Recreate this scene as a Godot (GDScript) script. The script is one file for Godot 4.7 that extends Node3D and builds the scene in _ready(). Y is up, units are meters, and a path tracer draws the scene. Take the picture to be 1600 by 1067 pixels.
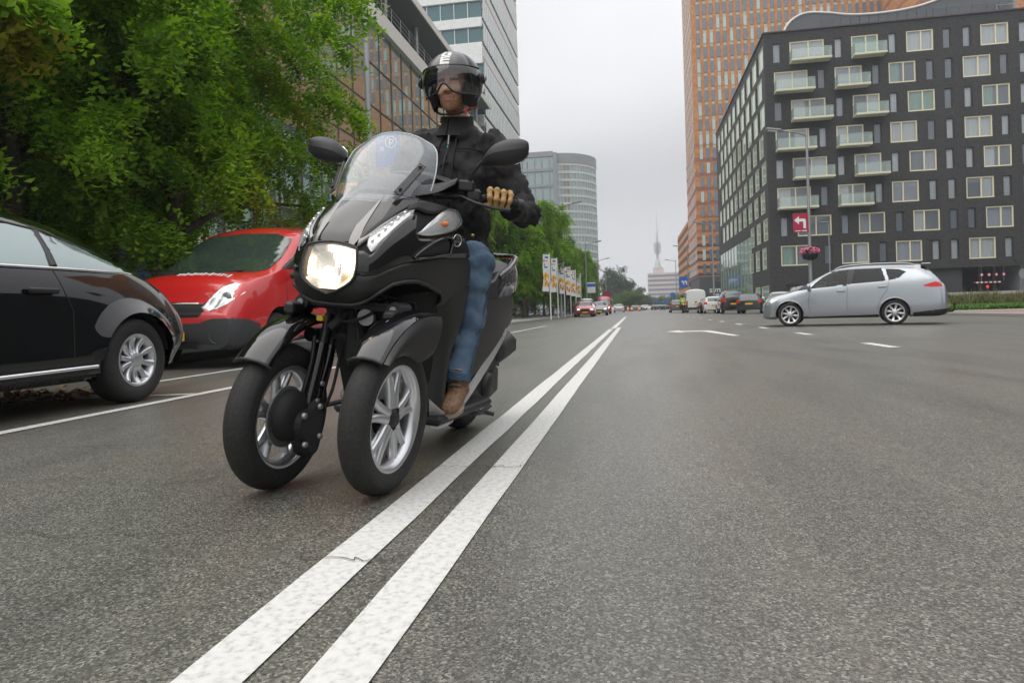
extends Node3D

# ---------------------------------------------------------------- geometry collector
class Geo:
	var v := PackedVector3Array()
	var n := PackedVector3Array()
	var uv := PackedVector2Array()
	var c := PackedColorArray()
	var has_uv := false
	var has_c := false
	var xf := Transform3D()
	var turned := false
	func at(t: Transform3D) -> Geo:
		xf = t
		turned = true
		return self
	func tri(a: Vector3, b: Vector3, d: Vector3, na: Vector3, nb: Vector3, nd: Vector3) -> void:
		if turned:
			a = xf * a
			b = xf * b
			d = xf * d
			na = (xf.basis * na).normalized()
			nb = (xf.basis * nb).normalized()
			nd = (xf.basis * nd).normalized()
		if (d - a).cross(b - a).dot(na + nb + nd) < 0.0:
			v.append(a); v.append(d); v.append(b)
			n.append(na); n.append(nd); n.append(nb)
		else:
			v.append(a); v.append(b); v.append(d)
			n.append(na); n.append(nb); n.append(nd)
	func quad(a: Vector3, b: Vector3, d: Vector3, e: Vector3, nn: Vector3) -> void:
		tri(a, b, d, nn, nn, nn)
		tri(a, d, e, nn, nn, nn)
	func quadn(a: Vector3, b: Vector3, d: Vector3, e: Vector3, na: Vector3, nb: Vector3, nd: Vector3, ne: Vector3) -> void:
		tri(a, b, d, na, nb, nd)
		tri(a, d, e, na, nd, ne)
	func box(ctr: Vector3, size: Vector3, bs := Basis.IDENTITY) -> Geo:
		var h := size * 0.5
		for ax in 3:
			for s in [-1.0, 1.0]:
				var nn := Vector3.ZERO
				nn[ax] = s
				var p := []
				for k in [[-1, -1], [1, -1], [1, 1], [-1, 1]]:
					var q := Vector3.ZERO
					q[ax] = s * h[ax]
					q[(ax + 1) % 3] = k[0] * h[(ax + 1) % 3]
					q[(ax + 2) % 3] = k[1] * h[(ax + 2) % 3]
					p.append(ctr + bs * q)
				quad(p[0], p[1], p[2], p[3], bs * nn)
		return self
	func span(a: Vector3, b: Vector3) -> Geo:
		return box((a + b) * 0.5, (b - a).abs())
	# chamfered box
	func rbox(ctr: Vector3, size: Vector3, r: float, bs := Basis.IDENTITY) -> Geo:
		var h := size * 0.5
		r = minf(r, minf(h.x, minf(h.y, h.z)) * 0.98)
		var inn := h - Vector3(r, r, r)
		for ax in 3:
			var u := (ax + 1) % 3
			var w := (ax + 2) % 3
			for s in [-1.0, 1.0]:
				var nn := Vector3.ZERO
				nn[ax] = s
				var p := []
				for k in [[-1, -1], [1, -1], [1, 1], [-1, 1]]:
					var q := Vector3.ZERO
					q[ax] = s * h[ax]
					q[u] = k[0] * inn[u]
					q[w] = k[1] * inn[w]
					p.append(ctr + bs * q)
				quad(p[0], p[1], p[2], p[3], bs * nn)
			for su in [-1.0, 1.0]:
				for sw in [-1.0, 1.0]:
					var nu := Vector3.ZERO
					nu[u] = su
					var nw := Vector3.ZERO
					nw[w] = sw
					var a := Vector3.ZERO
					a[u] = su * h[u]; a[w] = sw * inn[w]; a[ax] = -inn[ax]
					var b := Vector3.ZERO
					b[u] = su * inn[u]; b[w] = sw * h[w]; b[ax] = -inn[ax]
					var a2 := a
					a2[ax] = inn[ax]
					var b2 := b
					b2[ax] = inn[ax]
					quadn(ctr + bs * a, ctr + bs * b, ctr + bs * b2, ctr + bs * a2, bs * nu, bs * nw, bs * nw, bs * nu)
		for sx in [-1.0, 1.0]:
			for sy in [-1.0, 1.0]:
				for sz in [-1.0, 1.0]:
					tri(ctr + bs * Vector3(sx * h.x, sy * inn.y, sz * inn.z), ctr + bs * Vector3(sx * inn.x, sy * h.y, sz * inn.z), ctr + bs * Vector3(sx * inn.x, sy * inn.y, sz * h.z), bs * Vector3(sx, 0, 0), bs * Vector3(0, sy, 0), bs * Vector3(0, 0, sz))
		return self
	func tube(path: Array, rad, sides := 8, caps := true, flat := 1.0) -> Geo:
		var m := path.size()
		var rings := []
		var norms := []
		var up := Vector3.UP
		var t0: Vector3 = (path[1] - path[0]).normalized()
		if absf(t0.dot(up)) > 0.9:
			up = Vector3.RIGHT
		var side := t0.cross(up).normalized()
		for i in m:
			var t: Vector3 = (path[mini(i + 1, m - 1)] - path[maxi(i - 1, 0)]).normalized()
			side = (side - t * side.dot(t)).normalized()
			var w := t.cross(side).normalized()
			var r: float = rad[i] if rad is Array else rad
			var ring := []
			var nr := []
			for k in sides:
				var a := TAU * k / sides
				var d := side * cos(a) + w * sin(a) * flat
				ring.append(path[i] + d * r)
				nr.append((side * cos(a) + w * sin(a) / maxf(flat, 0.05)).normalized())
			rings.append(ring)
			norms.append(nr)
		for i in m - 1:
			for k in sides:
				var k2 := (k + 1) % sides
				quadn(rings[i][k], rings[i][k2], rings[i + 1][k2], rings[i + 1][k], norms[i][k], norms[i][k2], norms[i + 1][k2], norms[i + 1][k])
		if caps:
			for e in [0, m - 1]:
				var nn: Vector3 = -t0 if e == 0 else (path[m - 1] - path[m - 2]).normalized()
				for k in range(1, sides - 1):
					tri(rings[e][0], rings[e][k], rings[e][k + 1], nn, nn, nn)
		return self
	# profile of (radius, height) turned about the y axis of t
	func lathe(prof: Array, t: Transform3D, seg := 24, hard := false) -> Geo:
		var m := prof.size()
		var pn := []
		for i in m - 1:
			var d: Vector2 = (prof[i + 1] - prof[i])
			pn.append(Vector2(d.y, -d.x).normalized())
		for i in m - 1:
			var a: Vector2 = prof[i]
			var b: Vector2 = prof[i + 1]
			var na: Vector2 = pn[i]
			var nb: Vector2 = pn[i]
			if not hard:
				if i > 0 and pn[i - 1].dot(pn[i]) > 0.5:
					na = (pn[i - 1] + pn[i]).normalized()
				if i < m - 2 and pn[i + 1].dot(pn[i]) > 0.5:
					nb = (pn[i + 1] + pn[i]).normalized()
			for k in seg:
				var c0 := cos(TAU * k / seg)
				var s0 := sin(TAU * k / seg)
				var c1 := cos(TAU * (k + 1) / seg)
				var s1 := sin(TAU * (k + 1) / seg)
				quadn(t * Vector3(a.x * c0, a.y, a.x * s0), t * Vector3(a.x * c1, a.y, a.x * s1), t * Vector3(b.x * c1, b.y, b.x * s1), t * Vector3(b.x * c0, b.y, b.x * s0),
					t.basis * Vector3(na.x * c0, na.y, na.x * s0), t.basis * Vector3(na.x * c1, na.y, na.x * s1), t.basis * Vector3(nb.x * c1, nb.y, nb.x * s1), t.basis * Vector3(nb.x * c0, nb.y, nb.x * s0))
		return self
	func cyl(a: Vector3, b: Vector3, r: float, seg := 16) -> Geo:
		return tube([a, b], r, seg)
	# closed outline in the xy plane of t, pulled out by depth along z, edges chamfered
	func prism(poly: PackedVector2Array, depth: float, t := Transform3D(), r := 0.0) -> Geo:
		var idx := Geometry2D.triangulate_polygon(poly)
		var cw := Geometry2D.is_polygon_clockwise(poly)
		var inner := poly
		if r > 0.0:
			var off := Geometry2D.offset_polygon(poly, -r, Geometry2D.JOIN_MITER)
			if off.size() == 1 and off[0].size() == poly.size():
				inner = off[0]
				# match the first point
				var best := 0
				for k in inner.size():
					if inner[k].distance_to(poly[0]) < inner[best].distance_to(poly[0]):
						best = k
				var rot := PackedVector2Array()
				for k in inner.size():
					rot.append(inner[(k + best) % inner.size()])
				if Geometry2D.is_polygon_clockwise(rot) != cw:
					rot.reverse()
					rot.insert(0, rot[rot.size() - 1])
					rot.remove_at(rot.size() - 1)
				inner = rot
				idx = Geometry2D.triangulate_polygon(inner)
			else:
				r = 0.0
		for i in range(0, idx.size(), 3):
			for s in [0.0, 1.0]:
				var nn := t.basis * Vector3(0, 0, 1 if s > 0 else -1)
				var p := []
				for k in 3:
					var q: Vector2 = inner[idx[i + k]]
					p.append(t * Vector3(q.x, q.y, s * depth))
				tri(p[0], p[1], p[2], nn, nn, nn)
		for i in poly.size():
			var a := poly[i]
			var b := poly[(i + 1) % poly.size()]
			var d := (b - a).normalized()
			var o := Vector2(d.y, -d.x) * (-1.0 if cw else 1.0)
			var nn := t.basis * Vector3(o.x, o.y, 0)
			quad(t * Vector3(a.x, a.y, r), t * Vector3(b.x, b.y, r), t * Vector3(b.x, b.y, depth - r), t * Vector3(a.x, a.y, depth - r), nn)
			if r > 0.0:
				var a2 := inner[i]
				var b2 := inner[(i + 1) % inner.size()]
				for s in [0.0, 1.0]:
					var zz: float = r if s == 0.0 else depth - r
					var n2 := (t.basis * Vector3(o.x, o.y, -1 if s == 0.0 else 1)).normalized()
					quad(t * Vector3(a.x, a.y, zz), t * Vector3(b.x, b.y, zz), t * Vector3(b2.x, b2.y, s * depth), t * Vector3(a2.x, a2.y, s * depth), n2)
		return self
	static func cr(a: Vector3, b: Vector3, d: Vector3, e: Vector3, t: float) -> Vector3:
		return b.cubic_interpolate(d, a, e, t)
	static func spline(p: Array, sub: int) -> Array:
		var o := []
		for i in p.size() - 1:
			for k in sub:
				o.append(cr(p[maxi(i - 1, 0)], p[i], p[i + 1], p[mini(i + 2, p.size() - 1)], float(k) / sub))
		o.append(p[p.size() - 1])
		return o
	static func smooth_grid(g: Array, su: int, sv: int) -> Array:
		var rows := []
		for r in g:
			rows.append(spline(r, sv))
		var cols: int = rows[0].size()
		var out := []
		for i in (g.size() - 1) * su + 1:
			out.append([])
		for j in cols:
			var line := []
			for r in rows:
				line.append(r[j])
			line = spline(line, su)
			for i in line.size():
				out[i].append(line[i])
		return out
	# smooth sheet through a grid of control points; hint lies on its inner side
	func sheet(g: Array, su := 4, sv := 4, hint := Vector3.ZERO, thick := 0.0) -> Geo:
		return grid(smooth_grid(g, su, sv) if su > 1 or sv > 1 else g, hint, thick)
	func grid(p: Array, hint := Vector3.ZERO, thick := 0.0, wrap := false) -> Geo:
		var a := p.size()
		var b: int = p[0].size()
		var nn := []
		var total := 0.0
		for i in a:
			var row := []
			for j in b:
				var du: Vector3 = p[mini(i + 1, a - 1)][j] - p[maxi(i - 1, 0)][j]
				var dv: Vector3
				if wrap:
					dv = p[i][(j + 1) % (b - 1)] - p[i][(j - 1 + b - 1) % (b - 1)]
				else:
					dv = p[i][mini(j + 1, b - 1)] - p[i][maxi(j - 1, 0)]
				var q := du.cross(dv)
				q = q.normalized() if q.length() > 1e-12 else Vector3.UP
				total += q.dot(p[i][j] - hint)
				row.append(q)
			nn.append(row)
		var s := 1.0 if total >= 0.0 else -1.0
		for i in a - 1:
			for j in b - 1:
				quadn(p[i][j], p[i + 1][j], p[i + 1][j + 1], p[i][j + 1], nn[i][j] * s, nn[i + 1][j] * s, nn[i + 1][j + 1] * s, nn[i][j + 1] * s)
		if thick > 0.0:
			var q := []
			for i in a:
				var row := []
				for j in b:
					row.append(p[i][j] - nn[i][j] * s * thick)
				q.append(row)
			for i in a - 1:
				for j in b - 1:
					quadn(q[i][j], q[i + 1][j], q[i + 1][j + 1], q[i][j + 1], nn[i][j] * -s, nn[i + 1][j] * -s, nn[i + 1][j + 1] * -s, nn[i][j + 1] * -s)
			var edge := []
			for j in b:
				edge.append([0, j])
			for i in range(1, a):
				edge.append([i, b - 1])
			for j in range(b - 2, -1, -1):
				edge.append([a - 1, j])
			for i in range(a - 2, -1, -1):
				edge.append([i, 0])
			for k in edge.size() - 1:
				var e: Array = edge[k]
				var f: Array = edge[k + 1]
				var along: Vector3 = p[f[0]][f[1]] - p[e[0]][e[1]]
				var o: Vector3 = along.cross(nn[e[0]][e[1]]).normalized()
				var mid: Vector3 = p[a / 2][b / 2]
				if o.dot(p[e[0]][e[1]] - mid) < 0.0:
					o = -o
				quad(p[e[0]][e[1]], p[f[0]][f[1]], q[f[0]][f[1]], q[e[0]][e[1]], o)
		return self
	func ball(ctr: Vector3, r: Vector3, seg := 16, rings := 10, bs := Basis.IDENTITY) -> Geo:
		for i in rings:
			var t0 := PI * i / rings - PI / 2
			var t1 := PI * (i + 1) / rings - PI / 2
			for k in seg:
				var p := []
				var q := []
				for e in [[t0, k], [t0, k + 1], [t1, k + 1], [t1, k]]:
					var d := Vector3(cos(e[0]) * cos(TAU * e[1] / seg), sin(e[0]), cos(e[0]) * sin(TAU * e[1] / seg))
					p.append(ctr + bs * (d * r))
					q.append((bs * (d / r)).normalized())
				quadn(p[0], p[1], p[2], p[3], q[0], q[1], q[2], q[3])
		return self
	func mesh() -> ArrayMesh:
		var arr := []
		arr.resize(Mesh.ARRAY_MAX)
		arr[Mesh.ARRAY_VERTEX] = v
		arr[Mesh.ARRAY_NORMAL] = n
		if has_uv:
			arr[Mesh.ARRAY_TEX_UV] = uv
		if has_c:
			arr[Mesh.ARRAY_COLOR] = c
		var m := ArrayMesh.new()
		m.add_surface_from_arrays(Mesh.PRIMITIVE_TRIANGLES, arr)
		return m

# ---------------------------------------------------------------- naming and placing
var M := {}
var names := {}
var rng := RandomNumberGenerator.new()

func numbered(called: String) -> String:
	if not names.has(called):
		names[called] = 0
		return called
	names[called] += 1
	return "%s_%03d" % [called, names[called]]

func tag(o: Node3D, label: String, category: String, group := "", kind := "") -> Node3D:
	if label:
		o.set_meta("label", label)
	if category:
		o.set_meta("category", category)
	if group:
		o.set_meta("group", group)
	if kind:
		o.set_meta("kind", kind)
	return o

func thing(called: String, label: String, category: String, t := Transform3D(), group := "") -> Node3D:
	var o := Node3D.new()
	o.name = numbered(called)
	add_child(o)
	o.transform = t
	tag(o, label, category, group)
	return o

func part(parent: Node3D, called: String, g, m: Material, t := Transform3D(), kind := "") -> MeshInstance3D:
	var o := MeshInstance3D.new()
	o.name = called
	o.mesh = g.mesh() if g is Geo else g
	o.material_override = m
	o.transform = t
	o.cast_shadow = GeometryInstance3D.SHADOW_CASTING_SETTING_ON
	parent.add_child(o, true)
	if kind:
		o.set_meta("kind", kind)
	return o

func solo(called: String, g: Geo, m: Material, label: String, category: String, group := "", kind := "") -> MeshInstance3D:
	var o := part(self, numbered(called), g, m)
	tag(o, label, category, group, kind)
	return o

func structure(called: String, g: Geo, m: Material) -> MeshInstance3D:
	var o := part(self, numbered(called), g, m)
	o.set_meta("kind", "structure")
	return o

func V(x: float, y: float, z: float) -> Vector3:
	return Vector3(x, y, z)

func T(p: Vector3, yaw := 0.0) -> Transform3D:
	return Transform3D(Basis(Vector3.UP, yaw), p)

func axis_y_to(d: Vector3, p: Vector3) -> Transform3D:
	d = d.normalized()
	var s := Vector3.UP if absf(d.y) < 0.9 else Vector3.RIGHT
	var x := d.cross(s).normalized()
	return Transform3D(Basis(x, d, x.cross(d)), p)

func poly(a: Array) -> PackedVector2Array:
	var o := PackedVector2Array()
	for p in a:
		o.append(Vector2(p[0], p[1]))
	return o

# ---------------------------------------------------------------- materials
func lin(r: float, g: float, b: float, a := 1.0) -> Color:
	var q := Color(r, g, b).linear_to_srgb()
	q.a = a
	return q

func mat(key: String, col: Color, rough: float, metal := 0.0, opt := {}) -> StandardMaterial3D:
	var m := StandardMaterial3D.new()
	m.resource_name = key
	m.albedo_color = col
	m.roughness = rough
	m.metallic = metal
	for k in opt:
		m.set(k, opt[k])
	if col.a < 1.0:
		m.transparency = BaseMaterial3D.TRANSPARENCY_ALPHA
	M[key] = m
	return m

func ramp(stops: Array) -> Gradient:
	var g := Gradient.new()
	var off := PackedFloat32Array()
	var cols := PackedColorArray()
	for s in stops:
		off.append(s[0])
		cols.append(s[1])
	g.offsets = off
	g.colors = cols
	return g

func noise_tex(size: int, freq: float, stops: Array, kind := FastNoiseLite.TYPE_SIMPLEX_SMOOTH, oct := 4, sd := 1, ret := -1) -> NoiseTexture2D:
	var f := FastNoiseLite.new()
	f.seed = sd
	f.noise_type = kind
	f.frequency = freq
	f.fractal_octaves = oct
	if oct <= 1:
		f.fractal_type = FastNoiseLite.FRACTAL_NONE
	if ret >= 0:
		f.cellular_return_type = ret
	var t := NoiseTexture2D.new()
	t.width = size
	t.height = size
	t.seamless = true
	t.seamless_blend_skirt = 0.12
	t.noise = f
	if stops.size():
		t.color_ramp = ramp(stops)
	return t

func tri_world(m: StandardMaterial3D, scale: float) -> void:
	m.uv1_triplanar = true
	m.uv1_world_triplanar = true
	m.uv1_scale = Vector3.ONE * scale

func g3(x: float) -> Color:
	return lin(x, x, x)

func materials() -> void:
	# asphalt: single stones in dark binder, and coarse patches of wear on a second layer
	var m := mat("asphalt", Color.WHITE, 0.36, 0.0, {"metallic_specular": 0.6})
	m.albedo_texture = noise_tex(1024, 0.13, [[0.0, lin(.05, .05, .042)], [0.3, lin(.082, .081, .068)], [0.55, lin(.116, .113, .094)], [0.75, lin(.155, .146, .12)], [0.9, lin(.195, .193, .17)], [1.0, lin(.3, .29, .245)]], FastNoiseLite.TYPE_CELLULAR, 1, 5, FastNoiseLite.RETURN_CELL_VALUE)
	m.normal_enabled = true
	var nt := noise_tex(1024, 0.13, [], FastNoiseLite.TYPE_CELLULAR, 1, 5, FastNoiseLite.RETURN_DISTANCE)
	nt.as_normal_map = true
	nt.bump_strength = 5.0
	m.normal_texture = nt
	m.normal_scale = 0.22
	m.uv1_scale = Vector3(1.5, 1.5, 1.5)
	m.detail_enabled = true
	m.detail_blend_mode = BaseMaterial3D.BLEND_MODE_MUL
	m.detail_uv_layer = BaseMaterial3D.DETAIL_UV_2
	m.uv2_scale = Vector3(0.16, 0.03, 0.03)
	m.detail_albedo = noise_tex(1024, 0.01, [[0.0, g3(.64)], [0.4, g3(.86)], [0.65, g3(1.0)], [1.0, lin(1.0, .96, .88)]], FastNoiseLite.TYPE_SIMPLEX_SMOOTH, 6, 9)
	# paint on the road, worn: grain shows through
	m = mat("road_paint", Color.WHITE, 0.6)
	m.albedo_texture = noise_tex(512, 0.05, [[0.0, lin(.34, .335, .31)], [0.25, lin(.5, .5, .475)], [0.45, lin(.56, .56, .535)], [1.0, lin(.63, .63, .605)]], FastNoiseLite.TYPE_SIMPLEX, 6, 3)
	tri_world(m, 1.3)
	m = mat("paving", Color.WHITE, 0.85)
	m.albedo_texture = noise_tex(512, 0.03, [[0.0, lin(.16, .155, .14)], [0.5, lin(.23, .22, .2)], [1.0, lin(.3, .29, .27)]], FastNoiseLite.TYPE_SIMPLEX, 5, 4)
	tri_world(m, 0.5)
	m = mat("red_paving", Color.WHITE, 0.85)
	m.albedo_texture = noise_tex(512, 0.03, [[0.0, lin(.2, .1, .085)], [1.0, lin(.36, .23, .2)]], FastNoiseLite.TYPE_SIMPLEX, 5, 14)
	tri_world(m, 0.5)
	mat("kerb", lin(.25, .245, .23), 0.85)
	m = mat("verge_soil", Color.WHITE, 0.95)
	m.albedo_texture = noise_tex(512, 0.04, [[0.0, lin(.03, .05, .012)], [0.6, lin(.06, .1, .02)], [1.0, lin(.12, .14, .04)]], FastNoiseLite.TYPE_SIMPLEX, 5, 6)
	tri_world(m, 0.35)
	mat("crack", lin(.03, .03, .028), 0.95)
	# walls
	m = mat("dark_brick", Color.WHITE, 0.8)
	var ft := noise_tex(1024, 0.035, [[0.0, lin(.006, .006, .007)], [0.35, lin(.02, .02, .021)], [0.65, lin(.045, .044, .044)], [1.0, lin(.1, .095, .093)]], FastNoiseLite.TYPE_VALUE, 3, 7)
	m.albedo_texture = ft
	tri_world(m, 0.5)
	m.uv1_scale = Vector3(0.18, 1.0, 0.18)
	m.normal_enabled = true
	var bt := noise_tex(512, 0.05, [], FastNoiseLite.TYPE_VALUE, 2, 17)
	bt.as_normal_map = true
	bt.bump_strength = 3.0
	m.normal_texture = bt
	m = mat("orange_brick", Color.WHITE, 0.85)
	m.albedo_texture = noise_tex(512, 0.03, [[0.0, lin(.34, .14, .045)], [0.5, lin(.46, .2, .066)], [1.0, lin(.58, .27, .1)]], FastNoiseLite.TYPE_VALUE, 4, 8)
	tri_world(m, 0.12)
	m = mat("red_brick", Color.WHITE, 0.85)
	m.albedo_texture = noise_tex(512, 0.03, [[0.0, lin(.2, .075, .04)], [0.5, lin(.3, .11, .055)], [1.0, lin(.4, .17, .085)]], FastNoiseLite.TYPE_VALUE, 4, 18)
	tri_world(m, 0.12)
	mat("brown_band", lin(.07, .035, .026), 0.8)
	mat("beige_stone", lin(.48, .42, .28), 0.8)
	m = mat("white_panel", Color.WHITE, 0.5)
	m.albedo_texture = noise_tex(512, 0.02, [[0.0, lin(.62, .64, .62)], [1.0, lin(.74, .75, .73)]], FastNoiseLite.TYPE_SIMPLEX, 4, 12)
	tri_world(m, 0.1)
	mat("panel_joint", lin(.3, .31, .3), 0.8)
	mat("grey_panel", lin(.2, .22, .23), 0.6)
	mat("dark_panel", lin(.035, .04, .043), 0.6)
	mat("roof_grey", lin(.09, .1, .105), 0.55)
	mat("white_trim", lin(.62, .61, .56), 0.5)
	mat("cream_frame", lin(.72, .66, .45), 0.5)
	mat("black_frame", lin(.012, .012, .014), 0.45)
	mat("pale_curtain", lin(.78, .8, .76), 0.9)
	mat("grey_curtain", lin(.45, .46, .52), 0.9)
	mat("purple_curtain", lin(.06, .025, .07), 0.9)
	mat("green_curtain", lin(.25, .5, .3), 0.9)
	mat("room_plaster", lin(.4, .39, .36), 0.9)
	mat("pink_flower", lin(.7, .12, .3), 0.7)
	mat("window_glass", lin(.3, .36, .42, .26), 0.02, 0.0, {"metallic_specular": 0.75})  # pale blue tint put into the panes in place of reflected sky
	mat("solid_glass", lin(.03, .045, .055), 0.03, 0.0, {"metallic_specular": 0.9})
	mat("teal_glass", lin(.05, .13, .14), 0.03, 0.0, {"metallic_specular": 0.9})
	mat("mirror_glass", lin(.42, .5, .5), 0.02, 0.85)
	mat("green_glass", lin(.35, .5, .4), 0.03, 0.55)
	mat("balcony_glass", lin(.5, .65, .58, .2), 0.08, 0.0)
	mat("balcony_slab", lin(.6, .6, .45), 0.6)
	# metals and plastics
	mat("galvanised", lin(.35, .36, .37), 0.45, 0.6)
	mat("lamp_grey", lin(.2, .22, .23), 0.5, 0.3)
	mat("dark_metal", lin(.025, .027, .028), 0.4, 0.3)
	mat("chrome", lin(.75, .76, .77), 0.08, 1.0)
	mat("satin_alloy", lin(.62, .63, .65), 0.28, 0.85)
	mat("silver_plastic", lin(.5, .5, .5), 0.35, 0.3)
	var tm := mat("tyre", Color.WHITE, 0.75)
	tm.albedo_texture = noise_tex(256, 0.05, [[0.0, lin(.009, .009, .009)], [.6, lin(.018, .0175, .017)], [1.0, lin(.04, .038, .034)]], FastNoiseLite.TYPE_SIMPLEX, 4, 21)
	tm.uv1_triplanar = true
	tm.uv1_scale = Vector3.ONE * 4.0
	mat("black_plastic", lin(.016, .016, .017), 0.5)
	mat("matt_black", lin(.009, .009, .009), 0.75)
	mat("gloss_black", lin(.007, .007, .008), 0.06, 0.0, {"metallic_specular": .2, "clearcoat_enabled": true, "clearcoat": 1.0, "clearcoat_roughness": 0.03})
	mat("fairing_black", lin(.011, .010, .010), 0.12, 0.0, {"metallic_specular": .25, "clearcoat_enabled": true, "clearcoat": 1.0, "clearcoat_roughness": 0.04})
	mat("fairing_grey", lin(.02, .0195, .019), 0.42, 0.1)
	mat("plate_yellow", lin(.85, .45, .01), 0.5)
	mat("plate_text", lin(.01, .01, .01), 0.6)
	mat("white_plastic", lin(.75, .75, .74), 0.4)
	mat("red_lens", lin(.55, .015, .012), 0.15)
	mat("amber_lens", lin(.75, .2, .015), 0.15)
	mat("clear_lens", lin(.9, .92, .92, .1), 0.03)
	mat("lens_reflector", lin(.8, .8, .8), 0.22, 1.0)
	mat("red_sign", lin(.35, .012, .05), 0.5)
	mat("blue_sign", lin(.015, .12, .5), 0.5)
	mat("bark", Color.WHITE, 0.95)
	M.bark.albedo_texture = noise_tex(256, 0.03, [[0.0, lin(.05, .042, .03)], [0.5, lin(.1, .085, .06)], [1.0, lin(.17, .15, .11)]], FastNoiseLite.TYPE_SIMPLEX, 4, 31)
	tri_world(M.bark, 1.2)
	mat("leaf", Color.WHITE, 0.55, 0.0, {"vertex_color_use_as_albedo": true, "backlight_enabled": true, "backlight": lin(.8, .9, .3), "metallic_specular": 0.3})
	mat("grass_blade", Color.WHITE, 0.7, 0.0, {"vertex_color_use_as_albedo": true, "backlight_enabled": true, "backlight": lin(.4, .5, .2)})
	mat("dead_leaf", lin(.28, .13, .05), 0.9)

func car_paint(key: String, col: Color, metal := 0.0, rough := 0.3) -> StandardMaterial3D:
	return mat(key, col, rough, metal, {"clearcoat_enabled": true, "clearcoat": 1.0, "clearcoat_roughness": 0.04})

func scooter_mats() -> void:
	mat("brass", lin(.5, .33, .12), .35, .9)
	mat("silver_trim", lin(.5, .5, .5), .3, .5)
	mat("screen_bracket", lin(.06, .06, .06, .75), .35)

# ---------------------------------------------------------------- camera, sky, light
const EYE := Vector3(0, 0.61, 0)

func view() -> void:
	var cam := Camera3D.new()
	cam.name = "camera"
	var psi := atan(192.0 / 1067.0)
	var rho := 0.029
	var fw := Vector3(-sin(psi), 0, -cos(psi))
	var rt := Vector3(cos(psi), 0, -sin(psi))
	var bx := rt * cos(rho) - Vector3.UP * sin(rho)
	var by := rt * sin(rho) + Vector3.UP * cos(rho)
	cam.transform = Transform3D(Basis(bx, by, -fw), EYE)
	cam.near = 0.05
	cam.far = 3000.0
	cam.projection = Camera3D.PROJECTION_FRUSTUM
	cam.size = 0.05
	cam.frustum_offset = Vector2(0, -45.9 / 1067.0 * 0.05)
	cam.current = true
	add_child(cam)
	var we := WorldEnvironment.new()
	we.name = "environment"
	var e := Environment.new()
	e.background_mode = Environment.BG_SKY
	e.tonemap_mode = Environment.TONE_MAPPER_LINEAR
	e.tonemap_exposure = 1.35
	e.sdfgi_enabled = true
	e.ssao_enabled = true
	e.ssil_enabled = true
	# overcast sky: soft grey cloud, paler towards the zenith
	var w := 512
	var h := 256
	var im := Image.create(w, h, false, Image.FORMAT_RGBF)
	var fn := FastNoiseLite.new()
	fn.seed = 4
	fn.frequency = 1.6
	fn.fractal_octaves = 4
	for y in h:
		var el := PI / 2 - PI * (y + 0.5) / h
		for x in w:
			var az := TAU * (x + 0.5) / w
			var s := sin(el)
			var d := Vector3(cos(el) * cos(az), maxf(s, 0.0) * 2.2, cos(el) * sin(az))
			var k := fn.get_noise_3dv(d * 1.1)
			var up := clampf(s, 0.0, 1.0)
			# cloud base: a slightly darker belt between 8 and 18 degrees, as seen down the street
			var belt := exp(-pow((up - 0.19) / 0.085, 2.0))
			var l := 0.62 + 0.12 * smoothstep(0.16, 0.36, up) + 0.6 * smoothstep(0.3, 0.95, up) - 0.10 * belt + 0.11 * k
			im.set_pixel(x, y, Color(l * (0.985 - 0.02 * belt), l * (0.985 - 0.02 * belt), l * 1.01))
	var pm := PanoramaSkyMaterial.new()
	pm.panorama = ImageTexture.create_from_image(im)
	var sky := Sky.new()
	sky.sky_material = pm
	e.sky = sky
	e.fog_enabled = true
	e.fog_density = 0.0007
	e.fog_light_color = Color(0.86, 0.88, 0.9)
	we.environment = e
	add_child(we)
	var sun := DirectionalLight3D.new()
	sun.name = "sun"
	sun.light_energy = 0.5
	sun.light_angular_distance = 80.0
	sun.light_color = Color(1.0, 0.98, 0.95)
	sun.shadow_enabled = true
	add_child(sun)
	sun.look_at_from_position(Vector3(-18, 40, 14), Vector3.ZERO, Vector3.UP)

# ---------------------------------------------------------------- ground
func sheet_xz(a: Vector2, b: Vector2, y: float, cell := 0.0) -> Geo:
	var g := Geo.new()
	g.quad(V(a.x, y, a.y), V(b.x, y, a.y), V(b.x, y, b.y), V(a.x, y, b.y), Vector3.UP)
	return g

func flat_poly(pts: Array, y: float) -> Geo:
	var g := Geo.new()
	var p := poly(pts)
	var idx := Geometry2D.triangulate_polygon(p)
	for i in range(0, idx.size(), 3):
		var q := []
		for k in 3:
			q.append(V(p[idx[i + k]].x, y, p[idx[i + k]].y))
		g.tri(q[0], q[1], q[2], Vector3.UP, Vector3.UP, Vector3.UP)
	return g

func uv_plane(mi: MeshInstance3D) -> void:
	# world metres as texture coordinates on both layers
	var am: ArrayMesh = mi.mesh
	var arr := am.surface_get_arrays(0)
	var vs: PackedVector3Array = arr[Mesh.ARRAY_VERTEX]
	var u := PackedVector2Array()
	for p in vs:
		u.append(Vector2(p.x, p.z))
	arr[Mesh.ARRAY_TEX_UV] = u
	arr[Mesh.ARRAY_TEX_UV2] = u
	var nm := ArrayMesh.new()
	nm.add_surface_from_arrays(Mesh.PRIMITIVE_TRIANGLES, arr)
	mi.mesh = nm

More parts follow.
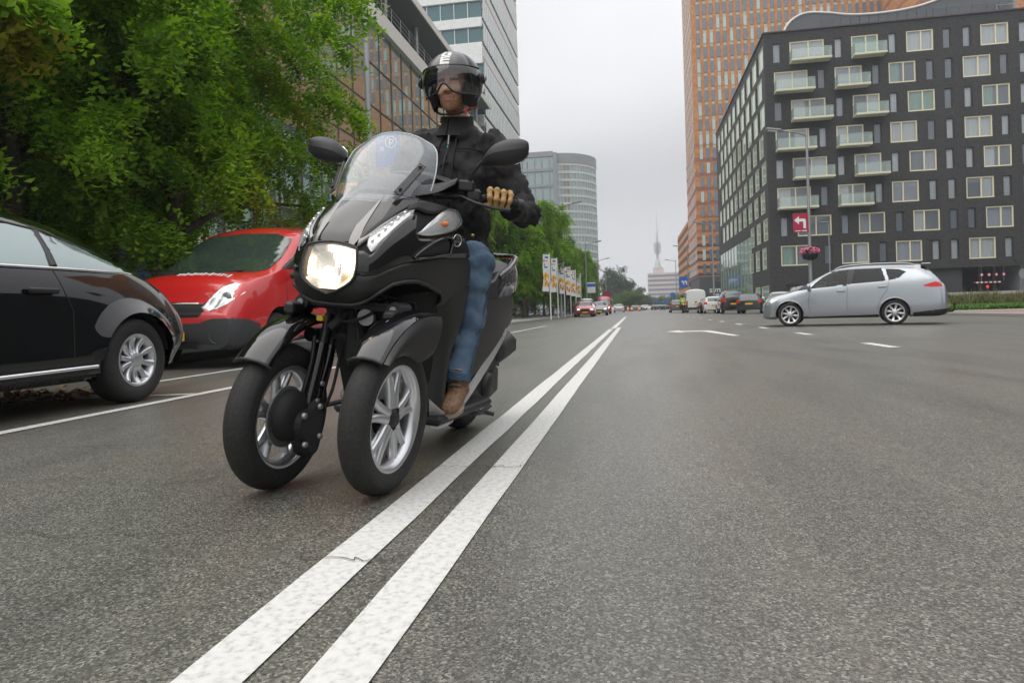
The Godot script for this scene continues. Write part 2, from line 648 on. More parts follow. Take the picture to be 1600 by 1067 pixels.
# a worn painted stripe along z: its edges wander by a few millimetres
func stripe(g: Geo, x0: float, x1: float, z0: float, z1: float, y: float, step := 0.5) -> void:
	var z := z0
	var a0 := x0
	var a1 := x1
	while z > z1 + 1e-4:
		var zn := maxf(z - step, z1)
		var b0 := x0 + rng.randf_range(-.004, .004)
		var b1 := x1 + rng.randf_range(-.004, .004)
		g.quad(V(a0, y, z), V(a1, y, z), V(b1, y, zn), V(b0, y, zn), Vector3.UP)
		a0 = b0
		a1 = b1
		z = zn

func ground() -> void:
	var g := sheet_xz(Vector2(-600, 60), Vector2(600, -1200), 0.0)
	var road := structure("road", g, M.asphalt)
	uv_plane(road)
	var paint := 0.004
	for xs in [[-0.79, -0.665], [-0.57, -0.45]]:
		g = Geo.new()
		stripe(g, xs[0], xs[1], 1.5, -22.5 if xs[0] > -0.6 else -21.0, paint)
		tag(structure("double_line", g, M.road_paint), "one line of the double white centre line on the road", "", "")
	g = Geo.new()
	stripe(g, -0.76, -0.6, -21.8, -52.0, paint, 2.0)
	structure("centre_line", g, M.road_paint)
	g = Geo.new()
	stripe(g, -3.65, -3.55, 1.5, -28.0, paint)
	structure("parking_line", g, M.road_paint)
	g = flat_poly([[-3.66, -5.10], [-3.66, -5.19], [-6.6, -4.42], [-6.6, -4.33]], paint)
	structure("parking_line", g, M.road_paint)
	g = Geo.new()
	stripe(g, -4.89, -4.80, -5.6, -26.0, paint)
	structure("parking_line", g, M.road_paint)
	# lane dashes on the right, and far dashes of the side lane
	for k in 9:
		g = Geo.new()
		var z0 := -9.7 - k * 4.35
		stripe(g, 3.27, 3.42, z0, z0 - 1.15, paint)
		structure("lane_dash", g, M.road_paint)
	# left turn arrow
	g = flat_poly([[2.08, -14.35], [1.93, -14.35], [1.62, -17.2], [1.15, -17.2], [1.15, -16.7], [0.72, -17.6], [1.15, -18.5], [1.15, -17.85], [1.85, -17.85]], paint)
	structure("turn_arrow", g, M.road_paint)
	# paler strip of resurfaced road by the junction
	g = flat_poly([[0.3, -44], [14, -30], [14, -33], [0.3, -60]], 0.002)
	# left pavement with kerb
	var kg := Geo.new()
	kg.rbox(V(-6.78, .06, -10), V(.16, .14, 44), .02)
	structure("kerb", kg, M.kerb)
	g = Geo.new()
	g.span(V(-6.86, 0, 12), V(-40, .12, -32))
	structure("pavement", g, M.paving)
	# the square beyond the crossing: flagstones told apart near its edge
	kg = Geo.new()
	kg.rbox(V(-6.0, .06, -83), V(.16, .14, 100), .02)
	kg.rbox(V(-13, .06, -33.0), V(13.8, .14, .16), .02)
	structure("kerb", kg, M.kerb)
	g = Geo.new()
	g.span(V(-6.08, 0, -33.08), V(-60, .12, -133))
	structure("pavement", g, M.paving)
	# right side: kerb, red cycle path, footway, verge
	kg = Geo.new()
	kg.rbox(V(12.0, .05, -41.0), V(.16, .12, 36), .02)
	kg.rbox(V(26, .05, -23.0), V(28, .12, .16), .02)
	structure("kerb", kg, M.kerb)
	g = Geo.new()
	g.span(V(12.08, 0, -23.08), V(60, .1, -25.6))
	structure("pavement", g, M.paving)
	g = Geo.new()
	g.span(V(12.08, 0, -25.6), V(60, .104, -29.6))
	structure("cycle_path", g, M.red_paving)
	g = Geo.new()
	g.span(V(12.08, 0, -29.6), V(60, .12, -33.0))
	structure("footway", g, M.paving)
	g = Geo.new()
	g.span(V(12.08, 0, -33.0), V(60, .13, -60))
	structure("verge", g, M.verge_soil)
	g = Geo.new()
	g.span(V(10.4, 0, -60), V(60, .12, -74.4))
	structure("pavement", g, M.paving)
	g = Geo.new()
	g.span(V(10.4, 0, -74.4), V(13.98, .12, -240))
	structure("pavement", g, M.paving)
	# hairline cracks in the asphalt
	for s in [[[-2.6, -2.2], [-2.2, -2.35], [-1.75, -2.3], [-1.5, -2.45]], [[-3.0, -2.9], [-2.2, -3.05], [-1.9, -3.0], [-1.5, -3.2]], [[-.9, -2.6], [-.7, -2.62], [-.55, -2.62], [-.42, -2.66]], [[1.6, -9.6], [2.3, -8.2], [3.0, -7.0], [4.2, -5.8]], [[-.2, -12.4], [.8, -12.2], [2.0, -12.3], [2.9, -11.9]], [[-.86, -1.62], [-.7, -1.6], [-.55, -1.63]], [[-.3, -15], [.8, -15.3], [1.6, -15.2]], [[4.2, -6], [5.2, -7.4], [5.6, -10]], [[-2.9, -1.6], [-2.2, -1.75], [-1.6, -1.7], [-1.2, -1.8]]]:
		var pts := []
		for i in s.size() - 1:
			for k in 7:
				var t := k / 7.0
				pts.append(Vector2(lerpf(s[i][0], s[i + 1][0], t) + rng.randf_range(-.02, .02), lerpf(s[i][1], s[i + 1][1], t) + rng.randf_range(-.02, .02)))
		g = Geo.new()
		for i in pts.size() - 1:
			var d: Vector2 = (pts[i + 1] - pts[i]).normalized()
			var w := Vector2(d.y, -d.x) * rng.randf_range(.0006, .0022)
			g.quad(V(pts[i].x - w.x, .0075, pts[i].y - w.y), V(pts[i].x + w.x, .0075, pts[i].y + w.y), V(pts[i + 1].x + w.x, .0075, pts[i + 1].y + w.y), V(pts[i + 1].x - w.x, .0075, pts[i + 1].y - w.y), Vector3.UP)
		structure("road_crack", g, M.crack)

# ---------------------------------------------------------------- buildings
# wall sheet in the xy plane of t with rectangular openings [x0, y0, x1, y1], their reveals running back by deep
func wall_with_openings(w: float, h: float, holes: Array, deep: float, y0 := 0.0) -> Geo:
	var g := Geo.new()
	var xs := [0.0, w]
	var ys := [y0, h]
	for o in holes:
		for k in [0, 2]:
			if not xs.has(o[k]):
				xs.append(o[k])
			if not ys.has(o[k + 1]):
				ys.append(o[k + 1])
	xs.sort()
	ys.sort()
	for j in ys.size() - 1:
		var cy: float = (ys[j] + ys[j + 1]) * 0.5
		var row := []
		for o in holes:
			if cy > o[1] and cy < o[3]:
				row.append(o)
		var start := -1.0
		for i in xs.size() - 1:
			var cx: float = (xs[i] + xs[i + 1]) * 0.5
			var inside := false
			for o in row:
				if cx > o[0] and cx < o[2]:
					inside = true
			if not inside and start < 0.0:
				start = xs[i]
			if start >= 0.0 and (inside or i == xs.size() - 2):
				var e: float = xs[i] if inside else xs[i + 1]
				g.quad(V(start, ys[j], 0), V(e, ys[j], 0), V(e, ys[j + 1], 0), V(start, ys[j + 1], 0), Vector3.BACK)
				start = -1.0
	for o in holes:
		g.quad(V(o[0], o[1], 0), V(o[2], o[1], 0), V(o[2], o[1], -deep), V(o[0], o[1], -deep), Vector3.UP)
		g.quad(V(o[0], o[3], 0), V(o[2], o[3], 0), V(o[2], o[3], -deep), V(o[0], o[3], -deep), Vector3.DOWN)
		g.quad(V(o[0], o[1], 0), V(o[0], o[3], 0), V(o[0], o[3], -deep), V(o[0], o[1], -deep), Vector3.RIGHT)
		g.quad(V(o[2], o[1], 0), V(o[2], o[3], 0), V(o[2], o[3], -deep), V(o[2], o[1], -deep), Vector3.LEFT)
	return g

func frame_geo(w: float, h: float, bar: float, deep: float, bars: Array) -> Geo:
	var g := Geo.new()
	g.rbox(V(w / 2, bar / 2, 0), V(w, bar, deep), .012)
	g.rbox(V(w / 2, h - bar / 2, 0), V(w, bar, deep), .012)
	g.rbox(V(bar / 2, h / 2, 0), V(bar, h - 2 * bar, deep), .012)
	g.rbox(V(w - bar / 2, h / 2, 0), V(bar, h - 2 * bar, deep), .012)
	for b in bars:
		g.rbox(V(b, h / 2, -.005), V(bar, h - 2 * bar, deep), .012)
	return g

# hanging cloth with folds
func curtain_geo(w: float, h: float) -> Geo:
	var g := Geo.new()
	var n := int(w / 0.07)
	var p := []
	for i in n + 1:
		var x := w * i / n
		var z := .03 * sin(i * 1.7) + .015 * sin(i * 0.61)
		p.append([V(x, 0, z), V(x, h, z * .6)])
	g.grid(p, V(w / 2, h / 2, -5))
	return g

var mesh_store := {}
func stored(key: String, make: Callable) -> ArrayMesh:
	if not mesh_store.has(key):
		mesh_store[key] = make.call().mesh()
	return mesh_store[key]

func pane_mesh(w: float, h: float) -> ArrayMesh:
	return stored("pane%.2fx%.2f" % [w, h], func(): return Geo.new().box(V(w / 2, h / 2, 0), V(w, h, .02)))

func apartment_window(b: Node3D, wall: Transform3D, x: float, y: float, w: float, h: float, wide: bool) -> void:
	var t := wall * Transform3D(Basis.IDENTITY, V(x, y, -.12))
	var bar := .12 if wide else .1
	var cut := w * (.42 if rng.randf() < .3 else .55)
	var key := "f%.2f%s%.2f" % [w, wide, cut]
	var f := part(b, "window", stored(key, func(): return frame_geo(w, h, bar, .16, [cut] if wide else [])), M.cream_frame if wide else M.black_frame, t)
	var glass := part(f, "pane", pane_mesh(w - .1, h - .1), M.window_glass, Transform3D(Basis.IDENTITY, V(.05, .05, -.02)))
	var r := rng.randf()
	var cm: Material = M.pale_curtain if r < .62 else (M.grey_curtain if r < .85 else M.green_curtain)
	if r < .96 and wide:
		var part_w := w * (1.0 if rng.randf() < .45 else .42)
		var off := 0.0 if rng.randf() < .5 else w - part_w
		part(f, "curtain", stored("c%.2f" % part_w, func(): return curtain_geo(part_w, h)), cm, Transform3D(Basis.IDENTITY, V(off, 0, -.16)))
	elif not wide and rng.randf() < .6:
		part(f, "curtain", stored("c%.2f" % w, func(): return curtain_geo(w, h)), M.pale_curtain if rng.randf() < .75 else M.grey_curtain, Transform3D(Basis.IDENTITY, V(0, 0, -.16)))

func balcony(b: Node3D, wall: Transform3D, x: float, y: float, w: float) -> void:
	var t := wall * Transform3D(Basis.IDENTITY, V(x - .05, y - .25, 0))
	var g := Geo.new().rbox(V(w / 2 + .25, .12, .62), V(w + .5, .22, 1.2), .02)
	var o := part(b, "balcony", g, M.balcony_slab, t)
	part(o, "glass_panel", Geo.new().box(V(w / 2 + .25, .72, 1.2), V(w + .44, .96, .02)), M.balcony_glass)
	for s in [.03, w + .47]:
		part(o, "glass_panel", Geo.new().box(V(s, .72, .6), V(.02, .96, 1.16)), M.balcony_glass)
	part(o, "handrail", Geo.new().rbox(V(w / 2 + .25, 1.22, 1.2), V(w + .5, .03, .04), .01), M.galvanised)

func apartment_building() -> void:
	var b := thing("apartment_building", "dark grey brick apartment block with cream window frames and glass balconies", "building", T(V(14, 0, -74.6)))
	var A := [[.8, .85, 0], [2.5, 3.35, 2], [6.8, .8, 0], [8.45, 2.55, 2], [11.9, .8, 0], [13.6, 2.5, 1], [16.9, .8, 0], [18.7, .8, 0], [20.35, 2.5, 1], [23.7, .8, 0], [25.5, .8, 0], [27.2, 2.5, 1], [30.4, .8, 0]]
	var B := [[.9, 3.3, 2], [5.1, .8, 0], [6.8, 2.6, 2], [10.3, .8, 0], [11.9, 2.5, 1], [15.3, .8, 0], [17.0, .8, 0], [18.7, 2.5, 1], [21.95, .8, 0], [23.7, .8, 0], [25.4, 2.5, 1], [28.6, .8, 0]]
	var C := [[1.1, .8, 0], [2.8, 3.3, 1], [7.0, .8, 0], [8.7, 2.5, 1], [12.1, .8, 0], [13.8, 2.45, 1], [17.1, .8, 0], [18.7, .8, 0], [20.4, 2.45, 1], [23.9, .8, 0], [25.6, .8, 0], [27.3, 2.5, 1]]
	var D := [[1.1, 2.8, 1], [5.3, .8, 0], [7.0, 2.6, 1], [10.5, .8, 0], [12.1, 2.45, 1], [15.4, .8, 0], [17.1, .8, 0], [18.8, 2.4, 1], [21.95, .8, 0], [23.9, .8, 0], [25.4, 2.5, 1]]
	var rows := [A, B, A, B, A, B, C, D]
	var holes := []
	var list := []
	for r in 8:
		var y := 25.55 - 3.0 * r
		for k in rows[r]:
			var hh := 2.1 if k[2] else 2.08
			holes.append([k[0], y, k[0] + k[1], y + hh])
			list.append([k[0], y, k[1], hh, k[2]])
	holes.append([1.5, .15, 2.9, 2.6])
	holes.append([4.4, .6, 6.6, 2.8])
	# garage mouth under the overhang
	holes.append([14.6, .12, 24.0, 3.75])
	var front := T(V(0, 0, 0))
	part(b, "wall", wall_with_openings(36, 28.7, holes, .34), M.dark_brick, front)
	for k in list:
		apartment_window(b, front, k[0], k[1], k[2], k[3], k[4] > 0)
		if k[4] == 2:
			balcony(b, front, k[0], k[1], k[2])
	apartment_window(b, front, 4.4, .6, 2.2, 2.2, true)
	part(b, "door", Geo.new().rbox(V(2.2, 1.35, -.2), V(1.4, 2.5, .08), .02), M.dark_metal, front)
	# rooms behind the panes
	part(b, "room_wall", Geo.new().span(V(.4, 3.9, -2.4), V(36, 28.4, -2.5)), M.room_plaster, front)
	part(b, "room_wall", Geo.new().span(V(.4, .1, -2.4), V(14.4, 3.9, -2.5)), M.room_plaster, front)
	for r in 9:
		part(b, "floor_slab", Geo.new().span(V(.36, 3.0 * r + .95, -2.4), V(36, 3.0 * r + 1.3, -.35)), M.room_plaster, front)
	# side wall along the street, seen at a slant
	var side := Transform3D(Basis(Vector3.UP, -PI / 2), V(0, 0, -42))
	var sholes := []
	var slist := []
	for r in 8:
		var y := 25.4 - 3.0 * r
		var z := 41.3 if r % 2 == 0 else 40.2
		var k := 0
		while z > 4.0:
			var wide := k % 2 == 0
			var w := 2.3 if wide else .75
			if not (y < 8.9 and z < 31.3):
				sholes.append([z - w, y, z, y + 2.3])
				slist.append([z - w, y, w])
			z -= w + (.55 if wide else .5)
			k += 1
	sholes.append([1.0, .3, 31.0, 8.9])
	sholes.append([33.0, .3, 36.0, 2.6])
	sholes.append([37.0, .3, 41.0, 2.6])
	slist.append([33.0, .3, 3.0])
	slist.append([37.0, .3, 4.0])
	part(b, "side_wall", wall_with_openings(42, 28.7, sholes, .3), M.dark_brick, side)
	for k in slist:
		var f := part(b, "window", stored("sf%.2f" % k[2], func(): return frame_geo(k[2], 2.3, .07, .12, [])), M.cream_frame if k[2] > 1 else M.black_frame, side * Transform3D(Basis.IDENTITY, V(k[0], k[1], -.05)))
		part(f, "pane", pane_mesh(k[2] - .06, 2.24), M.green_glass if k[2] > 1 else M.solid_glass, Transform3D(Basis.IDENTITY, V(.03, .03, -.01)))
	# glazed lobby on the street corner
	for i in 10:
		for j in 3:
			part(b, "lobby_pane", pane_mesh(2.94, 2.8), M.green_glass, side * Transform3D(Basis(Vector3.UP, rng.randf_range(-.004, .004)) * Basis(Vector3.RIGHT, rng.randf_range(-.004, .004)), V(1.03 + 3.0 * i, .35 + 2.86 * j, -.06)))
	var mg := Geo.new()
	for i in 11:
		mg.box(V(1.0 + 3.0 * i, 4.6, -.04), V(.06, 8.6, .1))
	part(b, "lobby_mullions", mg, M.galvanised, side, "stuff")
	# other walls, roof, parapet
	var g := Geo.new()
	g.span(V(.35, 28.3, -.36), V(36, 28.42, -42))
	g.span(V(.3, 0, -42), V(36, 28.4, -41.7))
	part(b, "roof", g, M.roof_grey)
	g = Geo.new()
	g.rbox(V(18, 28.78, -.1), V(36.3, .16, .5), .02)
	g.rbox(V(.1, 28.78, -21.2), V(.5, .16, 41.7), .02)
	part(b, "parapet", g, mat("parapet", lin(.06, .04, .038), .5))
	# curved penthouse with a pale roof edge
	var line := [V(2.2, 28.9, -1.2), V(2.5, 29.7, -1.2), V(3.3, 30.5, -1.2), V(4.6, 30.95, -1.2), V(6.6, 30.75, -1.2), V(9, 30.3, -1.2), V(12, 30.2, -1.2), V(15, 30.45, -1.2), V(18, 31.2, -1.2), V(20.5, 31.9, -1.2), V(23.2, 32.0, -1.2)]
	line = Geo.spline(line, 4)
	var lo := []
	var hi := []
	var back := []
	for q in line:
		lo.append(V(q.x, 28.4, q.z))
		hi.append(q)
		back.append(V(q.x, q.y, -14))
	part(b, "penthouse_wall", Geo.new().grid([lo, hi], V(12, 29, -20)), M.roof_grey)
	part(b, "penthouse_roof", Geo.new().grid([hi, back], V(12, 20, -8)), M.roof_grey)
	part(b, "roof_edge", Geo.new().tube(line, .13, 8), M.white_trim)
	var pend := []
	for k in 13:
		var a := PI * k / 12.0
		pend.append([V(23.2 + 1.2 * sin(a), 28.4, -2.4 + 1.2 * cos(a)), V(23.2 + 1.2 * sin(a), 31.6, -2.4 + 1.2 * cos(a))])
	part(b, "penthouse_end", Geo.new().grid(pend, V(22, 30, -2.4)), M.roof_grey)
	for x in [6.0, 16.6, 17.9, 20.2, 21.6]:
		part(b, "penthouse_window", Geo.new().rbox(V(x + .55, 29.6, -1.17), V(1.15, 1.0, .06), .01), M.solid_glass)
	for k in 11:
		part(b, "cladding_seam", Geo.new().box(V(7.0 + .9 * k, 29.3, -1.18), V(.04, 1.6, .04)), M.dark_panel)
	g = Geo.new()
	g.tube([V(22.2, 29.7, -.9), V(36, 29.7, -.9)], .03, 6)
	for k in 8:
		g.tube([V(22.3 + 1.9 * k, 28.8, -.9), V(22.3 + 1.9 * k, 29.7, -.9)], .025, 6)
	part(b, "roof_railing", g, M.galvanised)
	# garage: back wall, columns, soffit
	part(b, "garage_wall", Geo.new().span(V(14.4, .1, -14.0), V(26.0, 3.9, -14.2)), M.grey_panel)
	part(b, "garage_wall", Geo.new().span(V(14.4, .1, -.36), V(14.58, 3.9, -14.0)), M.grey_panel)
	part(b, "garage_wall", Geo.new().span(V(23.4, .1, -.36), V(24.2, 3.9, -6.0)), M.grey_panel)
	part(b, "garage_wall", Geo.new().span(V(26.0, .1, -.36), V(26.2, 3.9, -14.0)), M.grey_panel)
	part(b, "garage_ceiling", Geo.new().span(V(14.4, 3.8, -.36), V(26.0, 4.0, -14.2)), M.grey_panel)
	part(b, "garage_panel", Geo.new().span(V(14.6, .12, -.5), V(18.3, 3.74, -.6)), M.dark_panel)
	for x in [19.9, 21.2]:
		part(b, "column", Geo.new().rbox(V(x, 1.9, -.6), V(.3, 3.7, .3), .03), M.dark_metal)
	part(b, "light_fitting", Geo.new().rbox(V(22.8, 4.3, .08), V(.2, .12, .16), .02), M.black_plastic)
	# height bar hanging in the garage mouth
	var hb := thing("height_bar", "red and white striped height bar hanging in the garage entrance", "barrier", T(V(36.4 - .6, 0, -75.0)))
	var rw := [M.red_sign, M.white_plastic]
	for k in 12:
		part(hb, "stripe", Geo.new().rbox(V(-2.0 + k * .2 - .4, 2.2, 0), V(.2, .14, .08), .01), rw[k % 2])
	for x in [-1.8, .2]:
		part(hb, "chain", Geo.new().tube([V(x, 2.28, 0), V(x, 3.74, 0)], .02, 6), M.galvanised)
	for k in 4:
		var d := part(hb, "round_sign", Geo.new().cyl(V(-1.8 + .66 * k, 2.95, .02), V(-1.8 + .66 * k, 2.95, .07), .17, 16), M.red_sign)
		part(d, "sign_face", Geo.new().cyl(V(-1.8 + .66 * k, 2.95, .07), V(-1.8 + .66 * k, 2.95, .076), .1, 16), M.white_plastic)
	var tl := thing("traffic_light", "small red light at the garage entrance barrier", "light", T(V(34.2, 0, -74.3)))
	part(tl, "post", Geo.new().tube([V(0, .12, 0), V(0, 1.6, 0)], .05, 8), M.dark_metal)
	part(tl, "lamp", Geo.new().ball(V(0, 1.75, .02), V(.14, .14, .1), 12, 8), mat("red_lamp", lin(.8, .03, .02), .3, 0, {"emission_enabled": true, "emission": lin(.8, .03, .02), "emission_energy_multiplier": .6}))
	var rs := thing("round_mirror_sign", "round grey sign on a post at the garage entrance edge", "sign", T(V(37.3, 0, -74.0)))
	part(rs, "post", Geo.new().tube([V(0, .12, 0), V(0, 3.2, 0)], .04, 8), M.galvanised)
	part(rs, "disc", Geo.new().cyl(V(0, 2.9, .05), V(0, 2.9, .1), .5, 24), M.galvanised)

func brick_tower() -> void:
	var b := thing("brick_tower", "tall orange brick tower with narrow windows rising behind the dark block", "building", T(V(15.4, 0, -170)))
	var g := Geo.new()
	g.span(V(0, 7.8, -.4), V(52, 105, -27))
	part(b, "wall", g, M.orange_brick)
	part(b, "base_wall", Geo.new().span(V(.2, 0, -.5), V(52, 7.8, -26.9)), M.dark_panel)
	var eye := EYE - V(15.4, 0, -170)
	var seen := []
	var far := []
	var pane := Geo.new().box(V(0, 0, 0), V(.72, 2.55, .16)).mesh()
	var beige := Geo.new()
	for r in 28:
		var y := 9.6 + 3.47 * r
		for k in 28:
			var x := 1.5 + 1.56 * k
			if r < 28:
				var p := V(x, y, -.3)
				var d := p - eye
				# hidden behind the dark block
				var t1 := (14.0 - EYE.x) / d.x if d.x > 0 else 2.0
				var q1 := EYE + d * t1
				if t1 < 1.0 and q1.z < -77.0 and q1.z > -116.6 and q1.y < 27.0:
					continue
				var t2 := (-74.6) / d.z
				var q2 := EYE + d * t2
				if q2.x > 14.5 and q2.y < 27.5:
					continue
				if absf(d.y) > 0.53 * absf(d.z):
					continue
				seen.append(p)
				if r > 7:
					beige.box(V(x, y + 1.73, -.38), V(.7, .62, .1))
	for i in seen.size():
		var p: Vector3 = seen[i]
		if i < 300:
			part(b, "window", pane, M.window_blue if rng.randf() < .75 else M.window_pale, Transform3D(Basis.IDENTITY, p + V(0, 0, .0)))
		else:
			far.append(p)
	if far.size():
		g = Geo.new()
		for p in far:
			g.box(p, V(.72, 2.55, .16))
		part(b, "far_windows", g, M.window_blue, Transform3D(), "stuff")
	part(b, "spandrels", beige, M.beige_stone, Transform3D(), "stuff")
	# darker courses low down
	for k in 9:
		part(b, "brick_band", Geo.new().span(V(-.06, 8.0 + 1.75 * k, -.36), V(52, 8.75 + 1.75 * k, -27.05)), M.red_brick if k > 4 else M.brown_band)
	for k in 5:
		part(b, "brick_band", Geo.new().span(V(-.06, 25.0 + 3.47 * k, -.37), V(52, 26.1 + 3.47 * k, -27.05)), M.red_brick)
	# street side: columns of windows with pale slanting lintels
	g = Geo.new()
	var sg := Geo.new()
	for r in 27:
		for k in 7:
			g.box(V(-.01, 9.6 + 3.47 * r, -3.2 - 3.4 * k), V(.12, 2.3, 1.2))
		if r > 6:
			sg.box(V(-.03, 11.4 + 3.47 * r, -13.5), V(.1, .5, 22))
	part(b, "side_windows", g, M.window_blue, Transform3D(), "stuff")
	part(b, "side_courses", sg, M.beige_stone, Transform3D(), "stuff")
	# entrance: pale name over the doors
	part(b, "entrance_glass", Geo.new().span(V(3.4, .2, -.46), V(11.5, 6.6, -.55)), M.solid_glass)
	for k in 5:
		part(b, "lettering_stroke", Geo.new().box(V(4.0 + .3 * k + (1.6 if k > 2 else 0.0), 3.3, -.42), V(.16, .7, .05)), M.white_plastic)
	for q in [["symphony", 1.2, V(6.6, 4.6, -.4)]]:
		var tm := TextMesh.new()
		tm.text = q[0]
		tm.font_size = 64
		tm.pixel_size = q[1] / 46.0
		tm.depth = .05
		var o := MeshInstance3D.new()
		o.name = "lettering"
		o.mesh = tm
		o.material_override = M.white_plastic
		o.position = q[2]
		b.add_child(o, true)
	# lower wing along the street
	var w := thing("brick_wing", "low striped orange brick wing beside the tall brick tower", "building", T(V(15.45, 0, -197.2)))
	part(w, "wall", Geo.new().span(V(0, 5.0, 0), V(40, 24.9, -47)), M.orange_brick)
	part(w, "base_wall", Geo.new().span(V(.2, 0, -.1), V(40, 5.0, -47)), M.dark_panel)
	for k in 7:
		part(w, "brick_band", Geo.new().span(V(-.08, 6.4 + 2.7 * k, .05), V(40, 7.6 + 2.7 * k, -47.1)), M.brown_band)
	var t2 := thing("brick_tower", "second orange brick tower rising behind the curved penthouse roof", "building", T(V(58, 0, -150)))
	part(t2, "wall", Geo.new().span(V(0, 0, 0), V(36, 90, -24)), M.orange_brick)
	for r in 4:
		part(t2, "brick_band", Geo.new().span(V(-.05, 60.2 + 3.4 * r, .05), V(36, 60.9 + 3.4 * r, -24.1)), M.red_brick)
		for k in 9:
			part(t2, "window", Geo.new().box(V(2.0 + 3.6 * k, 58.6 + 3.4 * r, .02), V(1.9, 2.2, .14)), M.window_blue if k % 3 else M.black_frame)

func white_tower() -> void:
	var b := thing("office_tower", "white panelled office tower with bands of green glass", "building", T(V(-17.1, 0, -80)))
	part(b, "core", Geo.new().span(V(-.3, 0, -.3), V(-34, 62, -26.5)), M.grey_panel)
	var strips := [[24.4, 27.1], [28.3, 30.55], [33.1, 34.95], [36.1, 38.1], [40.6, 42.6], [45, 47], [20.4, 23.0], [16.4, 18.9], [12, 14.6], [8, 10.6], [49.4, 51.4]]
	strips.sort_custom(func(a, c): return a[0] < c[0])
	var y := 0.0
	for s in strips:
		part(b, "wall_band", Geo.new().rbox(V(-17, (y + s[0]) / 2, -.15), V(34, s[0] - y, .34), .03), M.white_panel)
		part(b, "side_band", Geo.new().rbox(V(-.15, (y + s[0]) / 2 + .02, -13.4), V(.34, s[0] - y - .5, 26.2), .03), M.white_panel)
		y = s[1]
		for k in 20:
			part(b, "pane", pane_mesh(1.62, s[1] - s[0]), M.teal_glass, Transform3D(Basis.IDENTITY, V(-34 + 1.7 * k + .03, s[0], -.28)))
	part(b, "wall_band", Geo.new().rbox(V(-17, (y + 62) / 2, -.15), V(34, 62 - y, .34), .03), M.white_panel)
	# side: strips of pale glass between joints
	var g := Geo.new()
	y = 6.0
	while y < 62:
		g.box(V(.03, y, -13.4), V(.05, .1, 26.3))
		y += 1.95
	part(b, "panel_joints", g, M.panel_joint, Transform3D(), "stuff")
	g = Geo.new()
	for k in 20:
		g.box(V(-34 + 1.7 * k, 31, -.2), V(.08, 58, .12))
	part(b, "mullions", g, M.white_panel, Transform3D(), "stuff")
	for s in strips:
		part(b, "side_strip", Geo.new().box(V(-.06, (s[0] + s[1]) / 2 + .3, -13.4), V(.3, s[1] - s[0] + .5, 25.8)), M.mirror_glass)
		g = Geo.new()
		for k in 24:
			g.box(V(.1, (s[0] + s[1]) / 2 + .3, -.9 - 1.08 * k), V(.06, s[1] - s[0] + .4, .34))
		part(b, "side_mullions", g, M.white_panel, Transform3D(), "stuff")
	# louvre block by the canopy
	for k in 7:
		part(b, "louvre", Geo.new().box(V(.06, 21.5, -2.2 - .75 * k), V(.1, 3.2, .4)), M.dark_panel)

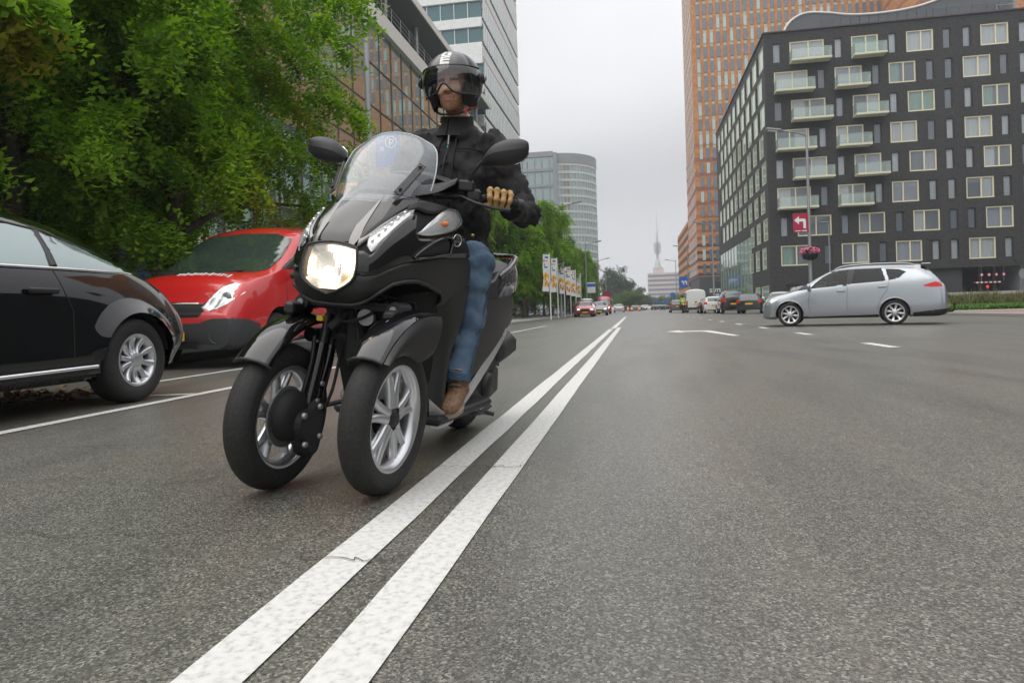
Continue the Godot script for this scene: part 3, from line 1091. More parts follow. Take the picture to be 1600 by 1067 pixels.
func glass_hall() -> void:
	var b := thing("glass_hall", "glass fronted hall with a white roof gallery beside the white tower", "building", T(V(-17.0, 0, -22)))
	# local x out to the street is +x, along the street is -z
	part(b, "core", Geo.new().span(V(-1.2, 0, 0), V(-20, 21, -57.8)), M.grey_panel)
	for i in 24:
		for j in 7:
			var bs := Basis(Vector3.UP, PI / 2 + rng.randf_range(-.006, .006)) * Basis(Vector3.RIGHT, rng.randf_range(-.005, .005))
			part(b, "pane", pane_mesh(2.34, 2.92), M.mirror_glass, Transform3D(bs, V(-.35, 2 * 0.15 + 2.96 * j, -.03 - 2.4 * i)))
	var g := Geo.new()
	for i in 25:
		g.box(V(-.33, 10.5, -2.4 * i), V(.1, 20.8, .05))
	for j in 8:
		g.box(V(-.33, .2 + 2.96 * j, -28.8), V(.1, .06, 57.6))
	part(b, "mullions", g, mat("bronze_bar", lin(.12, .09, .05), .5, .2), Transform3D(), "stuff")
	part(b, "white_beam", Geo.new().rbox(V(-.2, 21.45, -28.9), V(.5, 1.2, 57.8), .03), M.white_trim)
	part(b, "gallery_floor", Geo.new().span(V(-.45, 21.4, 0), V(-9, 22.0, -57.8)), M.grey_panel)
	part(b, "roof_slab", Geo.new().rbox(V(-4.2, 25.2, -28.9), V(9.6, .5, 58.4), .04), M.grey_panel)
	part(b, "roof_edge", Geo.new().rbox(V(.68, 25.22, -28.9), V(.12, .62, 58.6), .02), M.white_trim)
	part(b, "gallery_wall", Geo.new().span(V(-8.6, 22, 0), V(-8.9, 25, -57.8)), M.dark_panel)
	for k in 8:
		part(b, "column", Geo.new().tube([V(-.6, 22, -4 - 7.4 * k), V(-.6, 24.95, -4 - 7.4 * k)], .2, 12), M.galvanised)
	for y in [22.4, 22.75, 23.1]:
		part(b, "rail", Geo.new().tube([V(0, y, -.1), V(0, y, -57.6)], .03, 6), M.galvanised)
	for k in 30:
		part(b, "rail_post", Geo.new().tube([V(0, 22.05, -.2 - 1.98 * k), V(0, 23.1, -.2 - 1.98 * k)], .03, 6), M.galvanised)
	# white letters standing off the glass
	for q in [["E", -26.2, 10.4], ["S", -28.4, 10.2]]:
		var tm := TextMesh.new()
		tm.text = q[0]
		tm.font_size = 64
		tm.pixel_size = .03
		tm.depth = .1
		var o := MeshInstance3D.new()
		o.name = "letter"
		o.mesh = tm
		o.material_override = M.white_plastic
		o.transform = Transform3D(Basis(Vector3.UP, PI / 2), V(-.1, q[2], q[1]))
		b.add_child(o, true)
	# low office front behind the near trees
	var o2 := thing("low_office", "low office front with white sill band and blue panels behind the trees", "building", T(V(-14.0, 0, 0)))
	part(o2, "wall", Geo.new().span(V(-.5, 0, 10), V(-2.6, 14, -21)), M.dark_panel)
	part(o2, "blue_panel", Geo.new().rbox(V(-.3, 2.1, -5.5), V(.3, 1.5, 30), .03), mat("navy_panel", lin(.008, .016, .1), .45))
	part(o2, "sill_band", Geo.new().rbox(V(-.25, 3.15, -5.5), V(.5, .5, 30.4), .03), M.white_trim)
	part(o2, "sill_band", Geo.new().rbox(V(-.25, 7.2, -5.5), V(.5, .5, 30.4), .03), M.white_trim)
	for j in 2:
		for k in 12:
			var f := part(o2, "window", Geo.new().rbox(V(-.42, 5.2 + 4.0 * j, 8 - 2.45 * k), V(.2, 3.4, 2.2), .02), M.white_trim)
			part(f, "pane", Geo.new().box(V(-.3, 5.2 + 4.0 * j, 8 - 2.45 * k), V(.04, 3.1, 1.95)), M.teal_glass)
	part(o2, "brown_panel", Geo.new().rbox(V(-.2, 1.3, -16), V(.2, 1.1, 5), .03), M.orange_brick)

func round_tower() -> void:
	var b := thing("round_tower", "round glass office tower with stacked window bands above the tree row", "building", T(V(-32.5, 0, -302)))
	var g := Geo.new()
	part(b, "drum", Geo.new().lathe([Vector2(0, 0), Vector2(17.2, 0), Vector2(17.2, 65), Vector2(0, 65)], Transform3D(), 64), M.round_glass)
	for k in 19:
		var y := 3.3 * k + 2.0
		part(b, "floor_band", Geo.new().lathe([Vector2(17.2, y), Vector2(17.5, y), Vector2(17.5, y + 1.0), Vector2(17.2, y + 1.0)], Transform3D(), 64, true), M.round_band)
	g = Geo.new()
	for k in 72:
		var a := TAU * k / 72
		g.box(V(17.35 * cos(a), 32, 17.35 * sin(a)), V(.16, 62, .16), Basis(Vector3.UP, -a))
	part(b, "mullions", g, M.round_band, Transform3D(), "stuff")
	part(b, "crown", Geo.new().lathe([Vector2(17.2, 62.5), Vector2(17.7, 62.5), Vector2(17.7, 66.5), Vector2(17.3, 66.5)], Transform3D(), 64), M.grey_panel)
	# flat front with a grey frame
	part(b, "front_block", Geo.new().span(V(-13, 0, 19), V(2.2, 66.5, 0)), M.round_glass)
	for x in [-13.0, 1.6]:
		part(b, "frame_post", Geo.new().rbox(V(x, 33, 19.2), V(1.7, 67, 1.0), .1), M.grey_panel)
	for k in 10:
		part(b, "frame_beam", Geo.new().rbox(V(-5.7, 66 - 6.6 * k, 19.2), V(13.0, 1.3 if k else 2.2, .9), .1), M.grey_panel)
	for k in 4:
		part(b, "frame_post", Geo.new().rbox(V(-10.2 + 3.1 * k, 32, 19.15), V(.4, 63, .6), .05), M.grey_panel)

func far_buildings() -> void:
	var b := thing("far_office", "distant pale pink office block under the television tower", "building", T(V(9.9, 0, -500)))
	part(b, "wall", Geo.new().span(V(0, 0, -.3), V(22.3, 25.7, -14)), mat("far_wall", lin(.52, .45, .43), .8))
	for k in 7:
		part(b, "window_band", Geo.new().span(V(.3, 3.0 + 3.3 * k, -.2), V(22.0, 4.5 + 3.3 * k, -.35)), mat("far_band", lin(.16, .18, .22), .3) if k == 0 else M.far_band)
	part(b, "roof_house", Geo.new().span(V(4.0, 25.7, -4), V(11.6, 29.0, -10)), M.far_wall)
	var t := thing("television_tower", "slim television tower with round platforms in the far haze", "tower", T(V(17.9, 0, -520)))
	var c := mat("far_steel", lin(.4, .41, .41), .5)
	part(t, "base", Geo.new().lathe([Vector2(3.6, 24), Vector2(3.4, 31), Vector2(2.2, 31.4), Vector2(1.6, 36.5), Vector2(.9, 37)], Transform3D(), 20), c)
	part(t, "shaft", Geo.new().lathe([Vector2(.95, 36), Vector2(.8, 50)], Transform3D(), 14), c)
	for k in 6:
		var pr := 3.0 - .25 * absf(k - 2.5)
		part(t, "platform", Geo.new().lathe([Vector2(.8, 41.0 + 1.5 * k), Vector2(pr, 41.1 + 1.5 * k), Vector2(pr, 41.8 + 1.5 * k), Vector2(.8, 41.9 + 1.5 * k)], Transform3D(), 16), c)
	part(t, "mast", Geo.new().lathe([Vector2(.8, 50), Vector2(.7, 58), Vector2(.4, 58.2), Vector2(.34, 65), Vector2(.16, 65.2), Vector2(.12, 71)], Transform3D(), 10), c)
	for k in 3:
		part(t, "dish_ring", Geo.new().lathe([Vector2(3.4, 26.2 + 1.9 * k), Vector2(3.9, 26.3 + 1.9 * k), Vector2(3.9, 26.8 + 1.9 * k)], Transform3D(), 18), M.white_trim)
	for q in [["far_block", -6.0, 10.5, 12.0, -420], ["far_block", -45.0, 20.0, 24.0, -430]]:
		var f := thing(q[0], "distant grey block behind the trees at the street end" if q[1] > -10 else "distant grey block behind the long tree row", "building", T(V(q[1], 0, q[4])))
		part(f, "wall", Geo.new().span(V(0, 0, 0), V(q[2], q[3], -10)), M.far_wall)
		for k in int(q[3] / 3.2):
			part(f, "window_band", Geo.new().span(V(.3, 1.2 + 3.2 * k, .05), V(q[2] - .3, 2.6 + 3.2 * k, -.1)), M.far_band)

# the rest of the street on the right, beside and behind the camera: seen only in glossy paint and glass
func side_block() -> void:
	var b := thing("office_block", "dark brick office block with rows of windows across the street from the trees", "building", T(V(32, 0, 0)))
	part(b, "wall", Geo.new().span(V(0, 0, 44), V(18, 15, -56)), M.dark_brick)
	for r in 4:
		for k in 19:
			part(b, "window", Geo.new().box(V(-.02, 2.2 + 3.5 * r, 40 - 5.0 * k), V(.1, 1.9, 2.6)), M.solid_glass)

func buildings() -> void:
	mat("window_blue", lin(.1, .15, .2), .08, 0, {"metallic_specular": .9})
	mat("window_pale", lin(.4, .52, .52), .2)
	mat("round_glass", lin(.3, .38, .37), .1, .55)
	mat("round_band", lin(.45, .5, .48), .5)
	apartment_building()
	brick_tower()
	white_tower()
	glass_hall()
	round_tower()
	far_buildings()
	side_block()

# ---------------------------------------------------------------- plants
func leaf_into(g: Geo, p: Vector3, d: Vector3, side: Vector3, len: float, wid: float) -> void:
	var nn := d.cross(side).normalized()
	var tip := p + d * len - nn * len * .12
	var mid := p + d * len * .45
	var l := mid + side * wid * .5 + nn * wid * .16
	var r := mid - side * wid * .5 + nn * wid * .16
	g.tri(p, l, tip, (nn - side * .3).normalized(), (nn - side * .3).normalized(), nn)
	g.tri(p, r, tip, (nn + side * .3).normalized(), (nn + side * .3).normalized(), nn)

# a twig with leaves on both sides, growing along -y and drooping
func sprig_mesh(count: int, length: float, leaf: float, sd: int) -> ArrayMesh:
	var r := RandomNumberGenerator.new()
	r.seed = sd
	var g := Geo.new()
	for k in count:
		var t := (k + .5) / count
		var p := V(r.randf_range(-.02, .02), -length * t, length * .3 * sin(t * 1.5))
		var a := (PI if k % 2 else 0.0) + r.randf_range(-.7, .7)
		var d := V(cos(a), -r.randf_range(.3, 1.0), sin(a) * .8 + r.randf_range(-.2, .4)).normalized()
		var s := d.cross(V(r.randf_range(-.4, .4), 1, r.randf_range(-.4, .4))).normalized()
		leaf_into(g, p, d, s, leaf * r.randf_range(.75, 1.25), leaf * r.randf_range(.5, .7))
	return g.mesh()

func crown_mesh(sd: int, rad: Vector3, clumps: int, per: int, sprig: ArrayMesh, size: float, tint: Array, spread := .5, droop := .8, yellow := .03) -> Array:
	var r := RandomNumberGenerator.new()
	r.seed = sd
	var centres := []
	var ts := []
	var cols := []
	for i in clumps:
		var a := r.randf() * TAU
		var up := r.randf_range(-1, 1)
		var f := pow(r.randf(), .45)
		var h := sqrt(1 - up * up)
		# fuller low skirt and an uneven outline
		var wob := 1.0 + .16 * sin(a * 3 + sd) + .12 * sin(a * 5 + up * 4) + r.randf_range(-.1, .1)
		var ctr := V(cos(a) * h * rad.x, up * rad.y, sin(a) * h * rad.z) * f * wob
		centres.append(ctr)
		var ax := (V(ctr.x, 0, ctr.z).normalized() * .75 + V(r.randf_range(-.5, .5), -r.randf_range(.1, .8), r.randf_range(-.5, .5))).normalized()
		var light := r.randf_range(.65, 1.35)
		var ye := r.randf() < yellow
		var sc := r.randf_range(.7, 1.3)
		for k in per:
			# a hanging spray: thick where it leaves the limb, thinning outward and down
			var t := r.randf()
			var o := ax * (t - .3) * droop * 1.5 * sc + V(r.randfn(0, spread), r.randfn(0, spread * .55), r.randfn(0, spread)) * sc * (1.1 - .75 * t)
			o.y -= droop * .5 * t * t
			var p := ctr + o
			var outw := V(p.x, 0, p.z).normalized()
			var yaw := atan2(outw.x, outw.z) + r.randf_range(-1.2, 1.2)
			var b := Basis(Vector3.UP, yaw) * Basis(Vector3.RIGHT, r.randf_range(-1.0, .35)) * Basis(Vector3.UP, r.randf() * TAU)
			ts.append(Transform3D(b.scaled(Vector3.ONE * size * r.randf_range(.7, 1.3)), p))
			var m := r.randf()
			var c0: Color = tint[0].lerp(tint[1], m) * light
			if ye:
				c0 = c0.lerp(Color(.32, .26, .03), r.randf_range(.3, .8))
			c0.a = 1
			cols.append(c0)
	var mm := MultiMesh.new()
	mm.transform_format = MultiMesh.TRANSFORM_3D
	mm.use_colors = true
	mm.mesh = sprig
	mm.instance_count = ts.size()
	for i in ts.size():
		mm.set_instance_transform(i, ts[i])
		mm.set_instance_color(i, cols[i])
	return [mm, centres]

func tree(called: String, label: String, at: Vector3, h0: float, made: Array, ctr_y: float, trunk_r: float, group: String, scale := 1.0, turn := 0.0, limbs := 14) -> Node3D:
	var o := thing(called, label, "tree", Transform3D(Basis(Vector3.UP, turn).scaled(Vector3.ONE * scale), at), group)
	var g := Geo.new()
	var r := RandomNumberGenerator.new()
	r.seed = int(at.x * 31 + at.z * 17) + 5
	var top := ctr_y + 1.0
	var path := []
	var rad := []
	for k in 9:
		var t := k / 8.0
		path.append(V(r.randf_range(-.05, .05) * (1 if k else 0), top * t - .05, r.randf_range(-.05, .05) * (1 if k else 0)))
		rad.append(trunk_r * (1.0 - .6 * t) * (1.35 if k == 0 else 1.0))
	g.tube(path, rad, 10)
	part(o, "trunk", g, M.bark)
	var cs: Array = made[1]
	for k in mini(limbs, cs.size()):
		var c: Vector3 = cs[k * cs.size() / limbs] + V(0, ctr_y, 0)
		var y0 := clampf(c.y - c.length() * .25, h0, top * .95)
		var lg := Geo.new()
		var mid := V(c.x * .45, (y0 + c.y) * .5 + .35, c.z * .45)
		lg.tube(Geo.spline([V(0, y0, 0), mid, c], 4), [.09, .085, .08, .07, .06, .05, .04, .03, .02], 6)
		part(o, "limb", lg, M.bark)
	var mi := MultiMeshInstance3D.new()
	mi.name = "crown"
	mi.multimesh = made[0]
	mi.material_override = M.leaf
	mi.position = V(0, ctr_y, 0)
	mi.set_meta("kind", "stuff")
	o.add_child(mi)
	return o

func trees() -> void:
	var sp := sprig_mesh(9, .42, .115, 3)
	var dark := [Color(.08, .18, .02), Color(.25, .42, .04)]
	var mid := [Color(.11, .25, .024), Color(.34, .52, .048)]
	var c1 := crown_mesh(1, V(3.3, 4.1, 3.3), 120, 82, sp, 1.0, dark, .25, 1.15, .04)
	var c2 := crown_mesh(2, V(3.0, 4.2, 3.0), 120, 82, sp, 1.0, mid, .25, 1.2, .07)
	var near := "trees along the near pavement"
	tree("street_tree", "leafy tree with low hanging branches beside the black car", V(-9.7, .1, -9.3), 2.2, c1, 6.1, .16, near)
	tree("street_tree", "leafy tree with yellowing sprays behind the red van", V(-9.1, .1, -12.4), 2.2, c2, 6.2, .15, near)
	tree("street_tree", "bright green tree beside the grey lamp post and glass hall", V(-12.4, .1, -14.6), 2.4, c2, 6.2, .15, near, .9, 2.1)
	tree("street_tree", "shady tree by the low office, nearest the blue panels", V(-10.2, .1, -5.2), 2.4, c1, 5.9, .16, near, 1.0, 1.3)
	# row along the square
	var sp2 := sprig_mesh(9, .8, .26, 5)
	var d1 := crown_mesh(5, V(2.9, 3.4, 2.9), 90, 26, sp2, 1.0, mid, .34, .9, .02)
	var d2 := crown_mesh(6, V(2.7, 3.6, 2.7), 90, 26, sp2, 1.0, dark, .34, .9, .05)
	for k in 12:
		var z := -48.0 - 6.6 * k
		tree("square_tree", "green tree in the row along the square behind the banners", V(-9.2 + sin(k * 2.3) * .5, .1, z), 2.2, d1 if k % 2 else d2, 6.5, .15, "tree row along the square", .95 + .1 * sin(k * 1.9), k * 1.1, 6)
	for k in 7:
		tree("square_tree", "green tree in the second row deep in the square", V(-14.5 + sin(k * 1.3), .1, -62.0 - 11.0 * k), 2.2, d2 if k % 2 else d1, 5.4, .16, "second tree row in the square", 1.0, k * 1.7, 5)
	# far trees at the street end
	var sp3 := sprig_mesh(9, 1.6, .62, 8)
	var e1 := crown_mesh(8, V(5.6, 7.0, 5.6), 70, 24, sp3, 1.0, [Color(.03, .07, .02), Color(.07, .12, .03)], 1.0, 1.2, 0)
	var e2 := crown_mesh(9, V(5.0, 4.4, 5.0), 60, 24, sp3, 1.0, [Color(.06, .12, .02), Color(.12, .2, .03)], .9, .8, 0)
	tree("far_tree", "tall dark green tree rising at the far end of the street", V(-6.5, 0, -262), 3, e1, 10.0, .4, "")
	tree("far_tree", "smaller dark tree beside the tall one at the street end", V(2.5, 0, -290), 3, e1, 6.0, .3, "", .75, 1.0)
	tree("far_tree", "round light green tree before the tall dark tree", V(-1.8, 0, -205), 2, e2, 4.4, .22, "", .72, .5)
	tree("far_tree", "wide green tree after the end of the tree row", V(-13.5, 0, -170), 2, e1, 7.2, .3, "", .8, 2.0)
	for q in [[14.0, -330, .8], [20.0, -320, .9], [25.0, -300, .95], [9.0, -350, .8], [28.0, -290, .8], [6.5, -370, .7]]:
		tree("far_tree", "green tree in the clump below the pink office block", V(q[0], 0, q[1]), 2, e2, 4.2, .25, "trees below the far office", q[2], q[0])
	grass()

func grass() -> void:
	var g := Geo.new()
	var r := RandomNumberGenerator.new()
	r.seed = 77
	for k in 12:
		var a := r.randf() * TAU
		var p := V(cos(a), 0, sin(a)) * r.randf() * .12
		var d := V(r.randf_range(-.35, .35), 1, r.randf_range(-.35, .35)) * r.randf_range(.5, 1.0)
		var s := V(cos(a * 2), 0, sin(a * 2)) * .02
		var m := p + d * .55
		var t := p + d + V(d.x, -.1, d.z) * .5
		var nn := V(sin(a * 2), .3, -cos(a * 2)).normalized()
		g.tri(p - s, p + s, m + s * .8, nn, nn, nn)
		g.tri(p - s, m + s * .8, m - s * .8, nn, nn, nn)
		g.tri(m - s * .8, m + s * .8, t, nn, nn, nn)
	var mesh := g.mesh()
	for tall in [false, true]:
		var mm := MultiMesh.new()
		mm.transform_format = MultiMesh.TRANSFORM_3D
		mm.use_colors = true
		mm.mesh = mesh
		var n := 9000 if tall else 7000
		mm.instance_count = n
		for i in n:
			var x := r.randf_range(12.6, 52)
			var z := r.randf_range(-41, -58) if tall else r.randf_range(-33.3, -42)
			var s := r.randf_range(.4, 1.0) * (.95 if tall else .3)
			if tall and r.randf() < .04:
				s *= 1.6
			mm.set_instance_transform(i, Transform3D(Basis(Vector3.UP, r.randf() * TAU).scaled(V(1.3, s, 1.3)), V(x, .12, z)))
			var dry := r.randf()
			mm.set_instance_color(i, Color(.16, .13, .045).lerp(Color(.07, .11, .02), dry) if tall else Color(.06, .15, .012).lerp(Color(.11, .2, .02), dry))
		var o := MultiMeshInstance3D.new()
		o.name = "tall_grass" if tall else "mown_grass"
		o.multimesh = mm
		o.material_override = M.grass_blade
		add_child(o)
		tag(o, "tall dry grass before the garage entrance" if tall else "short bright green grass along the footway", "grass", "", "stuff")
	# fallen leaves by the parking bay
	g = Geo.new()
	for k in 420:
		var p := V(r.randf_range(-6.6, -4.4), .012 + r.randf() * .03, -4.9 + r.randfn(0, .28))
		var a := r.randf() * TAU
		leaf_into(g, p, V(cos(a), r.randf_range(0, .4), sin(a)).normalized(), V(-sin(a), r.randf_range(-.2, .2), cos(a)), .07, .045)
	solo("fallen_leaves", g, M.dead_leaf, "drift of brown fallen leaves under the black car", "leaves", "", "stuff")

# ---------------------------------------------------------------- street furniture
func street_lamp(at: Vector3, h: float, dir: float, label: String, group := "") -> Node3D:
	var o := thing("street_lamp", label, "street lamp", T(at), group)
	part(o, "base_plate", Geo.new().lathe([Vector2(.16, 0), Vector2(.16, .05), Vector2(.11, .9), Vector2(.1, .95)], Transform3D(), 12), M.galvanised)
	part(o, "pole", Geo.new().tube([V(0, .1, 0), V(0, h * .5, 0), V(0, h, 0)], [.095, .075, .055], 10), M.galvanised)
	part(o, "arm", Geo.new().tube([V(0, h - .35, 0), V(dir * .4, h - .2, 0), V(dir * 1.2, h - .02, 0)], [.045, .04, .035], 8), M.lamp_grey)
	var g := Geo.new()
	var bs := Basis(Vector3.BACK, dir * .17)
	g.rbox(V(dir * 1.55, h + .05, 0), V(.75, .13, .28), .05, bs)
	var l := part(o, "lamp_head", g, M.lamp_grey)
	part(l, "diffuser", Geo.new().rbox(V(dir * 1.6, h - .01, 0), V(.5, .04, .2), .015, bs), M.white_plastic)
	return o

func sign_text(parent: Node3D, s: String, t: Transform3D, hgt: float, m: Material) -> void:
	var tm := TextMesh.new()
	tm.text = s
	tm.font_size = 64
	tm.pixel_size = hgt / 46.0
	tm.depth = .004
	var o := MeshInstance3D.new()
	o.name = "lettering"
	o.mesh = tm
	o.material_override = m
	o.transform = t
	parent.add_child(o, true)

func banner_texture(sd: int) -> ImageTexture:
	# printed cloth: coloured heading above a picture of yellow and brown blossoms
	var r := RandomNumberGenerator.new()
	r.seed = sd
	var w := 64
	var h := 192
	var im := Image.create(w, h, false, Image.FORMAT_RGB8)
	im.fill(Color(.93, .93, .94))
	im.fill_rect(Rect2i(26, 8, 26, 9), Color(.2, .3, .7))
	im.fill_rect(Rect2i(8, 24, 16, 14), Color(.85, .22, .2))
	im.fill_rect(Rect2i(28, 26, 22, 8), Color(.95, .6, .5))
	im.fill_rect(Rect2i(14, 46, 16, 12), Color(.2, .62, .4))
	im.fill_rect(Rect2i(20, 60, 34, 8), Color(.25, .33, .6))
	for k in 60:
		var cx := r.randf_range(6, 60)
		var cy := r.randf_range(86, 165)
		var rad := r.randf_range(4, 11)
		var c: Color = [Color(.95, .75, .2), Color(.9, .6, .15), Color(.97, .85, .5), Color(.65, .3, .12), Color(.85, .45, .2)][r.randi() % 5]
		for y in range(int(cy - rad), int(cy + rad)):
			for x in range(int(cx - rad), int(cx + rad)):
				if x >= 0 and x < w and y >= 78 and y < 176 and Vector2(x - cx, y - cy).length() < rad * (.8 + .2 * sin(atan2(y - cy, x - cx) * 5)):
					im.set_pixel(x, y, c)
	return ImageTexture.create_from_image(im)

func banner_pole(at: Vector3, h: float, turn: float) -> void:
	var o := thing("banner_pole", "white banner printed with yellow flowers on a slim pole beside the road", "banner", T(at), "banners on poles before the trees")
	part(o, "pole", Geo.new().tube([V(0, 0, 0), V(0, h, 0)], .045, 8), M.white_plastic)
	part(o, "arm", Geo.new().tube([V(0, h - .1, 0), V(-.8 * cos(turn), h - .1, .8 * sin(turn))], .02, 6), M.white_plastic)
	var g := Geo.new()
	g.has_uv = true
	var dx := V(-cos(turn), 0, sin(turn))
	var nn := V(sin(turn), 0, cos(turn))
	var ph := rng.randf() * 6
	for i in 6:
		for j in 10:
			var q := []
			var u := []
			for e in [[0, 0], [1, 0], [1, 1], [0, 1]]:
				var a: float = (i + e[0]) / 6.0
				var b: float = (j + e[1]) / 10.0
				q.append(V(0, h - .12 - 2.45 * b, 0) + dx * (.06 + .85 * a) + nn * (.05 * sin(a * 5 + b * 4 + ph) + .03 * sin(b * 9 + ph)))
				u.append(Vector2(1 - a, b))
			for k in [[0, 1, 2], [0, 2, 3]]:
				var before := g.v.size()
				g.tri(q[k[0]], q[k[1]], q[k[2]], nn, nn, nn)
				for z in 3:
					for m in 3:
						if g.v[before + z] == q[k[m]]:
							g.uv.append(u[k[m]])
							break
	part(o, "cloth", g, M.banner_cloth)

func flower_basket(at: Vector3) -> void:
	var o := thing("flower_basket", "pink flower basket fixed round the lamp post behind the silver car", "flower basket", T(at))
	part(o, "basket", Geo.new().lathe([Vector2(.12, -.3), Vector2(.34, -.22), Vector2(.4, .0), Vector2(.36, .02)], Transform3D(), 18), M.dark_metal)
	var r := RandomNumberGenerator.new()
	r.seed = 5
	var g := Geo.new()
	var g2 := Geo.new()
	for k in 130:
		var a := r.randf() * TAU
		var d := sqrt(r.randf()) * .46
		var p := V(cos(a) * d, .1 + .16 * (1 - d) + r.randf_range(-.08, .1) - maxf(0, d - .38) * .8, sin(a) * d)
		(g if r.randf() < .75 else g2).ball(p, Vector3.ONE * r.randf_range(.03, .06), 6, 4)
	part(o, "blossoms", g, M.pink_flower, Transform3D(), "stuff")
	part(o, "foliage", g2, mat("basket_leaf", lin(.05, .1, .02), .7), Transform3D(), "stuff")

func post_sign(called: String, label: String, at: Vector3, h: float, w: float, sh: float, m: Material, txt := "", category := "sign") -> Node3D:
	var o := thing(called, label, category, T(at))
	part(o, "post", Geo.new().tube([V(0, 0, 0), V(0, h, 0)], .035, 8), M.galvanised)
	part(o, "panel", Geo.new().rbox(V(0, h - sh / 2, .06), V(w, sh, .04), .01), m)
	if txt:
		sign_text(o, txt, Transform3D(Basis.IDENTITY, V(0, h - sh / 2, .085)), sh * .5, M.white_plastic)
	return o

func street() -> void:
	var bt := mat("banner_cloth", Color.WHITE, .7, 0, {"backlight_enabled": true, "backlight": lin(.4, .4, .4)})
	bt.albedo_texture = banner_texture(3)
	var lg := "street lamps along the square"
	for z in [-56.0, -82.0, -110.0, -140.0]:
		street_lamp(V(-5.95 if z > -60 else -5.6, .1, z), 9.3 if z > -60 else 8.6, 1, "grey street lamp standing at the kerb of the square", lg)
	street_lamp(V(-6.75, .1, -17.0), 11.5, 1, "tall grey lamp post before the glass hall beside the near trees")
	street_lamp(V(8.65, 0, -36.0), 9.3, -1, "street lamp with a turn sign and flower basket, behind the silver car")
	for z in [-73.0, -100.0, -128.0]:
		street_lamp(V(8.1 if z > -80 else 7.6, .1, z), 9.2, -1, "street lamp on the kerb before the brick tower and dark block", "lamps on the brick tower side")
	# blue parking sign on the tall post by the glass hall
	var ps := thing("parking_sign", "blue sign with a ringed white P on the tall lamp post by the glass hall", "sign", T(V(-6.2, 4.92, -16.9)))
	part(ps, "panel", Geo.new().rbox(Vector3.ZERO, V(.66, .9, .03), .01), M.blue_sign)
	part(ps, "bracket", Geo.new().box(V(-.38, 0, -.04), V(.26, .5, .04)), M.galvanised)
	part(ps, "ring", Geo.new().tube(ring_path(V(.1, .18, .02), .15, Basis.IDENTITY), .012, 6, false), M.white_plastic)
	sign_text(ps, "P", Transform3D(Basis.IDENTITY, V(.1, .18, .017)), .2, M.white_plastic)
	sign_text(ps, "e", Transform3D(Basis.IDENTITY, V(-.14, .05, .017)), .14, M.white_plastic)
	# turn sign on the lamp post
	var s := thing("turn_sign", "dark red sign with a white left turn arrow on the lamp post", "sign", T(V(8.65, 0, -36)))
	part(s, "panel", Geo.new().rbox(V(-.42, 4.62, .1), V(.72, .94, .04), .01), M.red_sign)
	part(s, "bracket", Geo.new().box(V(-.05, 4.62, .06), V(.14, .8, .05)), M.galvanised)
	part(s, "arrow", Geo.new().prism(poly([[-.18, 4.34], [-.3, 4.34], [-.3, 4.68], [-.5, 4.68], [-.5, 4.54], [-.73, 4.75], [-.5, 4.96], [-.5, 4.82], [-.24, 4.82], [-.18, 4.76]]), .006, T(V(0, 0, .123))), M.white_plastic)
	for k in 2:
		part(s, "small_line", Geo.new().box(V(-.56 + .3 * k, 4.22, .126), V(.24, .04, .006)), M.white_plastic)
	flower_basket(V(8.65, 3.05, -36))
	# thin lamp by the block
	var tl := thing("path_lamp", "thin short path lamp post before the dark brick block", "lamp", T(V(14.6, .1, -55)))
	part(tl, "pole", Geo.new().tube([V(0, 0, 0), V(0, 6.6, 0)], [.06, .04], 8), M.galvanised)
	part(tl, "lamp_head", Geo.new().rbox(V(-.28, 6.6, 0), V(.65, .1, .2), .03), M.lamp_grey)
	# banners
	var bz := [-46.0, -50.5, -55.5, -61.0, -66.5, -73.0]
	for k in 6:
		banner_pole(V(-5.6, 0, bz[k]) if k < 1 else V(-5.6 - .0 * k, .05, bz[k]), 4.5, 1.15)
	# road signs far off
	post_sign("bus_stop_sign", "white and blue bus stop sign on a post by the square", V(-5.3, .1, -85), 3.9, 1.2, 1.3, M.white_plastic)
	part(get_node("bus_stop_sign"), "blue_band", Geo.new().box(V(0, 3.55, .085), V(1.2, .4, .01)), M.blue_sign)
	post_sign("red_sign", "square red sign on a post among the far tree row", V(-4.7, .1, -118), 3.6, 1.2, 1.3, M.red_sign)
	post_sign("direction_sign", "blue direction sign with a white mark before the brick tower", V(9.5, .1, -135), 6.4, 1.9, 2.1, M.blue_sign)
	for k in 2:
		part(get_node("direction_sign"), "arrow", Geo.new().prism(poly([[-.1, -.6], [-.1, .1], [-.35, .1], [-.35, .35], [-.65, 0], [-.35, -.3], [-.35, -.1], [-.3, -.1], [-.3, -.6]]), .02, T(V(.1 + .55 * k, 5.4, .085))), M.white_plastic)
	for q in [[7.2, -165.0, 2.6, "blue keep-right sign on a post left of the white van", M.blue_sign], [5.9, -190.0, 3.0, "blue square sign far down the street behind the motorcyclist", M.blue_sign], [8.6, -160.0, 4.0, "blue triangle board on a post beside the far trees", M.blue_sign]]:
		post_sign("road_sign", q[3], V(q[0], 0, q[1]), q[2], .9, .9, q[4])
	for q in [[-1.4, -150.0], [-.6, -154.0], [1.0, -152.0]]:
		var b := thing("traffic_barrel", "orange and white traffic barrel standing in the far road", "barrel", T(V(q[0], 0, q[1])), "barrels in the far road")
		part(b, "base", Geo.new().lathe([Vector2(.4, 0), Vector2(.4, .08), Vector2(.3, .1)], Transform3D(), 12), M.matt_black)
		part(b, "drum", Geo.new().lathe([Vector2(.28, .08), Vector2(.26, 1.1), Vector2(0, 1.15)], Transform3D(), 12), M.amber_lens)
		part(b, "stripe", Geo.new().lathe([Vector2(.285, .5), Vector2(.28, .8)], Transform3D(), 12), M.white_plastic)
	var bl := thing("marker_post", "red and white marker post at the grass edge behind the silver car", "bollard", T(V(22.5, .12, -58.6)))
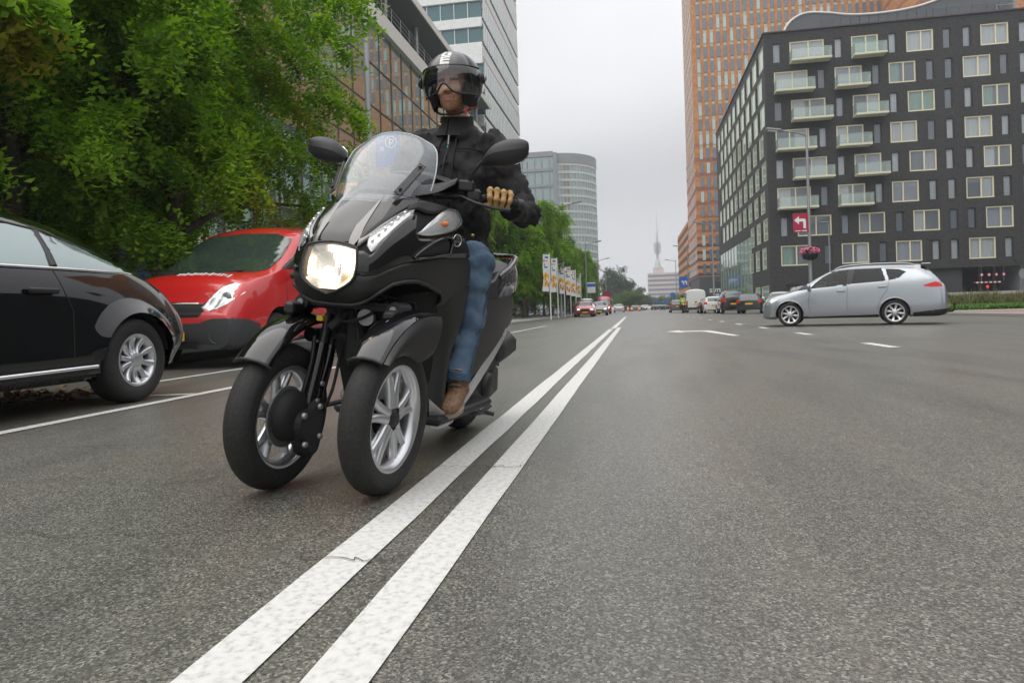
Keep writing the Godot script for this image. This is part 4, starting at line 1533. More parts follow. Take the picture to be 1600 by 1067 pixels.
	part(bl, "post", Geo.new().tube([V(0, 0, 0), V(0, 1.1, 0)], .16, 10), M.white_plastic)
	part(bl, "red_band", Geo.new().tube([V(0, .7, 0), V(0, 1.05, 0)], .165, 10), M.red_lens)
	# wooden kiosk glimpsed between trunks
	var k := thing("kiosk", "pale orange kiosk glimpsed between trunks in the square", "kiosk", T(V(-19, .1, -66)))
	part(k, "wall", Geo.new().rbox(V(0, 1.3, 0), V(4, 2.6, 3), .05), mat("kiosk_wall", lin(.6, .38, .16), .7))
	part(k, "roof", Geo.new().rbox(V(0, 2.75, 0), V(4.6, .25, 3.6), .05), M.roof_grey)

# ---------------------------------------------------------------- cars
class CarBody:
	var st := []
	var p := []
	var nz := []
	var seg := [1, 4, 4, 6, 2, 4]
	var k_rail := 0
	var k_belt := 0
	static func key(s: Array) -> Array:
		var o := [Vector2(s[2] * .85, s[1]), Vector2(s[2], s[1] + .05), Vector2(s[4], s[3]), Vector2(s[6], s[5]), Vector2(s[8], s[7]), Vector2(s[8] * .62, lerpf(s[7], s[9], .78)), Vector2(0, s[9])]
		return o
	func at(z: float) -> Array:
		var i := 0
		while i < st.size() - 2 and st[i + 1][0] < z:
			i += 1
		var a: Array = st[maxi(i - 1, 0)]
		var b: Array = st[i]
		var c: Array = st[i + 1]
		var d: Array = st[mini(i + 2, st.size() - 1)]
		var t: float = (z - b[0]) / (c[0] - b[0])
		var o := [z]
		for k in range(1, 10):
			var v := cubic_interpolate_in_time(b[k], c[k], a[k], d[k], t, c[0] - b[0], a[0] - b[0] if i > 0 else -(c[0] - b[0]), d[0] - b[0] if i < st.size() - 2 else 2 * (c[0] - b[0]))
			o.append(clampf(v, minf(b[k], c[k]) - .012, maxf(b[k], c[k]) + .012))
		return o
	func build(dz: float, mul: float) -> void:
		var zs := []
		var z0: float = st[0][0]
		var z1: float = st[st.size() - 1][0]
		var z := z0
		while z < z1 - dz * .2:
			zs.append(z)
			var e := minf(z - z0, z1 - z)
			z += dz * (.4 if e < .35 else (.65 if e < .7 else 1.0))
		zs.append(z1)
		for i in seg.size():
			seg[i] = maxi(1, int(seg[i] * mul))
		k_belt = seg[0] + seg[1] + seg[2]
		k_rail = k_belt + seg[3]
		for zz in zs:
			var ks := key(at(zz))
			var row := []
			for i in 6:
				for k in seg[i]:
					var a: Vector2 = ks[maxi(i - 1, 0)] if i > 0 else ks[0]
					var d: Vector2 = ks[i + 2] if i < 5 else Vector2(-ks[5].x, ks[5].y)
					var q: Vector2 = ks[i].cubic_interpolate(ks[i + 1], a, d, float(k) / seg[i])
					row.append(Vector3(q.x, q.y, zz))
			row.append(Vector3(0, ks[6].y, zz))
			p.append(row)
	func side_x(z: float, y: float) -> float:
		var ks := key(at(z))
		for i in range(1, 5):
			if y >= ks[i].y and y <= ks[i + 1].y:
				var t: float = (y - ks[i].y) / maxf(ks[i + 1].y - ks[i].y, 1e-4)
				var a: Vector2 = ks[i - 1]
				var d: Vector2 = ks[mini(i + 2, 6)]
				return ks[i].cubic_interpolate(ks[i + 1], a, d, t).x
		return ks[2].x

	func top_y(s: Array, x: float) -> float:
		var ks := key(s)
		var last: Vector2 = ks[4]
		for i in [4, 5]:
			for k in 8:
				var d: Vector2 = ks[6] if i == 4 else Vector2(-ks[5].x, ks[5].y)
				var q: Vector2 = ks[i].cubic_interpolate(ks[i + 1], ks[i - 1], d, (k + 1) / 8.0)
				if x <= last.x and x >= q.x:
					return lerpf(last.y, q.y, (last.x - x) / maxf(last.x - q.x, 1e-5))
				last = q
		return s[9]
	# farthest ahead (or back) that the skin reaches at this height and width
	func end_z(x: float, y: float, dir: float) -> float:
		var z0: float = st[0][0]
		var z1: float = st[st.size() - 1][0]
		var z := z1 if dir > 0 else z0
		for k in 400:
			var s := at(z)
			var ok := false
			if y <= s[7]:
				ok = y >= s[1] and side_x(z, y) >= absf(x)
			else:
				ok = absf(x) <= s[8] and y <= top_y(s, absf(x))
			if ok:
				return z
			z -= dir * .01
		return z

# a lamp or pane that follows the skin: columns [z or x, low, high]
func skin_patch(cb: CarBody, cols: Array, on: String, s: float, off: float, nv := 5) -> Geo:
	var rows := []
	for i in cols.size() - 1:
		for k in 4:
			var t := k / 4.0
			var a := lerpf(cols[i][0], cols[i + 1][0], t)
			var lo := lerpf(cols[i][1], cols[i + 1][1], t)
			var hi := lerpf(cols[i][2], cols[i + 1][2], t)
			rows.append(skin_row(cb, a, lo, hi, on, s, off, nv))
	var e: Array = cols[cols.size() - 1]
	rows.append(skin_row(cb, e[0], e[1], e[2], on, s, off, nv))
	return Geo.new().grid(rows, V(0, .7, 0), .008)

func skin_row(cb: CarBody, a: float, lo: float, hi: float, on: String, s: float, off: float, nv: int) -> Array:
	var row := []
	for j in nv + 1:
		var y := lerpf(lo, hi, float(j) / nv)
		if on == "side":
			row.append(V(s * (cb.side_x(a, y) + off), y, a))
		else:
			row.append(V(s * a, y, cb.end_z(a, y, 1.0 if on == "front" else -1.0) + (off if on == "front" else -off)))
	return row

func nearest_edge(pl: PackedVector2Array, q: Vector2) -> Vector2:
	var best := q
	var bd := 1e9
	for i in pl.size():
		var c := Geometry2D.get_closest_point_to_segment(q, pl[i], pl[(i + 1) % pl.size()])
		var d := c.distance_squared_to(q)
		if d < bd:
			bd = d
			best = c
	return best

# spec: stations, feats [{n, on, poly, m}], arches [[z, y, r]]; quads inside a feature's outline become that part
func car_shell(root: Node3D, cb: CarBody, feats: Array, arches: Array, paint: Material, snap: float, bulge := .05, nk := 10) -> void:
	var geos := {"body": Geo.new()}
	var mats := {"body": paint}
	var boxes := []
	var paired := []
	for f in feats:
		var r := Rect2(f.poly[0], Vector2.ZERO)
		for q in f.poly:
			r = r.expand(q)
		boxes.append(r.grow(snap))
		paired.append(f.on == "side" or r.position.x > 0.0)
		for s in ["", "|"]:
			geos["%s|%d%s" % [f.n, boxes.size() - 1, s]] = Geo.new()
			mats["%s|%d%s" % [f.n, boxes.size() - 1, s]] = f.m
	var P: Array = cb.p
	var A := P.size()
	var B: int = P[0].size()
	# three sheets: flank+roof, front cap, rear cap, each a grid of points
	var sheets := [P]
	for e in [0, A - 1]:
		var cap := []
		var ring: Array = P[e]
		var s := -1.0 if e == 0 else 1.0
		for k in nk + 1:
			var t := 1.0 - float(k) / nk
			var row := []
			for j in B:
				row.append(Vector3(ring[j].x * t, ring[j].y, ring[j].z + s * bulge * (1 - t * t) * sin(PI * clampf(float(j) / (B - 1), .05, .95))))
			cap.append(row)
		sheets.append(cap)
	for si in 3:
		var S: Array = sheets[si]
		var a := S.size()
		var b: int = S[0].size()
		var N := []
		for i in a:
			var row := []
			for j in b:
				var du: Vector3 = S[mini(i + 1, a - 1)][j] - S[maxi(i - 1, 0)][j]
				var dv: Vector3 = S[i][mini(j + 1, b - 1)] - S[i][maxi(j - 1, 0)]
				var q := du.cross(dv)
				q = q.normalized() if q.length() > 1e-10 else Vector3.UP
				if si == 0:
					if q.dot(Vector3(1, .4, 0) if j < b - 3 else Vector3(.1, 1, 0)) < 0:
						q = -q
				elif q.z * (-1.0 if si == 1 else 1.0) < 0:
					q = -q
				row.append(q)
			N.append(row)
		var gone := []
		for i in a:
			var grow := []
			for j in b:
				var q: Vector3 = S[i][j]
				var inside := false
				if si == 0 and j < cb.k_belt:
					for w in arches:
						var d := Vector2(q.z - w[0], q.y - w[1])
						if d.length() < w[2]:
							if d.length() < 1e-3:
								d = Vector2(0, 1)
							d = d.normalized() * w[2]
							q.z = w[0] + d.x
							q.y = w[1] + d.y
							inside = true
				grow.append(inside)
				if not inside and snap > 0.0:
					for fi in feats.size():
						var f: Dictionary = feats[fi]
						var nn: Vector3 = N[i][j]
						if f.on == "side" and si == 0 and j > 0 and j <= cb.k_rail + 1:
							var c := Vector2(q.z, q.y)
							if boxes[fi].has_point(c):
								var e := nearest_edge(f.poly, c)
								if e.distance_to(c) < snap:
									q.z = e.x
									q.y = e.y
						elif (f.on == "front" and nn.z > .2) or (f.on == "rear" and nn.z < -.2):
							var c := Vector2(q.x, q.y)
							if boxes[fi].has_point(c):
								var e := nearest_edge(f.poly, c)
								if e.distance_to(c) < snap and not (q.x < .01 and e.x > .01):
									q.x = e.x
									q.y = e.y
				S[i][j] = q
			gone.append(grow)
		for i in a - 1:
			for j in b - 1:
				if gone[i][j] and gone[i + 1][j] and gone[i + 1][j + 1] and gone[i][j + 1]:
					continue
				var c: Vector3 = (S[i][j] + S[i + 1][j] + S[i + 1][j + 1] + S[i][j + 1]) * .25
				var nn: Vector3 = N[i][j] + N[i + 1][j + 1]
				nn = nn.normalized()
				var hit := "body"
				var two := false
				for fi in feats.size():
					var f: Dictionary = feats[fi]
					var c2: Vector2
					if f.on == "side":
						if si != 0 or j > cb.k_rail:
							continue
						c2 = Vector2(c.z, c.y)
					elif f.on == "front":
						if nn.z < .2:
							continue
						c2 = Vector2(c.x, c.y)
					elif f.on == "rear":
						if nn.z > -.2:
							continue
						c2 = Vector2(c.x, c.y)
					if boxes[fi].has_point(c2) and Geometry2D.is_point_in_polygon(c2, f.poly):
						hit = "%s|%d" % [f.n, fi]
						two = paired[fi]
						break
				for s: float in [1.0, -1.0]:
					var g: Geo = geos[hit + "|" if two and s < 0 else hit]
					var f3 := Vector3(s, 1, 1)
					g.quadn(S[i][j] * f3, S[i + 1][j] * f3, S[i + 1][j + 1] * f3, S[i][j + 1] * f3, N[i][j] * f3, N[i + 1][j] * f3, N[i + 1][j + 1] * f3, N[i][j + 1] * f3)
	for k in geos:
		if geos[k].v.size():
			part(root, k.split("|")[0], geos[k], mats[k])
	# dark wheel wells and floor
	var wg := Geo.new()
	for w in arches:
		var x := cb.side_x(w[0], w[1] + w[2] * .6) - .015
		for s in [1.0, -1.0]:
			for k in 16:
				var a0 := PI * k / 16 - .15
				var a1 := PI * (k + 1) / 16 - .15
				var r: float = w[2]
				wg.quad(V(s * x, w[1] + sin(a0) * r, w[0] + cos(a0) * r), V(s * x, w[1] + sin(a1) * r, w[0] + cos(a1) * r), V(s * (x - .32), w[1] + sin(a1) * r, w[0] + cos(a1) * r), V(s * (x - .32), w[1] + sin(a0) * r, w[0] + cos(a0) * r), V(0, -sin(a0), -cos(a0)))
	part(root, "wheel_wells", wg, M.matt_black)
	var z0: float = cb.st[0][0]
	var z1: float = cb.st[cb.st.size() - 1][0]
	var wd: float = cb.side_x((z0 + z1) / 2, .4)
	part(root, "floor_pan", Geo.new().span(V(-wd + .12, cb.at(0)[1] + .06, z0 + .12), V(wd - .12, cb.at(0)[1] + .12, z1 - .12)), M.matt_black)

func car_wheel(root: Node3D, ctr: Vector3, r: float, w: float, side: float, spokes: int, rim_r: float, simple := false, turn := 0.0, rim_m: Material = null, style := 0) -> void:
	var t := Transform3D(Basis(Vector3.UP, turn), ctr)
	var ax := Transform3D(Basis(Vector3.BACK, -PI / 2 * side), Vector3.ZERO)
	var h := w / 2
	var wheel := part(root, "wheel", Geo.new().lathe([Vector2(rim_r, h * .7), Vector2(rim_r + .012, h * .92), Vector2(lerpf(rim_r, r, .6), h), Vector2(r - .025, h * .93), Vector2(r - .006, h * .75), Vector2(r, h * .4), Vector2(r, -h * .4), Vector2(r - .01, -h * .85), Vector2(lerpf(rim_r, r, .5), -h), Vector2(rim_r, -h)], ax, 40 if not simple else 18), M.tyre, t)
	var rm: Material = rim_m if rim_m else M.satin_alloy
	var g := Geo.new()
	g.lathe([Vector2(rim_r + .008, h * .9), Vector2(rim_r - .006, h * .92), Vector2(rim_r - .018, h * .8), Vector2(rim_r - .03, h * .2), Vector2(rim_r - .035, -h)], ax, 40 if not simple else 18)
	if simple:
		g.lathe([Vector2(rim_r - .02, h * .5), Vector2(.05, h * .7), Vector2(.0, h * .75)], ax, 14)
	part(wheel, "rim", g, rm)
	if not simple:
		part(wheel, "brake_disc", Geo.new().lathe([Vector2(0, .0), Vector2(rim_r * .95, .0), Vector2(rim_r * .95, -.03)], ax, 24), M.matt_black)  # black backing added behind the spokes, standing in for shade in the gaps
		var sg := Geo.new()
		for k in spokes:
			var a := TAU * k / spokes + .2
			var d := V(0, sin(a), cos(a))
			var q := V(0, cos(a), -sin(a))
			var ww := .2 / spokes if style == 0 else .16 / spokes
			var rows := []
			for u in 6:
				var f := u / 5.0
				var rr := lerpf(.03, rim_r - .015, f)
				var wd: float = ww * (1.0 + (.45 * f if style == 0 else .9 * absf(f - .45)))
				var px := side * (h * .86 - .03 * f * (1 - f) * 4)
				rows.append([V(px - side * .035, 0, 0) + d * rr + q * wd, V(px, 0, 0) + d * rr + q * wd * .7, V(px + side * .004, 0, 0) + d * rr, V(px, 0, 0) + d * rr - q * wd * .7, V(px - side * .035, 0, 0) + d * rr - q * wd])
			sg.sheet(rows, 2, 2, V(-side * .3, 0, 0) + d * .12)
		part(wheel, "spokes", sg, rm)
		part(wheel, "hub_cap", Geo.new().lathe([Vector2(.055, h * .75), Vector2(.05, h * .95), Vector2(.03, h * 1.0), Vector2(0, h * 1.02)], ax, 20), rm)

func seam(root: Node3D, cb: CarBody, pts: Array, m: Material, called := "seam", rad := .004, both := true, out := .0) -> void:
	var g := Geo.new()
	for s in ([1.0, -1.0] if both else [1.0]):
		var path := []
		for i in pts.size() - 1:
			var n := maxi(2, int(Vector2(pts[i + 1][0] - pts[i][0], pts[i + 1][1] - pts[i][1]).length() / .06))
			for k in n:
				var z := lerpf(pts[i][0], pts[i + 1][0], float(k) / n)
				var y := lerpf(pts[i][1], pts[i + 1][1], float(k) / n)
				path.append(V(s * (cb.side_x(z, y) + out), y, z))
		var e: Array = pts[pts.size() - 1]
		path.append(V(s * (cb.side_x(e[0], e[1]) + out), e[1], e[0]))
		g.tube(path, rad, 5, true)
	part(root, called, g, m)

func plate(root: Node3D, t: Transform3D, txt: String, m: Material = null) -> void:
	var o := part(root, "number_plate", Geo.new().rbox(Vector3.ZERO, V(.52, .11, .012), .004), m if m else M.plate_yellow, t)
	if txt:
		sign_text(o, txt, Transform3D(Basis.IDENTITY, V(0, 0, .0075)), .085, M.plate_text)

func zy(a: Array, x0: float, y0: float, sc: float, zf: float) -> PackedVector2Array:
	# outline read off the photograph at a scale: pixels to metres
	var o := PackedVector2Array()
	for q in a:
		o.append(Vector2(zf - (q[0] - x0) / sc, (y0 - q[1]) / sc))
	return o

func silver_car() -> void:
	# centre of the car and heading
	var o := thing("silver_car", "silver family car with roof rails turning across the junction", "car", Transform3D(Basis(Vector3.UP, PI + deg_to_rad(74)).scaled(V(.97, 1.02, .97)), V(5.8, 0, -20.0)))
	var cb := CarBody.new()
	cb.st = [[-2.29, .3, .6, .45, .68, .6, .66, .66, .55, .68], [-2.24, .26, .72, .5, .8, .8, .74, .88, .62, .92], [-2.13, .22, .8, .55, .86, .97, .77, 1.06, .62, 1.1], [-1.96, .2, .83, .55, .88, 1.08, .79, 1.26, .6, 1.32], [-1.78, .2, .84, .55, .885, 1.12, .8, 1.37, .59, 1.5], [-1.45, .2, .845, .55, .89, 1.12, .81, 1.42, .6, 1.535], [-1.0, .2, .845, .55, .885, 1.1, .82, 1.45, .61, 1.555], [-.5, .2, .845, .55, .88, 1.06, .83, 1.46, .62, 1.565], [0, .2, .845, .55, .88, 1.03, .84, 1.45, .63, 1.545], [.39, .2, .845, .55, .88, 1.0, .845, 1.39, .64, 1.48], [.7, .2, .845, .55, .88, .97, .85, 1.27, .66, 1.35], [1.0, .2, .845, .55, .88, .94, .86, 1.11, .7, 1.18], [1.32, .2, .845, .55, .885, .88, .85, .96, .72, 1.01], [1.6, .2, .84, .53, .88, .82, .83, .88, .7, .93], [1.9, .2, .82, .5, .86, .76, .8, .81, .67, .86], [2.12, .2, .76, .45, .8, .66, .74, .71, .6, .75], [2.25, .23, .62, .4, .66, .54, .62, .6, .5, .63]]
	cb.build(.035, 2.0)
	var X := func(a): return zy(a, 75, 520, 304, 2.25)
	var glass := mat("car_glass", lin(.008, .012, .011, .7), .02, 0, {"metallic_specular": .35})
	var feats := [
		{"n": "side_window", "on": "side", "m": glass, "poly": X.call([[455, 222], [500, 175], [560, 130], [640, 88], [752, 80], [735, 203]])},
		{"n": "side_window", "on": "side", "m": glass, "poly": X.call([[772, 195], [800, 80], [993, 80], [1022, 182]])},
		{"n": "quarter_window", "on": "side", "m": glass, "poly": X.call([[1045, 178], [1022, 86], [1120, 94], [1172, 118], [1115, 162]])},
		{"n": "corner_window", "on": "side", "m": glass, "poly": X.call([[355, 236], [450, 178], [440, 226]])},
		{"n": "pillar", "on": "side", "m": M.black_plastic, "poly": X.call([[735, 203], [752, 80], [800, 80], [772, 195]])},
		{"n": "windscreen", "on": "front", "m": glass, "poly": poly([[-.68, 1.0], [.68, 1.0], [.6, 1.42], [-.6, 1.42]])},
		{"n": "rear_window", "on": "rear", "m": glass, "poly": poly([[-.62, 1.14], [.62, 1.14], [.57, 1.46], [-.57, 1.46]])},
		{"n": "sill", "on": "side", "m": M.black_plastic, "poly": X.call([[380, 450], [960, 438], [960, 480], [380, 480]])},
		{"n": "rear_valance", "on": "side", "m": M.black_plastic, "poly": X.call([[1205, 428], [1450, 402], [1470, 480], [1200, 480]])},
		{"n": "grille", "on": "front", "m": M.matt_black, "poly": poly([[-.5, .3], [.5, .3], [.45, .44], [-.45, .44]])},
		{"n": "rear_valance", "on": "rear", "m": M.black_plastic, "poly": poly([[-.8, .2], [.8, .2], [.8, .36], [-.8, .36]])},
	]
	var paint := car_paint("silver_paint", lin(.33, .36, .385), .6, .28)
	car_shell(o, cb, feats, [[1.53, .31, .36], [-1.05, .31, .36]], paint, .016)
	for s in [1.0, -1.0]:
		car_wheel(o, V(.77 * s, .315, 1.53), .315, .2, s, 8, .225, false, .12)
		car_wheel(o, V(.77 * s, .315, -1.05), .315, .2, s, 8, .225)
	seam(o, cb, [[.99, .3], [1.04, .6], [1.0, .92]], M.matt_black)
	seam(o, cb, [[.07, .28], [.08, .6], [.06, 1.02]], M.matt_black)
	seam(o, cb, [[-.62, .38], [-.75, .7], [-.9, .9], [-.93, 1.1]], M.matt_black)
	seam(o, cb, [[1.35, .93], [.9, 1.2], [.45, 1.41], [0, 1.47], [-.8, 1.49], [-1.4, 1.46]], M.black_plastic, "window_trim", .012)
	for s in [1.0, -1.0]:
		for q in [[.22, .9], [-.78, .97]]:
			part(o, "door_handle", Geo.new().rbox(V(s * (cb.side_x(q[0], q[1]) + .02), q[1], q[0]), V(.03, .045, .2), .012), paint)
		var mg := Geo.new().ball(V(s * .98, 1.03, 1.02), V(.1, .085, .06), 14, 8)
		mg.tube([V(s * .86, .98, 1.02), V(s * .95, 1.0, 1.02)], .025, 6)
		part(o, "wing_mirror", mg, paint)
		part(o, "roof_rail", Geo.new().tube(Geo.spline([V(s * .6, 1.47, .35), V(s * .61, 1.545, .1), V(s * .6, 1.57, -.6), V(s * .58, 1.55, -1.3), V(s * .57, 1.5, -1.55)], 3), .018, 6), paint)
		part(o, "arch_lip", Geo.new().tube(arch_path(cb, s, 1.53, .31, .375), .016, 6), paint)
		part(o, "arch_lip", Geo.new().tube(arch_path(cb, s, -1.05, .31, .375), .016, 6), paint)
	for s: float in [1.0, -1.0]:
		part(o, "tail_light", skin_patch(cb, [[-1.72, .95, .97], [-1.9, .92, 1.03], [-2.05, .92, 1.06], [-2.14, .93, 1.02]], "side", s, .006), M.red_lens)
		part(o, "tail_light", skin_patch(cb, [[.74, .9, 1.0], [.6, .9, .99], [.48, .9, .95]], "rear", s, .01), M.red_lens)
		part(o, "headlight", skin_patch(cb, [[1.84, .72, .74], [2.0, .64, .72], [2.12, .58, .68], [2.18, .56, .62]], "side", s, .006), M.lens_reflector)
	part(o, "spoiler", Geo.new().rbox(V(0, 1.515, -1.82), V(1.1, .035, .22), .015), paint)
	part(o, "tow_bar", Geo.new().tube(Geo.spline([V(0, .3, -2.2), V(0, .3, -2.42), V(0, .36, -2.48), V(0, .46, -2.48)], 3), .022, 8).ball(V(0, .48, -2.48), Vector3.ONE * .03, 8, 6), M.matt_black)
	plate(o, Transform3D(Basis(Vector3.UP, PI), V(0, .48, -2.35)), "")
	for s in [-.36, .36]:
		part(o, "seat", Geo.new().rbox(V(s, .85, -.1), V(.5, .7, .18), .06).rbox(V(s, 1.3, -.14), V(.26, .2, .1), .04).rbox(V(s, .55, .2), V(.5, .16, .6), .05), M.matt_black)
	part(o, "rear_seat", Geo.new().rbox(V(0, .85, -1.0), V(1.2, .7, .2), .06), M.matt_black)
	part(o, "dashboard", Geo.new().rbox(V(0, .9, .95), V(1.4, .2, .4), .05), M.matt_black)
	part(o, "steering_wheel", Geo.new().tube(ring_path(V(.36, .98, .62), .18, Basis(Vector3.RIGHT, -.5)), .015, 6, false), M.matt_black)

func ring_path(c: Vector3, r: float, b: Basis, n := 20) -> Array:
	var o := []
	for k in n + 1:
		o.append(c + b * V(cos(TAU * k / n) * r, sin(TAU * k / n) * r, 0))
	return o

func arch_path(cb: CarBody, s: float, z: float, y: float, r: float) -> Array:
	var o := []
	for k in 19:
		var a := PI * k / 18
		var zz := z + cos(a) * r
		var yy := maxf(y + sin(a) * r, .27)
		o.append(V(s * (cb.side_x(zz, yy) + .002), yy, zz))
	return o

func black_car() -> void:
	var o := thing("black_car", "black rounded two-door car with chrome strip parked before the trees", "car", T(V(-4.69, 0, -3.45), deg_to_rad(0.0)))
	var cb := CarBody.new()
	cb.st = [[-1.92, .32, .55, .45, .62, .55, .58, .6, .45, .62], [-1.88, .28, .68, .5, .78, .68, .7, .74, .5, .78], [-1.78, .25, .78, .52, .88, .82, .74, .88, .52, .93], [-1.65, .22, .86, .55, .9, .9, .74, .97, .54, 1.08], [-1.3, .2, .88, .55, .905, .97, .78, 1.15, .56, 1.26], [-.9, .2, .88, .55, .885, .98, .8, 1.27, .56, 1.39], [-.4, .2, .88, .55, .88, .98, .81, 1.34, .56, 1.46], [.1, .2, .88, .55, .88, .98, .81, 1.34, .56, 1.486], [.6, .2, .88, .55, .88, .97, .8, 1.25, .56, 1.4], [.95, .2, .88, .55, .885, .95, .78, 1.08, .58, 1.2], [1.2, .2, .87, .55, .9, .92, .74, .98, .56, 1.05], [1.6, .22, .85, .54, .9, .84, .7, .9, .5, .95], [1.95, .25, .78, .5, .85, .72, .64, .78, .44, .82], [2.15, .3, .6, .44, .66, .56, .52, .6, .36, .62]]
	cb.build(.03, 2.2)
	var glass := mat("dark_car_glass", lin(.3, .36, .36), .03, .55)
	var feats := [
		{"n": "side_window", "on": "side", "m": glass, "poly": poly([[.75, 1.0], [-.55, 1.01], [-.6, 1.27], [-.2, 1.31], [.3, 1.3], [.55, 1.22]])},
		{"n": "quarter_window", "on": "side", "m": glass, "poly": poly([[-.6, 1.01], [-1.3, 1.0], [-1.18, 1.08], [-.95, 1.18], [-.65, 1.26]])},
		{"n": "windscreen", "on": "front", "m": glass, "poly": poly([[-.62, 1.06], [.62, 1.06], [.52, 1.38], [-.52, 1.38]])},
		{"n": "rear_window", "on": "rear", "m": glass, "poly": poly([[-.5, 1.06], [.5, 1.06], [.46, 1.34], [-.46, 1.34]])},
		{"n": "tail_light", "on": "rear", "m": M.red_lens, "poly": poly([[.5, .62], [.74, .62], [.72, .8], [.52, .8]])},
		{"n": "headlight", "on": "front", "m": M.lens_reflector, "poly": poly([[.5, .58], [.74, .58], [.72, .78], [.52, .78]])},
		{"n": "sill", "on": "side", "m": M.black_plastic, "poly": poly([[-.75, .15], [.85, .15], [.85, .27], [-.75, .27]])},
	]
	var paint := mat("black_paint", lin(.004, .0045, .005), .06, 0, {"metallic_specular": .25, "clearcoat_enabled": true, "clearcoat": 1.0, "clearcoat_roughness": .02})
	car_shell(o, cb, feats, [[1.3, .33, .37], [-1.23, .33, .37]], paint, .014)
	for s in [1.0, -1.0]:
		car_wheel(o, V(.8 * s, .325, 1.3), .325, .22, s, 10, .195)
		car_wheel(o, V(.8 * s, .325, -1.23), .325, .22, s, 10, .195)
	# swelling wings round the wheels
	for z in [1.3, -1.23]:
		var g := Geo.new()
		for s in [1.0, -1.0]:
			var rows := []
			for k in 15:
				var a := .05 + (PI - .1) * k / 14
				var row := []
				for u in 5:
					var f := u / 4.0
					var rr := lerpf(.36, .55, f)
					var zz: float = z + cos(a) * rr
					var yy := clampf(.33 + sin(a) * rr, .2, .93)
					var sx := cb.side_x(clampf(zz, -1.82, 2.0), yy)
					row.append(V(s * (sx + .055 * (1 - f) * (1 - f) * sqrt(sin(a)) * 1.15 - .012 * f), yy, zz))
				rows.append(row)
			g.sheet(rows, 2, 2, V(0, .3, z))
		part(o, "wing_flare", g, paint)
	seam(o, cb, [[-1.42, 1.0], [-.6, 1.0], [.8, .985]], M.chrome, "chrome_strip", .013, true, .006)
	seam(o, cb, [[-.82, .31], [0, .3], [.85, .3]], M.chrome, "sill_strip", .016, true, .012)
	seam(o, cb, [[-.62, .3], [-.66, .7], [-.56, .98]], M.matt_black)
	seam(o, cb, [[.8, .3], [.78, .7], [.8, .98]], M.matt_black)
	seam(o, cb, [[-1.4, 1.02], [-1.1, 1.15], [-.7, 1.27], [-.2, 1.32], [.3, 1.32], [.7, 1.18]], M.black_plastic, "window_trim", .016)
	seam(o, cb, [[-.58, 1.01], [-.62, 1.26]], M.black_plastic, "window_pillar", .03)
	for s in [1.0, -1.0]:
		part(o, "door_handle", Geo.new().rbox(V(s * (cb.side_x(-.42, .84) + .025), .84, -.42), V(.035, .04, .24), .014), M.black_plastic)
		part(o, "wing_mirror", Geo.new().ball(V(s * 1.0, 1.06, .72), V(.12, .09, .08), 14, 8), paint)
	for s in [-.38, .38]:
		part(o, "seat", Geo.new().rbox(V(s, .8, -.2), V(.5, .75, .2), .07).ball(V(s, 1.22, -.26), V(.15, .12, .08), 12, 8).rbox(V(s, .48, .1), V(.5, .16, .6), .05), M.matt_black)
		part(o, "seat", Geo.new().rbox(V(s, .72, -.95), V(.5, .6, .18), .07).ball(V(s, 1.06, -1.02), V(.14, .1, .07), 12, 8), M.matt_black)

